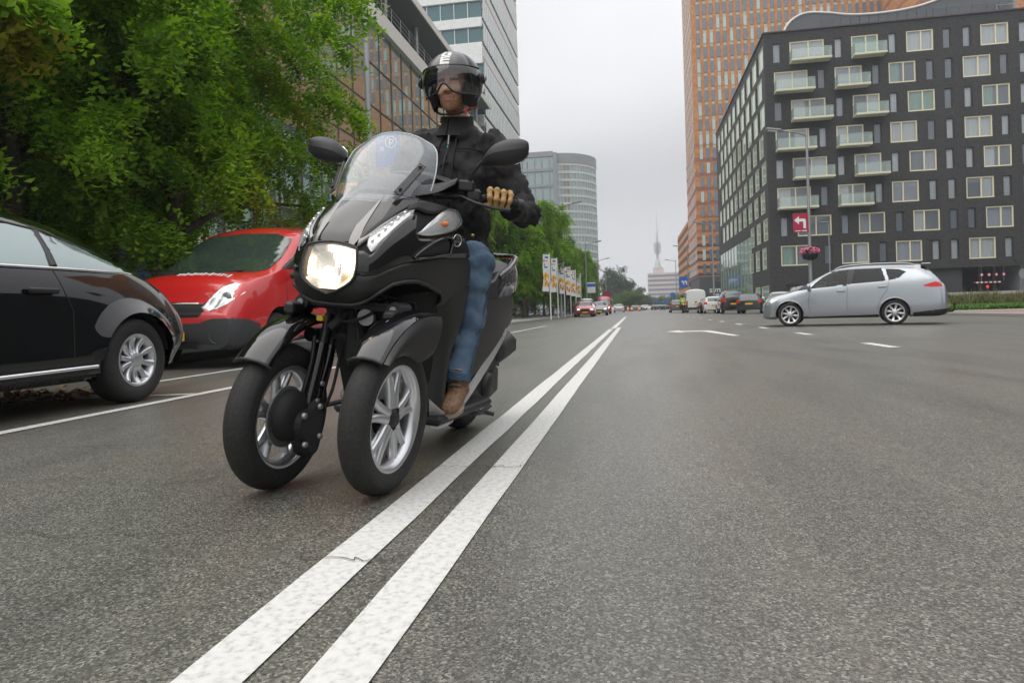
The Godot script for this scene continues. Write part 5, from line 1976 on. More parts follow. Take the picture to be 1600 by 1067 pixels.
func red_van() -> void:
	var o := thing("red_van", "red delivery van with grey bumper parked nose out behind the black car", "van", Transform3D(Basis(Vector3.UP, deg_to_rad(-1.0)).scaled(Vector3.ONE * 1.06), V(-5.8, 0, -10.35)))
	var cb := CarBody.new()
	cb.st = [[-2.39, .35, .86, .7, .92, 1.2, .9, 1.75, .8, 1.92], [-2.3, .3, .9, .7, .95, 1.2, .92, 1.78, .82, 1.96], [-1, .28, .92, .7, .955, 1.2, .92, 1.79, .82, 1.97], [.3, .28, .92, .7, .955, 1.2, .92, 1.76, .81, 1.95], [.65, .28, .92, .7, .955, 1.19, .92, 1.7, .8, 1.88], [1.0, .27, .92, .7, .955, 1.17, .92, 1.5, .8, 1.63], [1.35, .26, .92, .68, .955, 1.12, .91, 1.29, .82, 1.37], [1.65, .25, .92, .66, .95, 1.08, .9, 1.17, .82, 1.25], [1.95, .24, .9, .62, .94, 1.0, .88, 1.1, .78, 1.19], [2.2, .23, .88, .55, .92, .88, .87, 1.0, .75, 1.1], [2.34, .22, .83, .5, .88, .74, .83, .84, .7, .95], [2.42, .24, .76, .42, .8, .62, .76, .68, .62, .78]]
	cb.build(.028, 2.6)
	var glass := mat("van_glass", lin(.05, .07, .06, .3), .02, 0, {"metallic_specular": .9})
	var feats := [
		{"n": "grille", "on": "front", "m": M.matt_black, "poly": poly([[-.44, .62], [.44, .62], [.54, .78], [-.54, .78]])},
		{"n": "bumper", "on": "front", "m": mat("bumper_grey", lin(.045, .047, .05), .6), "poly": poly([[-.98, .1], [.98, .1], [.98, .6], [.6, .6], [.42, .55], [-.42, .55], [-.6, .6], [-.98, .6]])},
		{"n": "bumper", "on": "side", "m": M.bumper_grey, "poly": poly([[2.45, .1], [2.45, .6], [2.2, .58], [1.98, .52], [1.9, .2]])},
		{"n": "side_window", "on": "side", "m": glass, "poly": poly([[1.35, 1.24], [1.0, 1.42], [.66, 1.64], [.3, 1.68], [.3, 1.24]])},
		{"n": "side_moulding", "on": "side", "m": M.black_plastic, "poly": poly([[-2.3, .2], [1.0, .2], [1.0, .34], [-2.3, .34]])},
		{"n": "tail_light", "on": "rear", "m": M.red_lens, "poly": poly([[.74, .9], [.9, .9], [.88, 1.5], [.76, 1.5]])},
	]
	var paint := car_paint("red_paint", lin(.58, .012, .014), 0, .3)
	car_shell(o, cb, feats, [[1.5, .34, .4], [-1.5, .34, .4]], paint, .014, .1, 22)
	for s in [1.0, -1.0]:
		car_wheel(o, V(.82 * s, .33, 1.5), .33, .2, s, 6, .2, false, 0, M.silver_plastic)
		car_wheel(o, V(.82 * s, .33, -1.5), .33, .2, s, 6, .2, true)
		var mg := Geo.new().rbox(V(s * 1.12, 1.28, 1.1), V(.2, .34, .16), .06)
		mg.tube([V(s * .9, 1.15, 1.15), V(s * 1.06, 1.2, 1.12)], .04, 6)
		part(o, "wing_mirror", mg, M.black_plastic)
	seam(o, cb, [[1.3, .4], [1.34, .8], [1.28, 1.18]], M.matt_black)
	seam(o, cb, [[.22, .36], [.22, 1.2], [.24, 1.72]], M.matt_black)
	var zf := func(x, y): return van_front(cb, x, y)
	part(o, "windscreen", skin_patch(cb, [[-.79, 1.24, 1.42], [-.74, 1.2, 1.7], [-.5, 1.18, 1.79], [0.0, 1.175, 1.81], [.5, 1.18, 1.79], [.74, 1.2, 1.7], [.79, 1.24, 1.42]], "front", 1.0, .03, 14), mat("screen_glass", lin(.04, .06, .05), .03, 0.0, {"metallic_specular": 1.0}))
	# grille bars, chrome surround, emblem
	for y in [.66, .71]:
		part(o, "grille_bar", Geo.new().tube([V(-.46, y, 2.385), V(0, y, 2.46), V(.46, y, 2.385)], .009, 6), M.black_plastic)
	part(o, "grille_chrome", Geo.new().tube(Geo.spline([V(-.54, .775, 2.35), V(-.2, .79, 2.42), V(0, .79, 2.44), V(.2, .79, 2.42), V(.54, .775, 2.35)], 4), .018, 8), M.chrome)
	part(o, "emblem", Geo.new().tube(ring_path(V(0, .72, 2.475), .07, Basis.IDENTITY), .012, 8, false).cyl(V(-.07, .72, 2.475), V(.07, .72, 2.475), .01, 6), M.chrome)
	plate(o, T(V(.0, .4, 2.5)), "76-XGF-1")
	for k in 4:
		part(o, "intake_slat", Geo.new().rbox(V(0, .27 + .028 * k - .02, 2.48), V(.8, .012, .03), .004), M.matt_black)
	for s in [1.0, -1.0]:
		var hl := part(o, "headlight", skin_patch(cb, [[.44, .68, .73], [.54, .68, .86], [.64, .72, .98], [.74, .77, 1.03], [.82, .84, 1.01], [.87, .9, .96]], "front", s, .012, 7), mat("lamp_white", lin(.75, .77, .78), .15, .5) if s > 0 else M.lamp_white)
		part(hl, "bowl", Geo.new().ball(V(s * .72, .86, cb.end_z(.72, .86, 1.0) + .004), V(.06, .06, .02), 16, 10), M.galvanised)
		part(o, "fog_lamp", Geo.new().tube(ring_path(V(s * .62, .38, 2.42), .075, Basis(Vector3.UP, s * .35)), .014, 8, false), M.bumper_grey)
		part(o, "bonnet_vent", Geo.new().rbox(V(s * .42, cb.top_y(cb.at(1.8), .42) + .006, 1.8), V(.36, .012, .1), .005, Basis(Vector3.RIGHT, .3)), M.matt_black)
		part(o, "wiper", Geo.new().tube([V(s * .05 - .3, 1.185, 1.7), V(s * .3 - .1, 1.26, 1.56)], .012, 6), M.matt_black)
	# white lettering on the bonnet, too blurred to read: short slanted strokes
	for k in 15:
		var sx := -.1 + .05 * k
		part(o, "lettering_stroke", Geo.new().box(V(sx, cb.top_y(cb.at(2.08), absf(sx)) + .004, 2.08), V(.03, .006, .07 + .03 * sin(k * 3.7)), Basis(Vector3.RIGHT, .38)), M.white_plastic)
	part(o, "badge", Geo.new().rbox(V(-.5, 1.12, 1.92), V(.09, .008, .05), .003, Basis(Vector3.RIGHT, .35)), M.white_plastic)
	for s in [-.42, .42]:
		part(o, "seat", Geo.new().rbox(V(s, 1.1, .25), V(.5, .75, .2), .07).ball(V(s, 1.55, .22), V(.14, .13, .08), 12, 8), M.matt_black)
	part(o, "bulkhead", Geo.new().span(V(-.8, .4, -.2), V(.8, 1.85, -.24)), M.grey_panel)
	part(o, "dashboard", Geo.new().rbox(V(0, 1.06, 1.25), V(1.6, .2, .6), .06), M.black_plastic)

func van_front(_cb: CarBody, _x: float, _y: float) -> float:
	return 2.45

# simple car for the far rows: kind chooses the profile, front or rear faces the camera by turn
func far_car(called: String, label: String, category: String, at: Vector3, turn: float, kind: String, paint: Material, group := "", sc := 1.0) -> Node3D:
	var o := thing(called, label, category, Transform3D(Basis(Vector3.UP, turn).scaled(Vector3.ONE * sc), at), group)
	var cb := CarBody.new()
	var feats := []
	var axle := [1.3, -1.3]
	if kind == "van":
		cb.st = [[-2.5, .4, .9, .8, .96, 1.4, .95, 2.1, .88, 2.35], [-2.4, .3, .94, .8, .98, 1.4, .96, 2.15, .9, 2.4], [.6, .3, .94, .8, .98, 1.4, .96, 2.12, .88, 2.38], [1.2, .3, .94, .8, .98, 1.3, .95, 1.6, .84, 1.8], [1.7, .28, .92, .7, .96, 1.1, .9, 1.2, .8, 1.28], [2.3, .28, .86, .6, .9, .9, .84, .95, .7, 1.02], [2.45, .3, .7, .5, .75, .7, .7, .75, .55, .78]]
		feats = [{"n": "windscreen", "on": "front", "m": M.solid_glass, "poly": poly([[-.78, 1.32], [.78, 1.32], [.72, 2.1], [-.72, 2.1]])}, {"n": "tail_light", "on": "rear", "m": M.red_lens, "poly": poly([[.82, .8], [.97, .8], [.96, 1.25], [.82, 1.25]])}, {"n": "bumper", "on": "rear", "m": M.black_plastic, "poly": poly([[-1, .2], [1, .2], [1, .55], [-1, .55]])}, {"n": "side_window", "on": "side", "m": M.solid_glass, "poly": poly([[1.5, 1.32], [.7, 1.36], [.7, 1.95], [1.0, 1.85]])}, {"n": "headlight", "on": "front", "m": M.lens_reflector, "poly": poly([[.55, .75], [.85, .8], [.8, .98], [.6, .92]])}, {"n": "grille", "on": "front", "m": M.matt_black, "poly": poly([[-.5, .5], [.5, .5], [.5, .75], [-.5, .75]])}]
		axle = [1.55, -1.45]
	elif kind == "mpv" or kind == "hatch":
		var h := 1.72 if kind == "mpv" else 1.46
		var d := h - 1.46
		cb.st = [[-2.1, .32, .7, .55, .78, .8 + d * .5, .7, .95 + d * .7, .6, 1.0 + d], [-2.0, .24, .82, .58, .88, .95 + d * .5, .78, 1.15 + d * .8, .6, 1.25 + d], [-1.6, .2, .86, .58, .9, 1.0 + d * .6, .8, 1.34 + d * .95, .6, 1.42 + d], [-.6, .2, .86, .56, .89, .97 + d * .6, .82, 1.36 + d * .95, .62, 1.46 + d], [.2, .2, .86, .56, .89, .95 + d * .5, .83, 1.3 + d * .95, .62, 1.4 + d], [.7, .2, .86, .56, .89, .93 + d * .4, .82, 1.1 + d * .8, .64, 1.2 + d * .9], [1.1, .2, .86, .55, .89, .9 + d * .3, .82, .96 + d * .35, .68, 1.0 + d * .4], [1.7, .22, .84, .52, .87, .8 + d * .2, .78, .85 + d * .2, .64, .9 + d * .2], [2.0, .26, .72, .46, .78, .66, .7, .7, .56, .74], [2.1, .3, .62, .42, .66, .56, .6, .6, .46, .62]]
		feats = [{"n": "windscreen", "on": "front", "m": M.solid_glass, "poly": poly([[-.66, 1.03 + d * .45], [.66, 1.03 + d * .45], [.57, 1.36 + d], [-.57, 1.36 + d]])}, {"n": "rear_window", "on": "rear", "m": M.solid_glass, "poly": poly([[-.62, 1.0 + d * .6], [.62, 1.0 + d * .6], [.56, 1.36 + d], [-.56, 1.36 + d]])}, {"n": "side_window", "on": "side", "m": M.solid_glass, "poly": poly([[.95, .98 + d * .5], [-.3, 1.0 + d * .6], [-.3, 1.33 + d * .95], [.25, 1.28 + d * .95]])}, {"n": "side_window", "on": "side", "m": M.solid_glass, "poly": poly([[-.38, 1.0 + d * .6], [-1.7, 1.06 + d * .6], [-1.45, 1.3 + d * .95], [-.38, 1.33 + d * .95]])}, {"n": "tail_light", "on": "rear", "m": M.red_lens, "poly": poly([[.6, .78 + d * .3], [.9, .78 + d * .3], [.86, 1.0 + d * .95], [.66, 1.0 + d * .6]])}, {"n": "headlight", "on": "front", "m": M.lens_reflector, "poly": poly([[.44, .6], [.84, .64], [.78, .78], [.5, .72]])}, {"n": "grille", "on": "front", "m": M.matt_black, "poly": poly([[-.4, .36], [.4, .36], [.36, .62], [-.36, .62]])}]
	else:
		cb.st = [[-2.25, .32, .7, .5, .78, .72, .72, .8, .6, .84], [-2.15, .24, .82, .55, .87, .88, .78, .94, .66, .97], [-1.55, .2, .85, .56, .89, .95, .8, 1.0, .68, 1.03], [-1.2, .2, .85, .56, .89, .95, .81, 1.12, .62, 1.18], [-.75, .2, .85, .56, .89, .94, .82, 1.3, .6, 1.38], [-.1, .2, .85, .56, .89, .93, .82, 1.34, .6, 1.43], [.4, .2, .85, .56, .89, .92, .82, 1.24, .6, 1.34], [.8, .2, .85, .56, .89, .9, .82, 1.02, .64, 1.1], [1.1, .2, .85, .55, .89, .88, .81, .93, .7, .96], [1.8, .22, .84, .52, .87, .8, .78, .84, .68, .87], [2.15, .26, .76, .48, .8, .68, .74, .74, .62, .78], [2.25, .3, .68, .44, .72, .6, .68, .66, .56, .7]]
		feats = [{"n": "windscreen", "on": "front", "m": M.solid_glass, "poly": poly([[-.64, .98], [.64, .98], [.55, 1.33], [-.55, 1.33]])}, {"n": "rear_window", "on": "rear", "m": M.solid_glass, "poly": poly([[-.62, 1.04], [.62, 1.04], [.56, 1.34], [-.56, 1.34]])}, {"n": "side_window", "on": "side", "m": M.solid_glass, "poly": poly([[.9, .96], [-.25, .97], [-.25, 1.3], [.35, 1.22]])}, {"n": "side_window", "on": "side", "m": M.solid_glass, "poly": poly([[-.32, .97], [-1.2, .98], [-.8, 1.26], [-.32, 1.3]])}, {"n": "tail_light", "on": "rear", "m": M.red_lens, "poly": poly([[.5, .72], [.86, .72], [.84, .88], [.52, .86]])}, {"n": "headlight", "on": "front", "m": M.lens_reflector, "poly": poly([[.46, .56], [.82, .58], [.8, .73], [.48, .73]])}, {"n": "grille", "on": "front", "m": M.matt_black, "poly": poly([[-.36, .5], [.36, .5], [.34, .74], [-.34, .74]])}, {"n": "bumper", "on": "front", "m": M.bumper_grey, "poly": poly([[-.8, .36], [.8, .36], [.8, .48], [-.8, .48]])}]
	cb.build(.085, 1.0)
	car_shell(o, cb, feats, [[axle[0], .31, .36], [axle[1], .31, .36]], paint, .04, .05, 7)
	for s in [1.0, -1.0]:
		for z in axle:
			car_wheel(o, V(.78 * s, .31, z), .31, .2, s, 6, .2, true)
		part(o, "wing_mirror", Geo.new().ball(V(s * 1.0, 1.05, .75), V(.1, .08, .06), 8, 6), paint if kind != "van" else M.black_plastic)
	var zb: float = cb.st[0][0]
	var zt: float = cb.st[cb.st.size() - 1][0]
	plate(o, Transform3D(Basis(Vector3.UP, PI), V(0, .72 if kind != "van" else .9, zb - .07)), "")
	plate(o, Transform3D(Basis.IDENTITY, V(0, .42, zt + .065)), "")
	return o

func cars() -> void:
	black_car()
	red_van()
	silver_car()
	var white := car_paint("white_paint", lin(.68, .68, .66), 0, .35)
	var black := car_paint("dark_blue_paint", lin(.012, .014, .02), .2, .3)
	var grey := car_paint("grey_paint", lin(.12, .13, .14), .4, .35)
	var red: Material = M.red_paint
	var green := car_paint("dark_green_paint", lin(.02, .03, .028), .2, .3)
	var g := "cars parked along the brick tower side"
	var merc := far_car("white_car", "old white saloon with orange indicators parked behind the silver car", "car", V(9.3, 0, -46.5), deg_to_rad(-14), "saloon", white, g)
	for s in [1.0, -1.0]:
		part(merc, "indicator", Geo.new().rbox(V(s * .82, .65, 2.08), V(.12, .16, .2), .02), M.amber_lens)
	part(merc, "chrome_bumper", Geo.new().rbox(V(0, .45, 2.27), V(1.66, .1, .1), .03), M.chrome)
	far_car("dark_car", "dark hatchback parked between the white saloon and the dark people carrier", "car", V(8.55, 0, -53.0), PI + deg_to_rad(-14), "hatch", green, g)
	far_car("dark_car", "dark people carrier with tall red tail lights parked on the kerb side", "car", V(7.5, 0, -56.5), PI, "mpv", black, g, 1.05)
	far_car("white_car", "white hatchback squeezed in beside the dark people carrier", "car", V(6.75, 0, -62.5), PI, "hatch", white, g)
	far_car("black_saloon", "black saloon with yellow rear plate parked behind the white van", "car", V(6.6, 0, -64.5), PI, "saloon", black, g)
	far_car("white_van", "tall white van with closed rear doors parked far along the kerb", "van", V(6.2, 0, -74.5), PI, "van", white, g)
	far_car("dark_car", "dark hatchback half hidden behind the white van and motorcyclist", "car", V(4.9, 0, -82.0), PI, "hatch", grey, g)
	far_car("dark_car", "dark estate peeping over the bonnet of the silver car", "car", V(10.6, 0, -40.5), deg_to_rad(60), "mpv", grey, "", .95)
	var lg := "cars parked along the square"
	far_car("red_car", "red sporty car parked by the kerb beside the banners", "car", V(-4.4, 0, -60.5), deg_to_rad(6), "saloon", red, lg, .98)
	far_car("white_car", "white tall car parked behind the red sporty car", "car", V(-4.6, 0, -66.5), deg_to_rad(4), "mpv", white, lg)
	far_car("dark_car", "dark grey hatchback parked before the red delivery van by the square", "car", V(-3.6, 0, -70.5), deg_to_rad(4), "hatch", grey, lg)
	far_car("red_delivery_van", "red delivery van parked at the end of the row by the square", "van", V(-3.9, 0, -90.0), 0.0, "van", red, lg, .95)
	var fg := "cars far down the street"
	far_car("silver_saloon", "pale saloon driving away far down the middle of the street", "car", V(-2.6, 0, -118.0), PI, "saloon", white, fg)
	for q in [[1.2, -185.0, "grey"], [3.6, -188.0, "white"], [6.4, -183.0, "dark"], [7.8, -180.0, "dark"]]:
		far_car("distant_car", "small %s car standing at the far junction" % q[2], "car", V(q[0], 0, q[1]), 1.3, "hatch", {"grey": grey, "white": white, "dark": black}[q[2]], fg)

# ---------------------------------------------------------------- the three-wheeled scooter
# local axes: x to its left hand side, y up (it leans), z ahead; origin on the road below the front axle
func ride_frame() -> Transform3D:
	var ya := deg_to_rad(7.0)
	var ln := deg_to_rad(6.5)
	var fw := V(-sin(ya), 0, cos(ya))
	var la := V(cos(ya), 0, sin(ya))
	var up := Vector3.UP * cos(ln) + la * sin(ln)
	var lat := la * cos(ln) - Vector3.UP * sin(ln)
	return Transform3D(Basis(lat, up, fw), V(-1.113, 0, -2.25))

const FAIR := [[.665, 0, .0, .075, -.005, .14, -.05, .172, -.14, .19, -.28, .2, -.42],
	[.72, 0, .045, .1, .035, .168, -.02, .195, -.13, .218, -.32, .235, -.6],
	[.80, 0, .05, .1, .04, .175, -.02, .203, -.15, .227, -.36, .245, -.66],
	[.88, 0, .02, .095, .01, .17, -.045, .204, -.175, .23, -.38, .245, -.64],
	[.95, 0, -.04, .09, -.048, .16, -.1, .2, -.22, .225, -.4, .235, -.6],
	[1.02, 0, -.11, .085, -.125, .15, -.17, .19, -.28, .21, -.42, .215, -.58],
	[1.07, 0, -.17, .08, -.18, .14, -.22, .175, -.32, .19, -.44, .19, -.56]]

func fair_at(u: float, v: float, off := 0.0, s := 1.0) -> Vector3:
	var p := fair_raw(u, v)
	if off != 0.0:
		var e := .04
		var du := fair_raw(minf(u + e, 5.0), v) - fair_raw(maxf(u - e, -.2), v)
		var dv := fair_raw(u, minf(v + e, 6.0)) - fair_raw(u, maxf(v - e, 0.0))
		var n := du.cross(dv).normalized()
		if n.dot(p - V(0, .85, -.5)) < 0:
			n = -n
		p += n * off
	p.x *= s
	return p

func fair_raw(u: float, v: float) -> Vector3:
	v = clampf(v, 0, 6)
	var j := mini(int(v), 5)
	var rows := []
	for k in [maxi(j - 1, 0), j, j + 1, mini(j + 2, 6)]:
		var r: Array = FAIR[k]
		var w := absf(u)
		var i := mini(int(w), 4)
		var pts := []
		for m in [i - 1, i, i + 1, mini(i + 2, 5)]:
			var mm := absi(m)
			pts.append(V(r[1 + 2 * mm] * (-1.0 if m < 0 else 1.0), r[0], r[2 + 2 * mm]))
		var q := Geo.cr(pts[0], pts[1], pts[2], pts[3], w - i)
		if u < 0:
			q.x = -q.x
		rows.append(q)
	return Geo.cr(rows[0], rows[1], rows[2], rows[3], v - j)

# a body panel laid on the fairing: columns [u, v low, v high]
func fair_panel(cols: Array, off: float, s: float, nv := 10, thick := .006, dense := 4) -> Geo:
	var a := []
	for c in cols:
		a.append(V(c[0], c[1], c[2]))
	var line := []
	for i in a.size() - 1:
		for k in dense:
			var t := float(k) / dense
			var q: Vector3 = Geo.cr(a[maxi(i - 1, 0)], a[i], a[i + 1], a[mini(i + 2, a.size() - 1)], t)
			q.x = lerpf(a[i].x, a[i + 1].x, t)
			line.append(q)
	line.append(a[a.size() - 1])
	var g := []
	for q in line:
		var row := []
		for k in nv + 1:
			var t := float(k) / nv
			# edges roll in a little
			var e := minf(minf(t, 1 - t) * 8.0, 1.0)
			row.append(fair_at(q.x, lerpf(q.y, q.z, t), off - .004 * (1 - e) * (1 - e), s))
		g.append(row)
	return Geo.new().grid(g, V(0, .85, -.5), thick)

func alloy_wheel(root: Node3D, ctr: Vector3, r: float, w: float, rim: float, face: float) -> void:
	var ax := Transform3D(Basis(Vector3.BACK, -PI / 2), Vector3.ZERO)
	var h := w / 2
	var prof := [Vector2(rim, h * .78), Vector2(rim + .014, h * .96)]
	for k in 13:
		var a := lerpf(1.25, -1.25, k / 12.0)
		prof.append(Vector2(r - .052 + .052 * cos(a) * 1.0, h * sin(a) / sin(1.25)))
	prof.append(Vector2(rim + .014, -h * .96))
	prof.append(Vector2(rim, -h * .78))
	var wheel := part(root, "wheel", Geo.new().lathe(prof, ax, 72), M.tyre, Transform3D(Basis.IDENTITY, ctr))
	part(wheel, "rim", Geo.new().lathe([Vector2(rim + .012, h * .8), Vector2(rim - .004, h * .8), Vector2(rim - .014, h * .7), Vector2(rim - .026, h * .3), Vector2(rim - .028, -h * .3), Vector2(rim - .014, -h * .7), Vector2(rim - .004, -h * .8), Vector2(rim + .012, -h * .8)], ax, 72), M.satin_alloy)
	for k in 5:
		var a := TAU * k / 5 + .35
		var d := V(0, sin(a), cos(a))
		var q := V(0, cos(a), -sin(a))
		for e: float in [-1.0, 1.0]:
			var rows := []
			for u in 6:
				var f := u / 5.0
				var rr := lerpf(.035, rim - .018, f)
				var c: Vector3 = d * rr + q * e * (.012 + .030 * f * f)
				var wd := .0125 + .005 * (1 - f)
				var px := face * (h * .35 + .012 * (1 - f))
				rows.append([c + q * wd + V(-face * .02, 0, 0) + V(px, 0, 0), c + q * wd * .75 + V(px, 0, 0), c - q * wd * .75 + V(px, 0, 0), c - q * wd + V(-face * .02, 0, 0) + V(px, 0, 0), c + V(-face * .034 + px, 0, 0)])
			for row in rows:
				row.append(row[0])
			part(wheel, "spoke", Geo.new().sheet(rows, 2, 2, d * .1 + q * e * .02 + V(face * h * .35 - face * .015, 0, 0)), M.satin_alloy)
	part(wheel, "hub", Geo.new().lathe([Vector2(0, h * .75), Vector2(.022, h * .75), Vector2(.03, h * .6), Vector2(.046, h * .45), Vector2(.05, -h * .6), Vector2(0, -h * .7)], Transform3D(Basis(Vector3.BACK, -PI / 2 * face), Vector3.ZERO), 24), M.black_plastic)
	part(wheel, "brake_disc", Geo.new().lathe([Vector2(.06, -.004), Vector2(.11, -.004), Vector2(.11, .004), Vector2(.06, .004)], Transform3D(ax.basis, V(-face * h * .55, 0, 0)), 32), M.galvanised)

func front_fender(root: Node3D, ctr: Vector3, s: float) -> void:
	var rows := []
	var flank := []
	for q in [[50, .278, .01, 0.0], [60, .287, .028, .002], [72, .303, .055, .006], [86, .328, .1, .012], [100, .36, .15, .018], [112, .392, .165, .024], [122, .422, .15, .03]]:
		var a := deg_to_rad(q[0])
		var row := []
		var R: float = q[1]
		for e in [[-.066, -.03], [-.06, -.012], [-.035, 0.0], [0.0, .006], [.035, .003], [.062, -.008]]:
			var rr: float = R + e[1]
			row.append(ctr + V(s * (e[0] + q[3] * (.6 if e[0] > 0 else 0.0)), sin(a) * rr, cos(a) * rr))
		rows.append(row)
		var fl := []
		for e in [[.063, -.012, 0.0], [.078, -.3, .3], [.082, -.75, .75], [.074, -1.0, 1.0]]:
			var rr: float = R - .012 - q[2] * e[2]
			fl.append(ctr + V(s * (e[0] + q[3] * .7), sin(a) * rr, cos(a) * rr))
		flank.append(fl)
	var last: Array = flank[flank.size() - 1]
	var tailp := []
	for p in last:
		tailp.append(p + V(-s * .012, -.05, -.045))
	var f := part(root, "front_fender", Geo.new().sheet(rows, 5, 4, ctr, .004), M.gloss_black)
	part(f, "fender_flare", Geo.new().sheet(flank, 4, 3, ctr + V(-s * .1, .1, -.1), .004), M.fairing_grey)
	part(f, "fender_lip", Geo.new().tube([rows[0][0], rows[0][1] + V(0, -.002, .004), rows[0][2] + V(0, 0, .006), rows[0][3] + V(0, 0, .006), rows[0][4] + V(0, 0, .006), rows[0][5] + V(0, -.002, .004)], .006, 6), M.black_plastic)
	# struts that carry it
	part(f, "fender_stay", Geo.new().tube(Geo.spline([ctr + V(-s * .07, .08, -.03), ctr + V(-s * .078, .2, -.06), ctr + V(-s * .07, .29, -.08)], 3), .008, 6), M.dark_metal)

func scooter() -> void:
	scooter_mats()
	var o := thing("three_wheeled_scooter", "black three-wheeled scooter with lit headlight and clear windscreen leaning into the bend", "scooter", ride_frame())
	var tan8 := tan(deg_to_rad(6.5))
	# wheels
	for s: float in [1.0, -1.0]:
		var wx := .238 if s > 0 else -.188
		var c := V(wx, .2645 + wx * tan8, 0)
		alloy_wheel(o, c, .2625, .1, .182, s)
		front_fender(o, c, s)
		# fork: two tubes and a cast hub carrier on the inner side
		var ix := c.x - s * .088
		var fk := part(o, "fork", Geo.new().tube([V(ix, c.y - .03, -.02), V(ix + s * .006, c.y + .2, -.10), V(ix + s * .01, c.y + .26, -.122)], [.027, .027, .024], 16).tube([V(ix, c.y + .0, -.075), V(ix + s * .006, c.y + .19, -.155), V(ix + s * .01, c.y + .25, -.178)], [.024, .024, .021], 16), M.gloss_black)
		part(fk, "fork_tube", Geo.new().tube([V(ix + s * .01, c.y + .25, -.12), V(ix + s * .014, c.y + .37, -.165)], .017, 14).tube([V(ix + s * .01, c.y + .24, -.175), V(ix + s * .014, c.y + .36, -.22)], .016, 14), M.dark_metal)
		for q in [[.0, -.03], [.06, -.055], [.12, -.08]]:
			part(fk, "bolt", Geo.new().cyl(V(ix - s * .025, c.y + q[0], q[1]), V(ix - s * .034, c.y + q[0], q[1]), .009, 10), M.galvanised)
		var hub := Geo.new()
		hub.prism(hub_outline(), .07, Transform3D(Basis(Vector3.UP, -PI / 2), V(ix + .035, c.y - .01, -.01)), .014)
		part(o, "hub_carrier", hub, M.black_plastic)
		for q in [[-.06, -.06], [.03, -.075], [.045, .03], [-.05, .05]]:
			part(o, "hub_bolt", Geo.new().lathe([Vector2(0, .009), Vector2(.009, .009), Vector2(.011, .006), Vector2(.011, -.004)], Transform3D(Basis(Vector3.BACK, PI / 2 * s), V(ix - s * .038, c.y - .01 + q[1], -.01 + q[0])), 12), M.galvanised)
		part(o, "brake_cover", Geo.new().lathe([Vector2(0, .04), Vector2(.06, .038), Vector2(.088, .02), Vector2(.092, -.01)], Transform3D(Basis(Vector3.BACK, PI / 2 * s), V(ix + s * .02, c.y + .015, .035)), 28), M.matt_black)
		part(o, "caliper", Geo.new().rbox(V(ix + s * .02, c.y - .055, -.085), V(.05, .09, .06), .012), M.dark_metal)
		part(o, "brake_hose", Geo.new().tube(Geo.spline([V(ix - s * .02, c.y - .01, -.09), V(ix - s * .06, c.y + .1, -.1), V(ix - s * .03, c.y + .25, -.2), V(ix - s * .05, .66, -.26)], 5), .006, 6), M.matt_black)
		# tie rod joint
		part(o, "tie_rod", Geo.new().tube([V(ix - s * .01, c.y + .03, -.11), V(s * .02, c.y + .0 - .2 * s * tan8 + .03, -.16)], .009, 8).ball(V(ix - s * .01, c.y + .03, -.11), Vector3.ONE * .016, 10, 8), M.dark_metal)
	# leaning linkage between the forks
	for q in [[.655, -.13, .036], [.53, -.2, .03]]:
		part(o, "link_arm", Geo.new().rbox(V(0, q[0], q[1]), V(.4, q[2], .05), .012, Basis(Vector3.BACK, .0)), M.black_plastic)
		for s: float in [1.0, -1.0]:
			part(o, "link_joint", Geo.new().cyl(V(s * .19, q[0], q[1] + .04), V(s * .19, q[0], q[1] - .05), .028, 14), M.dark_metal)
	part(o, "link_column", Geo.new().rbox(V(0, .58, -.2), V(.09, .3, .1), .025), M.matt_black)
	for s: float in [1.0, -1.0]:
		part(o, "link_end", Geo.new().rbox(V(s * .2, .63, -.09), V(.05, .05, .14), .015), M.black_plastic)
		part(o, "link_bolt", Geo.new().cyl(V(s * .19, .655, -.088), V(s * .19, .655, -.08), .012, 10), M.galvanised)
	part(o, "damper", Geo.new().tube([V(-.09, .56, -.14), V(-.02, .66, -.2)], .022, 12), M.dark_metal)
	var coil := []
	for k in 60:
		var a := k * .62
		coil.append(V(.09, .5 + k * .0032, -.17) + V(cos(a) * .03, 0, sin(a) * .03))
	part(o, "spring", Geo.new().tube(coil, .005, 6), M.dark_metal)
	part(o, "horn", Geo.new().lathe([Vector2(0, .02), Vector2(.03, .02), Vector2(.034, 0), Vector2(.02, -.02)], axis_y_to(V(.2, -.1, 1), V(.07, .62, -.12)), 18), M.galvanised)
	part(o, "cable", Geo.new().tube(Geo.spline([V(-.04, .66, -.1), V(.0, .6, -.07), V(.08, .62, -.08), V(.13, .68, -.16)], 5), .006, 6), M.matt_black)
	part(o, "cable", Geo.new().tube(Geo.spline([V(.02, .66, -.12), V(.06, .5, -.1), V(.03, .42, -.16), V(.02, .36, -.22)], 5), .006, 6), M.matt_black)
	part(o, "connector", Geo.new().rbox(V(-.1, .6, -.09), V(.03, .022, .03), .005), mat("yellow_plug", lin(.6, .4, .03), .5))
	# inner mudguard and radiator
	part(o, "inner_guard", Geo.new().sheet([[V(-.2, .68, -.24), V(0, .7, -.22), V(.2, .68, -.24)], [V(-.19, .5, -.33), V(0, .5, -.31), V(.19, .5, -.33)], [V(-.17, .25, -.42), V(0, .25, -.4), V(.17, .25, -.42)]], 4, 4, V(0, .45, -1), .01), M.matt_black)
	part(o, "radiator_guard", Geo.new().rbox(V(.02, .4, -.32), V(.16, .2, .05), .02), M.matt_black)
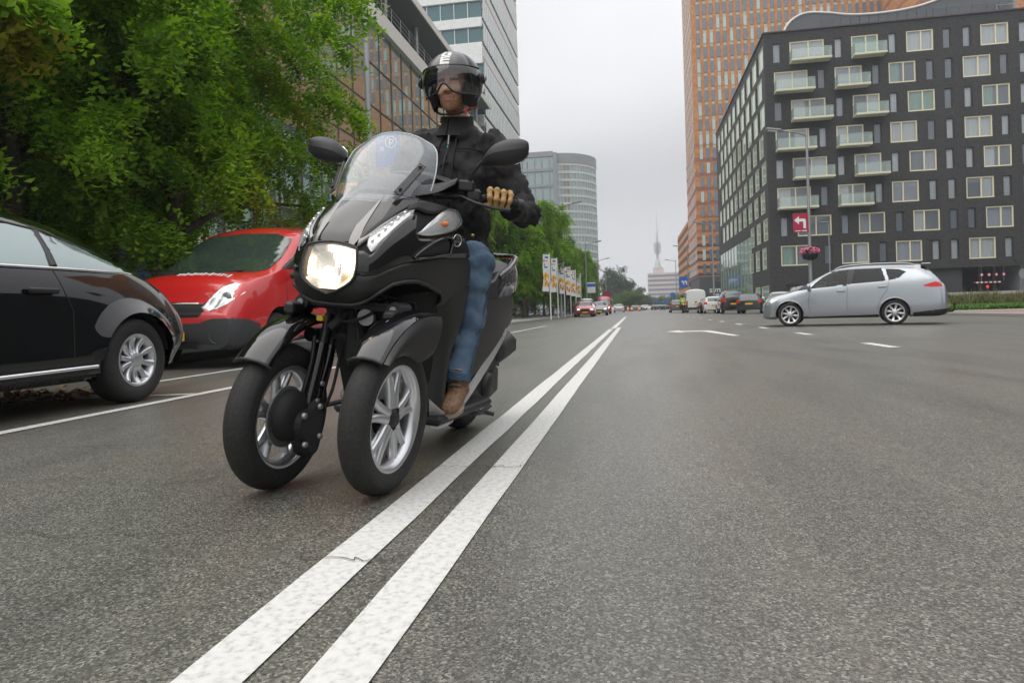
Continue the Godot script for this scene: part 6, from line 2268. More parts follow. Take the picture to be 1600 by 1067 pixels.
	# fairing: dark inner shell with the lamp opening left free, panels over it
	for s: float in [1.0, -1.0]:
		var base := Geo.new()
		for i in 50:
			for j in 48:
				var u := i * .1
				var v := j * .125
				if u < .95 and v > .78 and v < 2.8:
					continue
				var lo := shield_low(u)
				if v < lo - .1:
					continue
				var p := [fair_at(u, v, -.004, s), fair_at(u + .1, v, -.004, s), fair_at(u + .1, v + .125, -.004, s), fair_at(u, v + .125, -.004, s)]
				var nn: Vector3 = (p[1] - p[0]).cross(p[3] - p[0]).normalized()
				if nn.dot(p[0] - V(0, .85, -.5)) < 0:
					nn = -nn
				base.quad(p[0], p[1], p[2], p[3], nn)
		part(o, "inner_shell", base, M.matt_black)
		part(o, "beak_panel", fair_panel([[0.0, .0, .78], [.5, .02, .98], [.9, .06, 1.38], [1.05, .1, 1.6], [1.4, .35, 1.6], [2.0, 1.0, 1.85], [2.45, 1.36, 2.1], [3.0, 1.52, 2.35], [3.4, 1.56, 2.5], [3.8, 1.42, 2.66], [4.25, 1.1, 2.78], [4.6, .55, 2.9], [5.0, .0, 2.95]], .005, s, 10), M.fairing_grey)
		part(o, "beak_lip", Geo.new().tube([fair_at(0, .0, .006, s), fair_at(.5, .02, .006, s), fair_at(1.0, .08, .006, s), fair_at(1.4, .33, .006, s), fair_at(2.0, .98, .006, s), fair_at(2.45, 1.34, .006, s), fair_at(3.0, 1.5, .006, s), fair_at(3.4, 1.54, .006, s), fair_at(3.8, 1.4, .006, s), fair_at(4.25, 1.08, .006, s)], .008, 8), M.black_plastic)
		part(o, "side_panel", fair_panel([[1.04, 1.66, 2.6], [1.25, 1.62, 2.6], [1.5, 1.66, 2.5], [1.8, 1.72, 3.2], [2.1, 1.95, 4.05], [2.35, 2.1, 4.65], [2.7, 2.28, 4.75], [3.0, 2.4, 3.7], [3.4, 2.55, 3.65], [3.9, 2.74, 3.9], [4.3, 2.84, 4.2], [4.6, 2.93, 4.6], [5.0, 3.0, 5.0]], .009, s, 12), M.fairing_black)
		part(o, "shoulder_panel", fair_panel([[2.2, 4.85, 5.3], [2.6, 5.1, 5.8], [3.1, 5.0, 6.0], [3.6, 5.2, 6.0], [4.2, 5.7, 6.0], [5.0, 5.85, 6.0]], .012, s, 8), M.fairing_grey)
		part(o, "accent_strip", fair_panel([[.95, 2.75, 3.15], [1.2, 3.05, 3.4], [1.5, 3.55, 3.95], [1.85, 4.15, 4.5], [2.25, 4.75, 5.1], [2.7, 5.2, 5.5]], .011, s, 4), mat("accent_grey", lin(.2, .195, .19), .2, .6))
		part(o, "accent_strip", fair_panel([[.62, 2.85, 4.0], [.8, 2.8, 5.0], [.95, 3.15, 6.0]], .0115, s, 6), M.accent_grey)
		# position lamp: clear cover over little reflectors
		var led := part(o, "position_lamp", fair_panel([[1.3, 2.85, 3.3], [1.5, 2.62, 3.6], [1.75, 3.05, 4.0], [2.05, 3.75, 4.5], [2.4, 4.5, 4.95]], .007, s, 6), M.lens_reflector)
		part(led, "lamp_cover", fair_panel([[1.28, 2.8, 3.32], [1.5, 2.58, 3.64], [1.75, 3.0, 4.04], [2.05, 3.7, 4.54], [2.45, 4.48, 5.0]], .018, s, 6, .003), M.clear_lens)
		for k in 6:
			var uu := 1.42 + k * .15
			part(led, "led", Geo.new().ball(fair_at(uu, lerpf(2.95, 4.6, k / 5.0) + .12, .011, s), Vector3.ONE * .007, 8, 6), M.chrome)
		var wk := part(o, "indicator", fair_panel([[3.0, 3.78, 3.9], [3.3, 3.8, 4.5], [3.7, 4.0, 5.15], [4.2, 4.3, 5.6], [4.6, 4.68, 5.75], [5.0, 5.05, 5.8]], .008, s, 6), M.lamp_white)
		part(wk, "lamp_cover", fair_panel([[2.97, 3.75, 3.92], [3.3, 3.76, 4.54], [3.7, 3.96, 5.2], [4.2, 4.26, 5.66], [4.6, 4.64, 5.8], [5.0, 5.02, 5.84]], .02, s, 6, .003), M.clear_lens)
		part(wk, "bulb", Geo.new().ball(fair_at(3.9, 4.6, .012, s), V(.02, .012, .02), 10, 8), M.amber_lens)
		# air scoop and emblem
		part(o, "air_scoop", fair_panel([[3.1, 2.62, 2.7], [3.5, 2.72, 3.3], [3.9, 2.9, 3.75], [4.15, 3.05, 3.75]], .0125, s, 5, .002), M.matt_black)
		part(o, "scoop_rim", Geo.new().tube(Geo.spline([fair_at(4.2, 3.0, .014, s), fair_at(3.5, 2.66, .014, s), fair_at(3.05, 2.58, .014, s), fair_at(3.5, 3.36, .016, s), fair_at(3.95, 3.85, .018, s), fair_at(4.25, 3.8, .016, s), fair_at(4.2, 3.0, .014, s)], 4), .006, 6), M.fairing_black)
		var ec := fair_at(4.42, 3.85, .016, s)
		var et := Transform3D(Basis(Vector3.UP, s * 1.25), ec)
		var em := part(o, "emblem", Geo.new().tube(ring_path(Vector3.ZERO, .024, Basis.IDENTITY, 24), .0022, 6, false), M.chrome, et)
		for k in 3:
			var a := PI / 2 + TAU * k / 3
			for e: float in [-1.0, 0.0, 1.0]:
				part(em, "fork_mark", Geo.new().box(V(cos(a), sin(a), 0) * .0125 + V(-sin(a), cos(a), 0) * .0042 * e, V(.0016, .018, .002), Basis(Vector3.BACK, a - PI / 2)), M.chrome)
		# leg shield running down to the floor
		part(o, "leg_shield", Geo.new().sheet([[V(s * .2, .73, -.42), V(s * .232, .73, -.5), V(s * .247, .74, -.62), V(s * .245, .76, -.68)], [V(s * .19, .62, -.48), V(s * .226, .62, -.52), V(s * .244, .62, -.59), V(s * .242, .62, -.64)], [V(s * .183, .5, -.49), V(s * .218, .5, -.52), V(s * .228, .5, -.555), V(s * .226, .5, -.59)], [V(s * .178, .38, -.48), V(s * .21, .38, -.5), V(s * .222, .38, -.525), V(s * .22, .38, -.56)], [V(s * .172, .24, -.45), V(s * .2, .235, -.47), V(s * .225, .23, -.505), V(s * .222, .23, -.55)]], 5, 4, V(0, .5, -.9), .008), M.fairing_grey)
		part(o, "leg_shield_inner", Geo.new().sheet([[V(s * .2, .73, -.42), V(s * .17, .72, -.36), V(s * .1, .7, -.3)], [V(s * .19, .55, -.48), V(s * .14, .54, -.44), V(s * .06, .52, -.4)], [V(s * .172, .24, -.45), V(s * .12, .24, -.45), V(s * .05, .24, -.43)]], 4, 4, V(0, .5, -1), .006), M.matt_black)
		# floor board with a silver lip, side trim rising to the tail
		part(o, "floor_board", Geo.new().rbox(V(s * .15, .2, -.78), V(.2, .04, .66), .015), M.black_plastic)
		part(o, "floor_lip", Geo.new().sheet([[V(s * .2, .29, -.44), V(s * .235, .24, -.5), V(s * .245, .21, -.6)], [V(s * .185, .16, -.5), V(s * .215, .155, -.55), V(s * .228, .165, -.63)]], 4, 4, V(0, .3, -.6), .006), M.silver_trim)
		part(o, "side_trim", Geo.new().sheet([[V(s * .242, .215, -.6), V(s * .228, .285, -.8), V(s * .21, .36, -1.02), V(s * .185, .46, -1.3), V(s * .17, .545, -1.5)], [V(s * .232, .165, -.62), V(s * .222, .235, -.82), V(s * .205, .31, -1.04), V(s * .182, .415, -1.32), V(s * .168, .515, -1.52)]], 4, 4, V(0, .3, -1.0), .012), M.silver_trim)
		# body sides below the seat
		part(o, "side_cover", Geo.new().sheet([[V(s * .14, .72, -.72), V(s * .165, .72, -1.0), V(s * .165, .74, -1.3), V(s * .13, .8, -1.62)], [V(s * .18, .55, -.75), V(s * .19, .58, -1.05), V(s * .18, .62, -1.35), V(s * .14, .68, -1.68)], [V(s * .2, .3, -.86), V(s * .195, .38, -1.08), V(s * .178, .5, -1.4), V(s * .14, .58, -1.68)]], 5, 5, V(0, .5, -1.1), .006), M.fairing_grey)
		part(o, "tail_cover", Geo.new().sheet([[V(s * .14, .83, -1.22), V(s * .15, .87, -1.45), V(s * .125, .935, -1.66), V(s * .07, .95, -1.78)], [V(s * .165, .76, -1.2), V(s * .172, .8, -1.45), V(s * .145, .86, -1.7), V(s * .08, .88, -1.84)], [V(s * .172, .7, -1.15), V(s * .178, .72, -1.42), V(s * .15, .76, -1.7), V(s * .08, .78, -1.84)]], 5, 5, V(0, .75, -1.4), .006), M.fairing_black)
		part(o, "grab_rail", Geo.new().tube(Geo.spline([V(s * .155, .82, -1.34), V(s * .165, .88, -1.5), V(s * .135, .94, -1.68), V(s * .05, .955, -1.78), V(0, .955, -1.79)], 5), .014, 10), M.fairing_black)
	part(o, "centre_cowl", fair_panel([[-.95, 3.2, 3.2], [-.9, 3.05, 3.5], [-.6, 3.0, 5.2], [-.3, 2.95, 6.0], [0.0, 2.95, 6.0], [.3, 2.95, 6.0], [.6, 3.0, 6.0], [.9, 3.1, 6.0], [1.2, 3.42, 6.0], [1.5, 3.98, 6.0], [1.85, 4.52, 6.0], [2.25, 5.12, 6.0], [2.6, 5.6, 6.0]], .008, 1.0, 12), M.fairing_black)
	part(o, "centre_cowl", fair_panel([[.55, 3.0, 6.0], [.9, 3.1, 6.0], [1.2, 3.42, 6.0], [1.5, 3.98, 6.0], [1.85, 4.52, 6.0], [2.25, 5.12, 6.0], [2.6, 5.6, 6.0]], .008, -1.0, 12), M.fairing_black)
	# headlight: bowl, bulb and fluted lens
	var bowl := []
	for i in 13:
		var u := -1.0 + i * 2.0 / 12
		var row := []
		for j in 11:
			var v := lerpf(.78 + .75 * u * u, 2.86 - .2 * absf(u), j / 10.0)
			var dd := (1 - pow(absf(u) / 1.01, 2.0)) * (1 - pow(absf(j - 5.0) / 5.0, 2.0))
			var p := fair_at(absf(u), v, -.002, -1.0 if u < 0 else 1.0)
			row.append(p + V(0, 0, -.075 * sqrt(maxf(dd, 0.0))))
		bowl.append(row)
	var hl := part(o, "headlight", Geo.new().grid(bowl, V(0, .8, .5)), M.lens_reflector)
	var lens := []
	for i in 25:
		var u := -1.01 + i * 2.02 / 24
		var row := []
		for j in 11:
			var v := lerpf(.76 + .75 * u * u, 2.88 - .2 * absf(u), j / 10.0)
			row.append(fair_at(absf(u), v, .008, -1.0 if u < 0 else 1.0))
		lens.append(row)
	part(hl, "lens", Geo.new().grid(lens, V(0, .8, -.5)), M.clear_lens)
	var fl := Geo.new()
	for k in 9:
		var x := -.075 + k * .0187
		fl.rbox(V(x, .785 + .05 * (k % 3) * .4, -.022 - 7.0 * x * x), V(.009, .085, .006), .002)
	part(hl, "reflector_flutes", fl, M.chrome, Transform3D(), "stuff")
	var lit := mat("bulb_glow", lin(1, .86, .62), .4, 0, {"emission_enabled": true, "emission": lin(1, .84, .58), "emission_energy_multiplier": 1.6})
	for q in [V(.0, .83, -.015), V(.045, .825, -.02), V(-.04, .775, -.015)]:
		part(hl, "bulb", Geo.new().ball(q, V(.02, .018, .014), 14, 10), lit)
	var amb := []
	for i in 5:
		var row := []
		for j in 7:
			row.append(fair_at(lerpf(.78, .99, i / 4.0), lerpf(1.4, 2.66, j / 6.0), .0, -1.0))
		amb.append(row)
	part(hl, "side_reflector", Geo.new().grid(amb, V(0, .8, -.5)), mat("warm_reflector", lin(.7, .38, .14), .25, .7))
	part(hl, "lens_rim", Geo.new().tube(Geo.spline([fair_at(0, .72, .01, 1), fair_at(.6, 1.05, .01, 1), fair_at(1.0, 1.55, .01, 1), fair_at(1.0, 2.5, .01, 1), fair_at(.85, 2.75, .01, 1), fair_at(.0, 2.9, .01, 1), fair_at(.85, 2.75, .01, -1), fair_at(1.0, 2.5, .01, -1), fair_at(1.0, 1.55, .01, -1), fair_at(.6, 1.05, .01, -1), fair_at(0, .72, .01, 1)], 3), .005, 6), M.black_plastic)
	var lamp := OmniLight3D.new()
	lamp.name = "headlight_light"
	lamp.light_color = Color(1, .9, .72)
	lamp.light_energy = .006
	lamp.light_size = .03
	lamp.omni_range = 12.0
	lamp.omni_attenuation = 2.0
	lamp.shadow_enabled = true
	lamp.position = V(0, .81, .012)
	hl.add_child(lamp)
	# windscreen
	var half := [[V(0, 1.012, -.1), V(.08, 1.028, -.125), V(.15, 1.068, -.2), V(.203, 1.11, -.3)], [V(0, 1.13, -.19), V(.088, 1.138, -.205), V(.16, 1.158, -.255), V(.203, 1.18, -.33)], [V(0, 1.25, -.285), V(.085, 1.252, -.295), V(.15, 1.258, -.325), V(.188, 1.26, -.365)], [V(0, 1.322, -.345), V(.07, 1.318, -.35), V(.125, 1.31, -.365), V(.16, 1.298, -.385)], [V(0, 1.346, -.365), V(.055, 1.342, -.368), V(.1, 1.33, -.377), V(.125, 1.318, -.385)]]
	var rows := []
	for r in half:
		var row := []
		for k in [3, 2, 1]:
			row.append(r[k] * V(-1, 1, 1))
		row.append_array(r)
		rows.append(row)
	var ws := part(o, "windscreen", Geo.new().sheet(rows, 6, 5, V(0, 1.1, -.8), .004), mat("screen_plastic", lin(.22, .26, .29, .2), .02, 0, {"metallic_specular": .8}))
	var sm := Geo.smooth_grid(rows, 6, 5)
	var edge := []
	for i in sm.size():
		edge.append(sm[i][0])
	for j in range(1, sm[0].size()):
		edge.append(sm[sm.size() - 1][j])
	for i in range(sm.size() - 2, -1, -1):
		edge.append(sm[i][sm[0].size() - 1])
	part(ws, "screen_edge", Geo.new().tube(edge, .0028, 6), mat("screen_edge", lin(.7, .74, .74, .6), .15))
	for s: float in [1.0, -1.0]:
		var a := V(s * .128, 1.07, -.165)
		var b := V(s * .168, 1.2, -.283)
		var bs := Basis.looking_at((b - a).normalized(), V(s * .5, .4, 1))
		var br := part(ws, "screen_bracket", Geo.new().rbox((a + b) / 2 + V(s * .006, .004, .008), V(.03, .008, (b - a).length()), .003, bs), M.screen_bracket)
		for t in [.12, .88]:
			part(br, "screw", Geo.new().ball(a.lerp(b, t) + V(s * .01, .008, .014), Vector3.ONE * .007, 8, 6), M.black_plastic)
	# cockpit: dash hood, meter, handlebar and its grey cover
	part(o, "dash_hood", Geo.new().sheet([[V(-.19, 1.06, -.34), V(-.1, 1.09, -.25), V(0, 1.1, -.22), V(.1, 1.09, -.25), V(.19, 1.06, -.34)], [V(-.17, 1.1, -.42), V(-.09, 1.165, -.36), V(0, 1.18, -.34), V(.09, 1.165, -.36), V(.17, 1.1, -.42)], [V(-.16, 1.08, -.54), V(-.08, 1.15, -.5), V(0, 1.16, -.49), V(.08, 1.15, -.5), V(.16, 1.08, -.54)]], 5, 5, V(0, .9, -.45), .006), M.black_plastic)
	part(o, "cockpit_panel", Geo.new().sheet([[V(-.2, 1.06, -.5), V(0, 1.08, -.5), V(.2, 1.06, -.5)], [V(-.21, .95, -.62), V(0, .97, -.62), V(.21, .95, -.62)], [V(-.22, .7, -.64), V(0, .72, -.6), V(.22, .7, -.64)], [V(-.18, .4, -.52), V(0, .42, -.48), V(.18, .4, -.52)]], 4, 4, V(0, .8, -.2), .008), M.matt_black)
	part(o, "handlebar_cover", Geo.new().sheet([[V(-.2, 1.16, -.5), V(-.1, 1.2, -.48), V(0, 1.21, -.48), V(.1, 1.2, -.48), V(.2, 1.17, -.5)], [V(-.2, 1.19, -.56), V(-.1, 1.215, -.55), V(0, 1.22, -.55), V(.1, 1.215, -.55), V(.2, 1.19, -.56)], [V(-.2, 1.12, -.6), V(-.1, 1.13, -.6), V(0, 1.13, -.6), V(.1, 1.13, -.6), V(.2, 1.12, -.6)]], 4, 4, V(0, 1.1, -.55), .005), M.fairing_grey)
	part(o, "cockpit_wing", Geo.new().sheet([[V(.14, 1.09, -.3), V(.2, 1.115, -.36), V(.215, 1.17, -.5)], [V(.13, 1.14, -.36), V(.18, 1.16, -.42), V(.205, 1.205, -.55)], [V(.1, 1.14, -.42), V(.14, 1.15, -.48), V(.17, 1.17, -.57)]], 4, 4, V(0, 1.05, -.45), .005), M.fairing_grey)
	part(o, "handlebar", Geo.new().tube(Geo.spline([V(-.44, 1.12, -.68), V(-.3, 1.135, -.62), V(-.15, 1.13, -.56), V(0, 1.12, -.54), V(.15, 1.13, -.56), V(.3, 1.135, -.62), V(.44, 1.12, -.68)], 4), .014, 10), M.dark_metal)
	for s: float in [1.0, -1.0]:
		part(o, "grip", Geo.new().tube([V(s * .3, 1.134, -.62), V(s * .435, 1.122, -.677)], .019, 14), M.matt_black)
		part(o, "bar_end", Geo.new().tube([V(s * .435, 1.122, -.677), V(s * .455, 1.12, -.686)], .022, 14), M.dark_metal)
		part(o, "switch_box", Geo.new().rbox(V(s * .262, 1.14, -.6), V(.07, .055, .06), .015, Basis(Vector3.UP, s * .35)), M.black_plastic)
		part(o, "master_cylinder", Geo.new().rbox(V(s * .235, 1.175, -.575), V(.075, .05, .05), .012, Basis(Vector3.UP, s * .3)), M.dark_metal)
		part(o, "brake_lever", Geo.new().tube(Geo.spline([V(s * .22, 1.13, -.555), V(s * .29, 1.105, -.55), V(s * .37, 1.088, -.57), V(s * .43, 1.085, -.595)], 4), [.008, .008, .008, .008, .007, .007, .007, .007, .006, .006, .007, .009, .011], 8), M.dark_metal)
		var mi := part(o, "mirror", Geo.new().sheet(mirror_rows(s), 4, 3, mirror_mid(s)), M.black_plastic)
		part(mi, "mirror_glass", Geo.new().ball(mirror_mid(s) + V(0, 0, -.034), V(.085, .042, .004), 18, 8, Basis(Vector3.BACK, s * .12)), M.chrome)
		part(mi, "mirror_stem", Geo.new().tube(Geo.spline([V(s * .245, 1.165, -.58), V(s * .262, 1.215, -.56), V(s * .3, 1.262, -.545), V(s * .34, 1.29, -.54)], 4), .0085, 8), M.black_plastic)
	# seat, tail, engine, rear wheel
	part(o, "seat", Geo.new().sheet([[V(-.12, .76, -.8), V(0, .79, -.78), V(.12, .76, -.8)], [V(-.165, .775, -.98), V(0, .82, -.98), V(.165, .775, -.98)], [V(-.17, .79, -1.22), V(0, .83, -1.22), V(.17, .79, -1.22)], [V(-.155, .85, -1.36), V(0, .905, -1.36), V(.155, .85, -1.36)], [V(-.13, .89, -1.56), V(0, .93, -1.56), V(.13, .89, -1.56)], [V(-.08, .91, -1.68), V(0, .92, -1.7), V(.08, .91, -1.68)]], 4, 4, V(0, .6, -1.2)), mat("seat_vinyl", lin(.014, .014, .014), .5))
	for s: float in [1.0, -1.0]:
		part(o, "seat_side", Geo.new().sheet([[V(s * .12, .76, -.8), V(s * .165, .775, -.98), V(s * .17, .79, -1.22), V(s * .155, .85, -1.36), V(s * .13, .89, -1.56)], [V(s * .13, .7, -.8), V(s * .17, .7, -.98), V(s * .178, .71, -1.22), V(s * .165, .76, -1.36), V(s * .14, .83, -1.56)]], 3, 4, V(0, .75, -1.2)), M.seat_vinyl)
	part(o, "tail_light", Geo.new().rbox(V(0, .86, -1.85), V(.18, .06, .05), .02), M.red_lens)
	part(o, "frame_spine", Geo.new().rbox(V(0, .5, -1.15), V(.2, .4, .9), .05), M.matt_black)
	var rw := V(0, .265, -1.32)
	alloy_wheel(o, rw, .265, .13, .17, 1.0)
	part(o, "rear_mudguard", Geo.new().sheet([[V(-.075, .62, -1.62), V(0, .64, -1.64), V(.075, .62, -1.62)], [V(-.07, .45, -1.72), V(0, .46, -1.75), V(.07, .45, -1.72)], [V(-.06, .3, -1.76), V(0, .31, -1.79), V(.06, .3, -1.76)]], 4, 4, V(0, .4, -1.3), .006), M.black_plastic)
	part(o, "drive_case", Geo.new().prism(poly([[-.95, .2], [-1.0, .34], [-1.2, .36], [-1.42, .34], [-1.44, .2], [-1.3, .17], [-1.1, .16]]), .07, Transform3D(Basis(Vector3.UP, -PI / 2), V(.17, 0, 0)), .015), M.dark_metal)
	part(o, "drive_cover", Geo.new().lathe([Vector2(0, .03), Vector2(.05, .03), Vector2(.062, .018), Vector2(.066, 0)], Transform3D(Basis(Vector3.BACK, -PI / 2), V(.17, .262, -1.22)), 24), M.black_plastic)
	part(o, "air_box", Geo.new().rbox(V(.12, .43, -1.56), V(.13, .15, .3), .045, Basis(Vector3.RIGHT, .15)), mat("airbox_grey", lin(.035, .036, .037), .55))
	part(o, "air_duct", Geo.new().tube(Geo.spline([V(.13, .36, -1.4), V(.15, .33, -1.3), V(.14, .3, -1.2)], 3), .03, 10), M.matt_black)
	part(o, "rear_shock", Geo.new().tube([V(.11, .32, -1.4), V(.13, .6, -1.48)], .028, 12), M.dark_metal)
	part(o, "centre_stand", Geo.new().tube(Geo.spline([V(.1, .2, -1.0), V(.15, .13, -1.1), V(.16, .11, -1.26), V(.2, .1, -1.3)], 4), .012, 8), M.dark_metal)
	part(o, "side_stand", Geo.new().tube([V(.16, .19, -.95), V(.17, .125, -1.18), V(.175, .14, -1.3)], .011, 8), M.dark_metal)
	part(o, "exhaust", Geo.new().tube([V(-.16, .28, -1.15), V(-.18, .36, -1.4), V(-.18, .45, -1.75)], [.04, .055, .05], 16), M.black_plastic)

func hub_outline() -> PackedVector2Array:
	var o := PackedVector2Array()
	for k in 28:
		var a := TAU * k / 28
		var r := .088 + .03 * cos(3 * a - .6) * .6 + .012 * cos(a + 2.2)
		o.append(Vector2(cos(a) * r * .95 - .015, sin(a) * r * 1.1 - .012))
	return o

func mirror_mid(s: float) -> Vector3:
	return V(s * .415, 1.305, -.535)

# mirror housing: swept shell with a blunt outer end, narrow at the stem
func mirror_rows(s: float) -> Array:
	var rows := []
	for q in [[.315, 1.268, .012, .012], [.335, 1.283, .03, .03], [.37, 1.298, .047, .044], [.42, 1.308, .054, .046], [.47, 1.318, .047, .036], [.5, 1.325, .03, .02], [.506, 1.326, .008, .006]]:
		var row := []
		for k in 11:
			var a := TAU * k / 10
			row.append(V(s * q[0], q[1] + sin(a) * q[2], -.535 + cos(a) * q[3]))
		rows.append(row)
	return rows

func shield_low(u: float) -> float:
	var t := [[0.0, 0.0], [1.0, .08], [1.4, .35], [2.0, 1.0], [2.45, 1.36], [3.0, 1.52], [3.4, 1.56], [3.8, 1.42], [4.25, 1.1], [4.6, .55], [5.0, 0.0]]
	for i in t.size() - 1:
		if u <= t[i + 1][0]:
			return lerpf(t[i][1], t[i + 1][1], (u - t[i][0]) / (t[i + 1][0] - t[i][0]))
	return 0.0

# ---------------------------------------------------------------- people: smooth fields meshed as surface nets
class Field:
	var o: Vector3
	var c: float
	var nx: int
	var ny: int
	var nz: int
	var d := PackedFloat32Array()
	func _init(a: Vector3, b: Vector3, cell: float) -> void:
		o = a
		c = cell
		nx = int((b.x - a.x) / cell) + 2
		ny = int((b.y - a.y) / cell) + 2
		nz = int((b.z - a.z) / cell) + 2
		d.resize(nx * ny * nz)
		d.fill(1.0)
	func put(lo: Vector3, hi: Vector3, f: Callable, k: float, cut := false) -> void:
		var pad := k + c * 2.5
		var i0 := maxi(0, int((lo.x - pad - o.x) / c))
		var i1 := mini(nx - 1, int((hi.x + pad - o.x) / c) + 1)
		var j0 := maxi(0, int((lo.y - pad - o.y) / c))
		var j1 := mini(ny - 1, int((hi.y + pad - o.y) / c) + 1)
		var k0 := maxi(0, int((lo.z - pad - o.z) / c))
		var k1 := mini(nz - 1, int((hi.z + pad - o.z) / c) + 1)
		for z in range(k0, k1 + 1):
			for y in range(j0, j1 + 1):
				var at := (z * ny + y) * nx
				for x in range(i0, i1 + 1):
					var v: float = f.call(o + Vector3(x, y, z) * c)
					var w := d[at + x]
					if cut:
						v = -v
						var h := clampf(.5 - .5 * (v - w) / k, 0, 1)
						d[at + x] = lerpf(v, w, h) + k * h * (1 - h)
					else:
						var h := clampf(.5 + .5 * (v - w) / k, 0, 1)
						d[at + x] = lerpf(v, w, h) - k * h * (1 - h)
	func cap(a: Vector3, b: Vector3, ra: float, rb: float, k := .03) -> Field:
		var ab := b - a
		var l2 := ab.length_squared()
		var r := maxf(ra, rb)
		var e := Vector3(r, r, r)
		put(a.min(b) - e, a.max(b) + e, func(p: Vector3) -> float:
			var t := clampf((p - a).dot(ab) / l2, 0, 1)
			return (p - a - ab * t).length() - lerpf(ra, rb, t), k)
		return self
	func ell(m: Vector3, r: Vector3, k := .03, bs := Basis.IDENTITY, cut := false) -> Field:
		var inv := bs.transposed()
		var q := maxf(r.x, maxf(r.y, r.z))
		var e := Vector3(q, q, q)
		put(m - e, m + e, func(p: Vector3) -> float:
			var l := inv * (p - m)
			var k0 := (l / r).length()
			var k1 := (l / (r * r)).length()
			return k0 * (k0 - 1) / k1 if k1 > 1e-6 else -minf(r.x, minf(r.y, r.z)), k, cut)
		return self
	func rough(amp: float, freq: float, sd: int, stretch := Vector3.ONE) -> Field:
		var n := FastNoiseLite.new()
		n.seed = sd
		n.frequency = freq
		n.noise_type = FastNoiseLite.TYPE_SIMPLEX_SMOOTH
		n.fractal_type = FastNoiseLite.FRACTAL_RIDGED
		n.fractal_octaves = 2
		for i in d.size():
			if absf(d[i]) < .07:
				var fall := 1.0 - smoothstep(.03, .07, absf(d[i]))
				var x := i % nx
				var y := (i / nx) % ny
				var z := i / (nx * ny)
				d[i] += fall * amp * n.get_noise_3dv((o + Vector3(x, y, z) * c) * stretch)
		return self
	func at(x: int, y: int, z: int) -> float:
		return d[(clampi(z, 0, nz - 1) * ny + clampi(y, 0, ny - 1)) * nx + clampi(x, 0, nx - 1)]
	func normal(p: Vector3) -> Vector3:
		var q := (p - o) / c
		var x := clampi(int(q.x), 1, nx - 3)
		var y := clampi(int(q.y), 1, ny - 3)
		var z := clampi(int(q.z), 1, nz - 3)
		var f := q - Vector3(x, y, z)
		var g := Vector3.ZERO
		for k in 8:
			var dx := k & 1
			var dy := (k >> 1) & 1
			var dz := k >> 2
			var w := (f.x if dx else 1 - f.x) * (f.y if dy else 1 - f.y) * (f.z if dz else 1 - f.z)
			g += w * Vector3(at(x + dx + 1, y + dy, z + dz) - at(x + dx - 1, y + dy, z + dz), at(x + dx, y + dy + 1, z + dz) - at(x + dx, y + dy - 1, z + dz), at(x + dx, y + dy, z + dz + 1) - at(x + dx, y + dy, z + dz - 1))
		return g.normalized() if g.length() > 1e-9 else Vector3.UP
	func into(g: Geo, tint = null) -> Geo:
		var vert := {}
		var norm := {}
		var sx := 1
		var sy := nx
		var sz := nx * ny
		for z in nz - 1:
			for y in ny - 1:
				var base := (z * ny + y) * nx
				for x in nx - 1:
					var i := base + x
					if absf(d[i]) > c * 3.0:
						continue
					var s := 0
					var e := [d[i], d[i + 1], d[i + sy], d[i + sy + 1], d[i + sz], d[i + sz + 1], d[i + sz + sy], d[i + sz + sy + 1]]
					for k in 8:
						if e[k] < 0:
							s |= 1 << k
					if s == 0 or s == 255:
						continue
					var p := Vector3.ZERO
					var n := 0
					for q in [[0, 1], [2, 3], [4, 5], [6, 7], [0, 2], [1, 3], [4, 6], [5, 7], [0, 4], [1, 5], [2, 6], [3, 7]]:
						var a: float = e[q[0]]
						var b: float = e[q[1]]
						if (a < 0) != (b < 0):
							var t := a / (a - b)
							p += Vector3(q[0] & 1, (q[0] >> 1) & 1, q[0] >> 2).lerp(Vector3(q[1] & 1, (q[1] >> 1) & 1, q[1] >> 2), t)
							n += 1
					vert[i] = o + (Vector3(x, y, z) + p / n) * c
		for i in vert:
			norm[i] = normal(vert[i])
		for i in vert:
			var x: int = i % nx
			var y: int = (i / nx) % ny
			var z: int = i / (nx * ny)
			for ax in 3:
				var s1: int = [sx, sy, sz][ax]
				var u: int = [sy, sz, sx][ax]
				var w: int = [sz, sx, sy][ax]
				if (d[i] < 0) == (d[i + s1] < 0):
					continue
				var q := [i, i - u, i - u - w, i - w]
				if not (vert.has(q[1]) and vert.has(q[2]) and vert.has(q[3])):
					continue
				g.quadn(vert[q[0]], vert[q[1]], vert[q[2]], vert[q[3]], norm[q[0]], norm[q[1]], norm[q[2]], norm[q[3]])
		if tint != null:
			g.has_c = true
			for k in range(g.c.size(), g.v.size()):
				g.c.append(tint.call(g.v[k]))
		return g

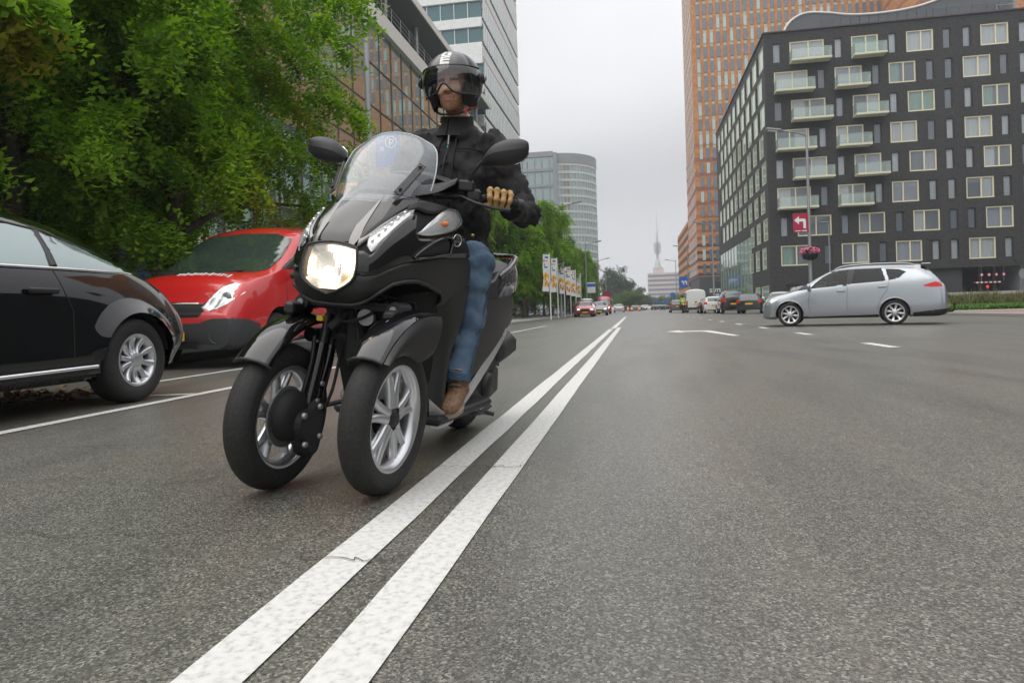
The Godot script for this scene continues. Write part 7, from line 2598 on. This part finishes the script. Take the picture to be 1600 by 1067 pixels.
func rider() -> void:
	var fabric := noise_tex(256, .2, [[0.0, lin(.007, .007, .0075)], [1.0, lin(.016, .016, .0165)]], FastNoiseLite.TYPE_SIMPLEX, 3, 51)
	var jm := mat("jacket_cloth", Color.WHITE, .8, 0, {"uv1_triplanar": true, "uv1_scale": Vector3.ONE * 7.0})
	jm.albedo_texture = fabric
	var dm := mat("denim", Color.WHITE, .9, 0, {"uv1_triplanar": true, "uv1_scale": Vector3.ONE * 3.0, "vertex_color_use_as_albedo": true})
	dm.albedo_texture = noise_tex(512, .06, [[0.0, lin(.55, .6, .7)], [.5, lin(.85, .88, .92)], [1.0, lin(1, 1, 1)]], FastNoiseLite.TYPE_SIMPLEX, 5, 52)
	var lm := mat("tan_leather", Color.WHITE, .6, 0, {"uv1_triplanar": true, "uv1_scale": Vector3.ONE * 8.0})
	lm.albedo_texture = noise_tex(256, .05, [[0.0, lin(.3, .17, .055)], [.6, lin(.47, .29, .11)], [1.0, lin(.58, .38, .17)]], FastNoiseLite.TYPE_SIMPLEX, 4, 53)
	var bm := mat("boot_leather", Color.WHITE, .55, 0, {"uv1_triplanar": true, "uv1_scale": Vector3.ONE * 6.0})
	bm.albedo_texture = noise_tex(256, .04, [[0.0, lin(.09, .045, .022)], [.5, lin(.2, .11, .055)], [1.0, lin(.34, .22, .13)]], FastNoiseLite.TYPE_SIMPLEX, 4, 54)
	mat("skin", Color.WHITE, .55, 0, {"vertex_color_use_as_albedo": true, "subsurf_scatter_enabled": true, "subsurf_scatter_strength": .15})
	mat("sole", lin(.3, .24, .17), .8)
	var o := thing("person", "rider in black jacket, blue jeans, tan gloves and black visored helmet on the scooter", "person", ride_frame())
	# head and neck: one surface with a face
	var ht := Transform3D(Basis(Vector3.BACK, deg_to_rad(5.5)) * Basis(Vector3.UP, deg_to_rad(4)) * Basis(Vector3.RIGHT, deg_to_rad(4)), V(.0, 1.692, -.905))
	var f := Field.new(V(-.1, -.27, -.13), V(.1, .13, .14), .0055)
	f.ell(V(0, .025, -.012), V(.074, .1, .095), .02)
	f.ell(V(0, -.05, .02), V(.06, .07, .068), .03)
	f.ell(V(0, -.088, .045), V(.04, .03, .04), .025)
	f.ell(V(0, -.108, .062), V(.022, .018, .02), .02)
	f.ell(V(0, .012, .072), V(.052, .012, .014), .02)
	f.cap(V(0, .0, .08), V(0, -.036, .108), .0095, .0125, .012)
	for s: float in [1.0, -1.0]:
		f.ell(V(s * .012, -.04, .097), V(.009, .008, .01), .008)
		f.ell(V(s * .038, -.028, .068), V(.022, .022, .016), .02)
		f.ell(V(s * .03, -.002, .088), V(.014, .009, .012), .012, Basis.IDENTITY, true)
		f.ell(V(s * .03, -.003, .072), V(.012, .011, .012), .005)
		f.ell(V(s * .076, -.015, -.01), V(.012, .03, .018), .008)
	f.ell(V(0, -.066, .089), V(.025, .0055, .012), .007)
	f.ell(V(0, -.079, .086), V(.021, .0065, .011), .007)
	f.ell(V(0, -.0725, .099), V(.024, .0016, .008), .004, Basis.IDENTITY, true)
	f.cap(V(0, -.07, -.035), V(0, -.2, -.078), .054, .05, .03)
	var fn := FastNoiseLite.new()
	fn.frequency = 90.0
	fn.seed = 8
	var face := func(p: Vector3) -> Color:
		var skin := Color(.72, .46, .35).lerp(Color(.82, .57, .46), .5 + .5 * fn.get_noise_3dv(p * .2))
		var n := fn.get_noise_3dv(p)
		if absf(p.x) < .024 and absf(p.y + .0725) < .0115 and p.z > .08:
			return Color(.5, .24, .19)
		var jaw := p.y < -.052 and p.y > -.135 and p.z > -.02 + absf(p.y + .05) * .2
		var lip := p.y < -.045 and p.y > -.066 and absf(p.x) < .036 and p.z > .07
		if (jaw or lip) and n > -.35 - (.3 if p.y < -.085 else 0.0):
			return Color(.23, .1, .042).lerp(skin, .16 + .2 * n)
		if absf(p.y - .012) < .007 and absf(p.x) > .012 and absf(p.x) < .05 and p.z > .06:
			return Color(.16, .09, .05)
		return skin
	part(o, "body", f.into(Geo.new(), face), M.skin, ht)
	# jacket
	f = Field.new(V(-.54, .78, -1.36), V(.54, 1.56, -.7), .0135)
	f.ell(V(0, 1.28, -.995), V(.218, .2, .142), .06)
	f.ell(V(0, 1.08, -1.04), V(.19, .2, .145), .06)
	f.ell(V(0, .92, -1.1), V(.19, .12, .165), .05)
	f.cap(V(-.185, 1.43, -1.0), V(.185, 1.43, -1.0), .08, .08, .05)
	f.cap(V(-.07, 1.475, -.985), V(.07, 1.475, -.985), .062, .062, .04)
	for s: float in [1.0, -1.0]:
		f.cap(V(s * .205, 1.41, -1.0), V(s * .375, 1.13, -1.02), .088, .07, .05)
		f.cap(V(s * .37, 1.125, -1.02), V(s * .375, 1.115, -.79), .068, .05, .035)
		f.cap(V(s * .14, 1.3, -.9), V(s * .12, 1.12, -.93), .05, .05, .05)
	f.rough(.02, 7.0, 3, V(1, .8, 1.1)).rough(.01, 15.0, 4, V(1, 1.3, 1))
	var jk := part(o, "jacket", f.into(Geo.new()), jm)
	# collar, zip, seams, flaps
	var col := []
	for k in 17:
		var a := lerpf(-.06, TAU - .14, k / 16.0)
		var d := V(sin(a) * .085, 0, cos(a) * .088)
		col.append([V(0, 1.47 - .01 * cos(a), -.985) + d * 1.15, V(0, 1.515 - .014 * cos(a), -.982) + d, V(0, 1.572 - .022 * cos(a), -.98) + d * .92])
	part(jk, "collar", Geo.new().sheet(col, 2, 3, V(0, 1.52, -.98), .008), jm)
	part(jk, "collar_button", Geo.new().ball(V(-.045, 1.51, -.89), V(.008, .008, .005), 10, 6), M.brass)
	part(jk, "zip", Geo.new().tube(Geo.spline([V(.0, 1.5, -.906), V(.0, 1.42, -.905), V(.0, 1.3, -.855), V(.0, 1.15, -.888), V(.0, .95, -.935)], 4), .0035, 6), M.dark_metal)
	part(jk, "zip_pull", Geo.new().rbox(V(.004, 1.44, -.888), V(.008, .05, .005), .002), M.galvanised)
	part(jk, "zip_tab", Geo.new().rbox(V(.004, 1.405, -.883), V(.008, .012, .005), .002), mat("teal_tab", lin(.03, .4, .38), .5))
	for s: float in [1.0, -1.0]:
		part(jk, "placket", Geo.new().tube(Geo.spline([V(s * .035, 1.46, -.91), V(s * .042, 1.38, -.878), V(s * .045, 1.26, -.858), V(s * .045, 1.05, -.895)], 4), .0045, 6, true), jm)
		part(jk, "pocket_flap", Geo.new().sheet([[V(s * .075, 1.285, -.868), V(s * .12, 1.29, -.89), V(s * .165, 1.285, -.925)], [V(s * .075, 1.25, -.862), V(s * .12, 1.245, -.884), V(s * .165, 1.245, -.918)]], 4, 4, V(0, 1.27, -1.0), .006), jm)
		part(jk, "snap_button", Geo.new().ball(V(s * .12, 1.258, -.88), V(.008, .008, .005), 10, 6), M.galvanised)
		part(jk, "yoke_seam", Geo.new().tube(Geo.spline([V(s * .05, 1.4, -.88), V(s * .12, 1.4, -.895), V(s * .19, 1.39, -.925)], 4), .004, 6), jm)
		part(jk, "cuff", Geo.new().tube([V(s * .376, 1.116, -.82), V(s * .374, 1.116, -.775)], [.055, .053], 18), jm)
	part(jk, "hem_button", Geo.new().ball(V(.14, 1.0, -.945), V(.01, .01, .006), 10, 6), M.brass)
	# jeans
	f = Field.new(V(-.36, .3, -1.34), V(.36, 1.0, -.56), .0135)
	f.ell(V(0, .87, -1.12), V(.175, .1, .165), .05)
	for s: float in [1.0, -1.0]:
		f.cap(V(s * .11, .865, -1.08), V(s * .225, .878, -.765), .105, .084, .05)
		f.cap(V(s * .225, .868, -.76), V(s * .225, .62, -.775), .084, .072, .04)
		f.cap(V(s * .225, .62, -.775), V(s * .216, .365, -.705), .07, .058, .03)
	f.rough(.018, 6.0, 13, V(1, 1.7, 1)).rough(.007, 16.0, 14, V(1, 1.5, 1))
	var blue := func(p: Vector3) -> Color:
		# washed pale on thigh and shin, dark indigo elsewhere
		var w := clampf(fn.get_noise_3dv(p * .06) * .6 + .45, 0, 1) * (1.0 if p.z > -.86 else .3)
		return Color(.03, .06, .11).lerp(Color(.24, .35, .45), w * .75)
	var jn := part(o, "jeans", f.into(Geo.new(), blue), dm)
	for s: float in [1.0, -1.0]:
		part(jn, "hem", Geo.new().tube([V(s * .216, .375, -.702), V(s * .2155, .345, -.697)], [.058, .06], 18), mat("denim_dark", lin(.05, .09, .15), .9))
		part(jn, "side_seam", Geo.new().tube(Geo.spline([V(s * .295, .8, -.8), V(s * .29, .62, -.76), V(s * .272, .38, -.705)], 5), .003, 5), M.denim_dark)
	# boots
	for s: float in [1.0, -1.0]:
		f = Field.new(V(-.075, -.06, -.16), V(.075, .19, .2), .006)
		f.cap(V(0, .105, -.045), V(0, .06, -.05), .047, .046, .02)
		f.cap(V(0, .03, -.06), V(0, .005, .05), .042, .04, .03)
		f.ell(V(0, .0, .1), V(.045, .034, .06), .02)
		f.rough(.003, 16.0, 23)
		var bt := Transform3D(Basis(Vector3.UP, s * .12) * Basis(Vector3.RIGHT, .1), V(s * .22, .255, -.675))
		var b := part(o, "boot", f.into(Geo.new()), bm, bt)
		var sole := []
		for k in 20:
			var a := TAU * k / 20
			sole.append([sin(a) * (.046 if cos(a) > 0 else .04), .02 + cos(a) * .125 + .005])
		part(b, "sole", Geo.new().prism(poly(sole), .024, Transform3D(Basis(Vector3.RIGHT, PI / 2), V(0, -.018, .0)), .004), M.sole)
		for k in 5:
			part(b, "lace", Geo.new().tube([V(-.024, .05 + k * .022, .0 - k * .002 + .005), V(0, .056 + k * .022, .012 - k * .003 + .004), V(.024, .05 + k * .022, .0 - k * .002 + .005)], .0035, 6), M.sole)
	# gloves closed round the grips
	for s: float in [1.0, -1.0]:
		f = Field.new(V(-.09, -.09, -.13), V(.09, .085, .085), .0048)
		# local x runs outward along the grip, z ahead
		f.cap(V(-.03, .012, -.035), V(.035, .008, -.035), .026, .024, .02)
		f.cap(V(.0, .005, -.055), V(.0, -.005, -.105), .032, .034, .02)
		for k in 4:
			var x := -.044 + k * .0285
			var r: float = [.0135, .0142, .0138, .0122][k]
			var l: float = [.95, 1.05, 1.0, .86][k]
			# knuckle, two joints and the tip, each finger a little apart from its neighbour
			var lean := (k - 1.5) * .0022
			var j1 := V(x + lean, .036 * l + .002 * sin(k * 2.0), .016)
			var j2 := V(x + .001, .004 + .003 * cos(k * 1.7), .039 * l)
			var tip := V(x + .002 - lean * 2.0, -.028 * l, .02)
			f.cap(V(x, .032, -.024), j1, r * 1.05, r * .9, .004)
			f.ell(j1, V(r, r * .95, r), .004)
			f.cap(j1, j2, r * .88, r * .84, .003)
			f.ell(j2, V(r * .95, r * .95, r * .95), .003)
			f.cap(j2, tip, r * .84, r * .74, .003)
			f.ell(V(x, .043, -.014), V(.012, .009, .013), .004)
		f.cap(V(-.045, -.005, -.03), V(-.05, -.03, .0), .015, .014, .01)
		f.cap(V(-.05, -.03, .0), V(-.04, -.036, .025), .014, .012, .006)
		f.rough(.0012, 60.0, 33)
		var gd := (V(s * .435, 1.122, -.677) - V(s * .3, 1.134, -.62)).normalized()
		var gx := gd * s
		var gt := Transform3D(Basis(gx, V(0, 1, 0), gx.cross(V(0, 1, 0)).normalized()).orthonormalized() * Basis(Vector3.RIGHT, .15), V(s * .362, 1.131, -.645))
		if s < 0:
			gt.basis = gt.basis * Basis(Vector3.RIGHT, 0)
		var gl := part(o, "glove", f.into(Geo.new()), lm, gt)
		part(gl, "wrist_strap", Geo.new().tube([V(0, .0, -.085), V(0, -.003, -.105)], [.037, .039], 18), lm)
	# helmet
	var hel := Transform3D(ht.basis, ht * V(0, .015, -.005))
	var shell := []
	for i in 41:
		var az := -PI + TAU * i / 40
		var row := []
		for j in 25:
			var lim := helmet_low(az)
			var el := lerpf(PI / 2 - .001, lim, j / 24.0)
			row.append(helmet_at(az, el, 1.0))
		shell.append(row)
	var hm := part(o, "helmet", Geo.new().grid(shell, Vector3.ZERO, .012), mat("helmet_black", lin(.014, .014, .015), .38, 0, {"clearcoat_enabled": true, "clearcoat": .5, "clearcoat_roughness": .25}), hel)
	for s: float in [1.0, -1.0]:
		var pad := Geo.new()
		pad.sheet([[V(s * .082, -.02, .08), V(s * .108, -.02, .05), V(s * .125, -.02, .0)], [V(s * .074, -.075, .078), V(s * .1, -.08, .05), V(s * .118, -.08, .0)], [V(s * .068, -.115, .06), V(s * .09, -.125, .035), V(s * .105, -.125, -.01)]], 4, 4, V(0, -.05, 0), .022)
		part(hm, "cheek_pad", pad, M.matt_black)
		var pv := part(hm, "visor_pivot", Geo.new().lathe([Vector2(0, .016), Vector2(.016, .016), Vector2(.024, .008), Vector2(.026, 0)], Transform3D(Basis(Vector3.BACK, -PI / 2 * s), V(s * .146, .005, .025)), 20), M.black_plastic)
		part(pv, "cap", Geo.new().ball(V(s * .162, .005, .025), V(.006, .016, .016), 12, 8), M.galvanised)
		part(hm, "strap", Geo.new().tube(Geo.spline([V(s * .098, -.09, .0), V(s * .085, -.125, .02), V(s * .05, -.148, .045), V(0, -.155, .055)], 4), .008, 8, true, .5), M.matt_black)
	part(hm, "red_tab", Geo.new().tube(Geo.spline([V(.07, -.142, .045), V(.085, -.134, .05), V(.105, -.128, .045), V(.125, -.132, .04)], 3), .004, 6, true, .5).tube([V(.075, -.138, .05), V(.07, -.155, .055)], .006, 6), mat("red_strap", lin(.5, .02, .02), .6))
	var vis := []
	for i in 33:
		var az := lerpf(-1.32, 1.32, i / 32.0)
		var row := []
		for j in 13:
			row.append(helmet_at(az, lerpf(.30, visor_low(az), j / 12.0), 1.1 - .035 * absf(az) / 1.32))
		vis.append(row)
	var vs := part(hm, "visor", Geo.new().grid(vis, Vector3.ZERO, .002), mat("visor_smoke", lin(.01, .012, .012, .2), .02, 0, {"metallic_specular": .8}), Transform3D())
	var rim := []
	var rim2 := []
	for i in 33:
		rim.append(vis[i][12])
		rim2.append(helmet_at(lerpf(-1.32, 1.32, i / 32.0), .32, 1.06))
	part(vs, "visor_rim", Geo.new().tube(rim, .0045, 8), M.black_plastic)
	part(hm, "brow_trim", Geo.new().tube(rim2, .005, 8), M.black_plastic)
	# pale centre stripe with block letters left dark
	var white := mat("helmet_white", lin(.7, .7, .68), .4)
	helmet_patch(hm, "stripe", -.16, .16, .38, 1.5, white, 1.008)
	for q in [[-.07, .16, .5, .53], [-.07, .16, .62, .65], [-.16, .16, .735, .75], [-.06, .06, .83, .9], [-.16, .16, 1.0, 1.015], [-.07, .16, 1.1, 1.13], [-.07, .16, 1.2, 1.23]]:
		helmet_patch(hm, "letter_mark", q[0], q[1], q[2], q[3], M.matt_black, 1.013)

# the helmet is an ellipsoid, longer behind; az 0 looks ahead
func helmet_at(az: float, el: float, k: float) -> Vector3:
	var c := cos(el)
	var z := cos(az) * c
	return V(sin(az) * c * .138, sin(el) * .142, z * (.142 if z > 0 else .155)) * k

func helmet_low(az: float) -> float:
	var a := absf(az)
	if a < .95:
		return .30
	if a < 1.25:
		return lerpf(.30, -.85, smoothstep(.95, 1.25, a))
	return lerpf(-.85, -.62, clampf((a - 1.25) / 1.8, 0, 1))

func visor_low(az: float) -> float:
	var a := absf(az)
	return -.46 + .24 * exp(-pow(a / .2, 2.0)) - .06 * sin(clampf(a, 0, 1.2) * 2.0)

func helmet_patch(hm: Node3D, called: String, x0: float, x1: float, e0: float, e1: float, m: Material, k: float) -> void:
	# a band of constant width over the crown
	var rows := []
	for i in 5:
		var row := []
		for j in 13:
			var el := lerpf(e0, e1, j / 12.0)
			var p := helmet_at(0, el, 1.0)
			var xx := lerpf(x0, x1, i / 4.0) * .138
			var f := sqrt(maxf(0.0, 1 - pow(xx / .138, 2.0)))
			row.append(V(xx, p.y * f, p.z * f) * k)
		rows.append(row)
	part(hm, called, Geo.new().grid(rows, Vector3.ZERO, .001), m)

# ---------------------------------------------------------------- people and bicycles farther off
func far_person(label: String, t: Transform3D, top: Color, legs: Color, skin_legs: bool, stride: float, seated := false, called_hair := Color(.05, .03, .02)) -> Node3D:
	var o := thing("person", label, "person", t)
	var f := Field.new(V(-.42, -.02, -.5), V(.42, 1.85, .6), .024)
	var hip := .9 if not seated else .8
	var lean := V(0, 0, .0) if not seated else V(0, 0, .12)
	f.ell(V(0, hip + .55, 0) + lean, V(.1, .0, .0) + V(.09, .2, .115), .05)
	f.ell(V(0, hip + .2, 0), V(.155, .22, .11), .05)
	f.cap(V(-.15, hip + .52, 0) + lean, V(.15, hip + .52, 0) + lean, .065, .065, .05)
	f.cap(V(0, hip + .56, 0) + lean, V(0, hip + .68, .01) + lean, .05, .048, .03)
	f.ell(V(0, hip + .77, .015) + lean, V(.076, .11, .095), .02)
	for s: float in [1.0, -1.0]:
		var el := V(s * .25, hip + .25, .06 * s) + lean * .6 if not seated else V(s * .3, hip + .28, .2)
		var ha := V(s * .22, hip + .02, .16) if not seated else V(s * .32, hip + .25, .48)
		f.cap(V(s * .18, hip + .5, 0) + lean, el, .055, .042, .03)
		f.cap(el, ha, .042, .03, .02)
		f.ell(ha + V(0, -.04, .02), V(.035, .055, .03), .02)
		var kn := V(s * .1, .48, .06 + stride * s) if not seated else V(s * .22, .72, .36)
		var an := V(s * .1, .09, -.02 + stride * s * 1.3) if not seated else V(s * .2, .32, .22)
		f.cap(V(s * .085, hip, 0), kn, .085, .058, .03)
		f.cap(kn, an, .056, .036, .02)
		f.cap(an + V(0, -.04, -.02), an + V(0, -.05, .14), .042, .034, .02)
	var tint := func(p: Vector3) -> Color:
		if p.y > hip + .63:
			return Color(.5, .28, .2) if p.z > .04 + lean.z and p.y < hip + .84 else called_hair
		if p.y > hip - .02 and not (absf(p.x) > .19 and p.y < hip + .06):
			return top
		if absf(p.x) > .185 and not seated:
			return Color(.5, .28, .2)
		if p.y < .1:
			return Color(.03, .03, .03)
		if skin_legs and p.y < .55:
			return Color(.5, .28, .2)
		return legs
	part(o, "body", f.into(Geo.new(), tint), M.skin)
	return o

func bicycle(t: Transform3D, frame_m: Material) -> void:
	var o := thing("bicycle", "parked city bicycle among the trunks beside the square", "bicycle", t, "bicycles parked between the trees")
	for z in [-.52, .52]:
		var b := Basis(Vector3.UP, PI / 2)
		var w := part(o, "wheel", Geo.new().tube(ring_path(V(0, .34, z), .325, b, 24), .02, 6, false), M.tyre)
		var sp := Geo.new()
		for k in 10:
			var a := TAU * k / 10
			sp.tube([V(0, .34, z), V(0, .34 + .31 * sin(a), z + .31 * cos(a))], .003, 4)
		part(w, "spokes", sp, M.galvanised, Transform3D(), "stuff")
	var g := Geo.new()
	for q in [[V(0, .3, -.05), V(0, .34, -.52)], [V(0, .3, -.05), V(0, .78, -.2)], [V(0, .34, -.52), V(0, .72, -.18)], [V(0, .3, -.05), V(0, .74, .36)], [V(0, .6, -.14), V(0, .82, .34)], [V(0, .92, .31), V(0, .62, .42)], [V(0, .62, .42), V(0, .34, .52)]]:
		g.tube(q, .018, 6)
	part(o, "frame", g, frame_m)
	part(o, "handlebar", Geo.new().tube(Geo.spline([V(-.28, 1.0, .12), V(-.22, 1.02, .28), V(0, .98, .33), V(.22, 1.02, .28), V(.28, 1.0, .12)], 3), .013, 6), M.chrome)
	part(o, "saddle", Geo.new().ball(V(0, .86, -.24), V(.09, .04, .14), 10, 6), M.matt_black)
	part(o, "mudguard", Geo.new().tube(ring_path(V(0, .34, -.52), .36, Basis(Vector3.UP, PI / 2), 24).slice(0, 12), .022, 5), M.matt_black)

func small_things() -> void:
	far_person("pedestrian in a black top and green shorts standing by the bicycles", T(V(-9.9, .12, -60), .6), Color(.015, .015, .018), Color(.1, .16, .1), true, .04)
	far_person("pedestrian in a pink checked shirt and blue jeans beside the kerb trees", T(V(-9.5, .12, -61), 2.6), Color(.32, .13, .15), Color(.08, .17, .33), false, .03)
	far_person("cyclist sitting on a bicycle behind the standing pedestrians", T(V(-10.8, .12, -59.5), 1.2), Color(.3, .16, .15), Color(.04, .04, .05), false, .0, true)
	var bm := [M.dark_metal, M.dark_green_paint, M.galvanised]
	for q in [[-10.8, -59.5, 1.2], [-8.9, -61.5, 1.4], [-8.5, -62.6, 1.3], [-8.3, -64.5, 1.2], [-8.0, -66.5, 1.5], [-10.2, -57.5, .9]]:
		bicycle(T(V(q[0], .12, q[1]), q[2]), bm[int(absf(q[1])) % 3])
	# motorcyclist far ahead in a yellow vest
	var m := thing("motorcycle", "dark motorcycle with a lit red tail lamp riding away far ahead", "motorcycle", T(V(4.75, 0, -70), PI))
	for z in [-.7, .7]:
		part(m, "wheel", Geo.new().lathe([Vector2(.2, .07), Vector2(.3, .06), Vector2(.32, 0), Vector2(.3, -.06), Vector2(.2, -.07)], Transform3D(Basis(Vector3.BACK, PI / 2), V(0, .32, z)), 20), M.tyre)
	part(m, "body", Geo.new().rbox(V(0, .62, .1), V(.3, .4, .9), .1), M.black_plastic)
	part(m, "seat", Geo.new().rbox(V(0, .86, -.4), V(.3, .14, .7), .05), M.matt_black)
	part(m, "fairing", Geo.new().rbox(V(0, .95, .55), V(.5, .5, .3), .12), M.dark_metal)
	part(m, "handlebar", Geo.new().tube([V(-.36, 1.08, .35), V(.36, 1.08, .35)], .018, 6), M.dark_metal)
	for s: float in [1.0, -1.0]:
		part(m, "case", Geo.new().rbox(V(s * .32, .68, -.55), V(.2, .34, .4), .06), M.black_plastic)
	part(m, "tail_lamp", Geo.new().rbox(V(0, .86, -.79), V(.16, .08, .05), .02), mat("lit_red", lin(.8, .04, .02), .3, 0, {"emission_enabled": true, "emission": lin(1, .08, .03), "emission_energy_multiplier": 1.5}))
	var r := far_person("motorcyclist in a yellow safety vest and black helmet riding away", T(V(4.75, .12, -70.2), PI), Color(.45, .62, .03), Color(.012, .012, .015), false, 0, true, Color(.01, .01, .012))
	part(r, "helmet", Geo.new().ball(V(0, 1.58, .12), V(.13, .145, .15), 16, 10), M.gloss_black)
	# driver of the silver car
	var ct := (get_node("silver_car") as Node3D).transform
	var d := thing("person", "driver in a dark shirt at the wheel of the silver car", "person", ct)
	var f := Field.new(V(.02, .5, -.3), V(.7, 1.45, .75), .02)
	f.ell(V(.36, .86, -.02), V(.19, .28, .12), .05)
	f.cap(V(.2, 1.06, 0), V(.52, 1.06, 0), .07, .07, .05)
	f.cap(V(.36, 1.08, 0), V(.36, 1.2, .02), .05, .05, .03)
	f.ell(V(.36, 1.28, .03), V(.08, .115, .1), .02)
	for s: float in [1.0, -1.0]:
		f.cap(V(.36 + s * .18, 1.04, .02), V(.36 + s * .24, .88, .25), .055, .045, .03)
		f.cap(V(.36 + s * .24, .88, .25), V(.36 + s * .15, 1.0, .56), .045, .032, .02)
		f.ell(V(.36 + s * .15, 1.01, .6), V(.035, .035, .045), .02)
	part(d, "body", f.into(Geo.new(), func(p: Vector3) -> Color: return Color(.5, .28, .2) if (p.y > 1.13 and (p.z > .0 or p.y < 1.3)) or p.z > .3 else (Color(.08, .05, .03) if p.y > 1.2 else Color(.04, .05, .07))), M.skin)

func _ready() -> void:
	rng.seed = 11
	view()
	materials()
	ground()
	buildings()
	trees()
	street()
	cars()
	scooter()
	rider()
	small_things()
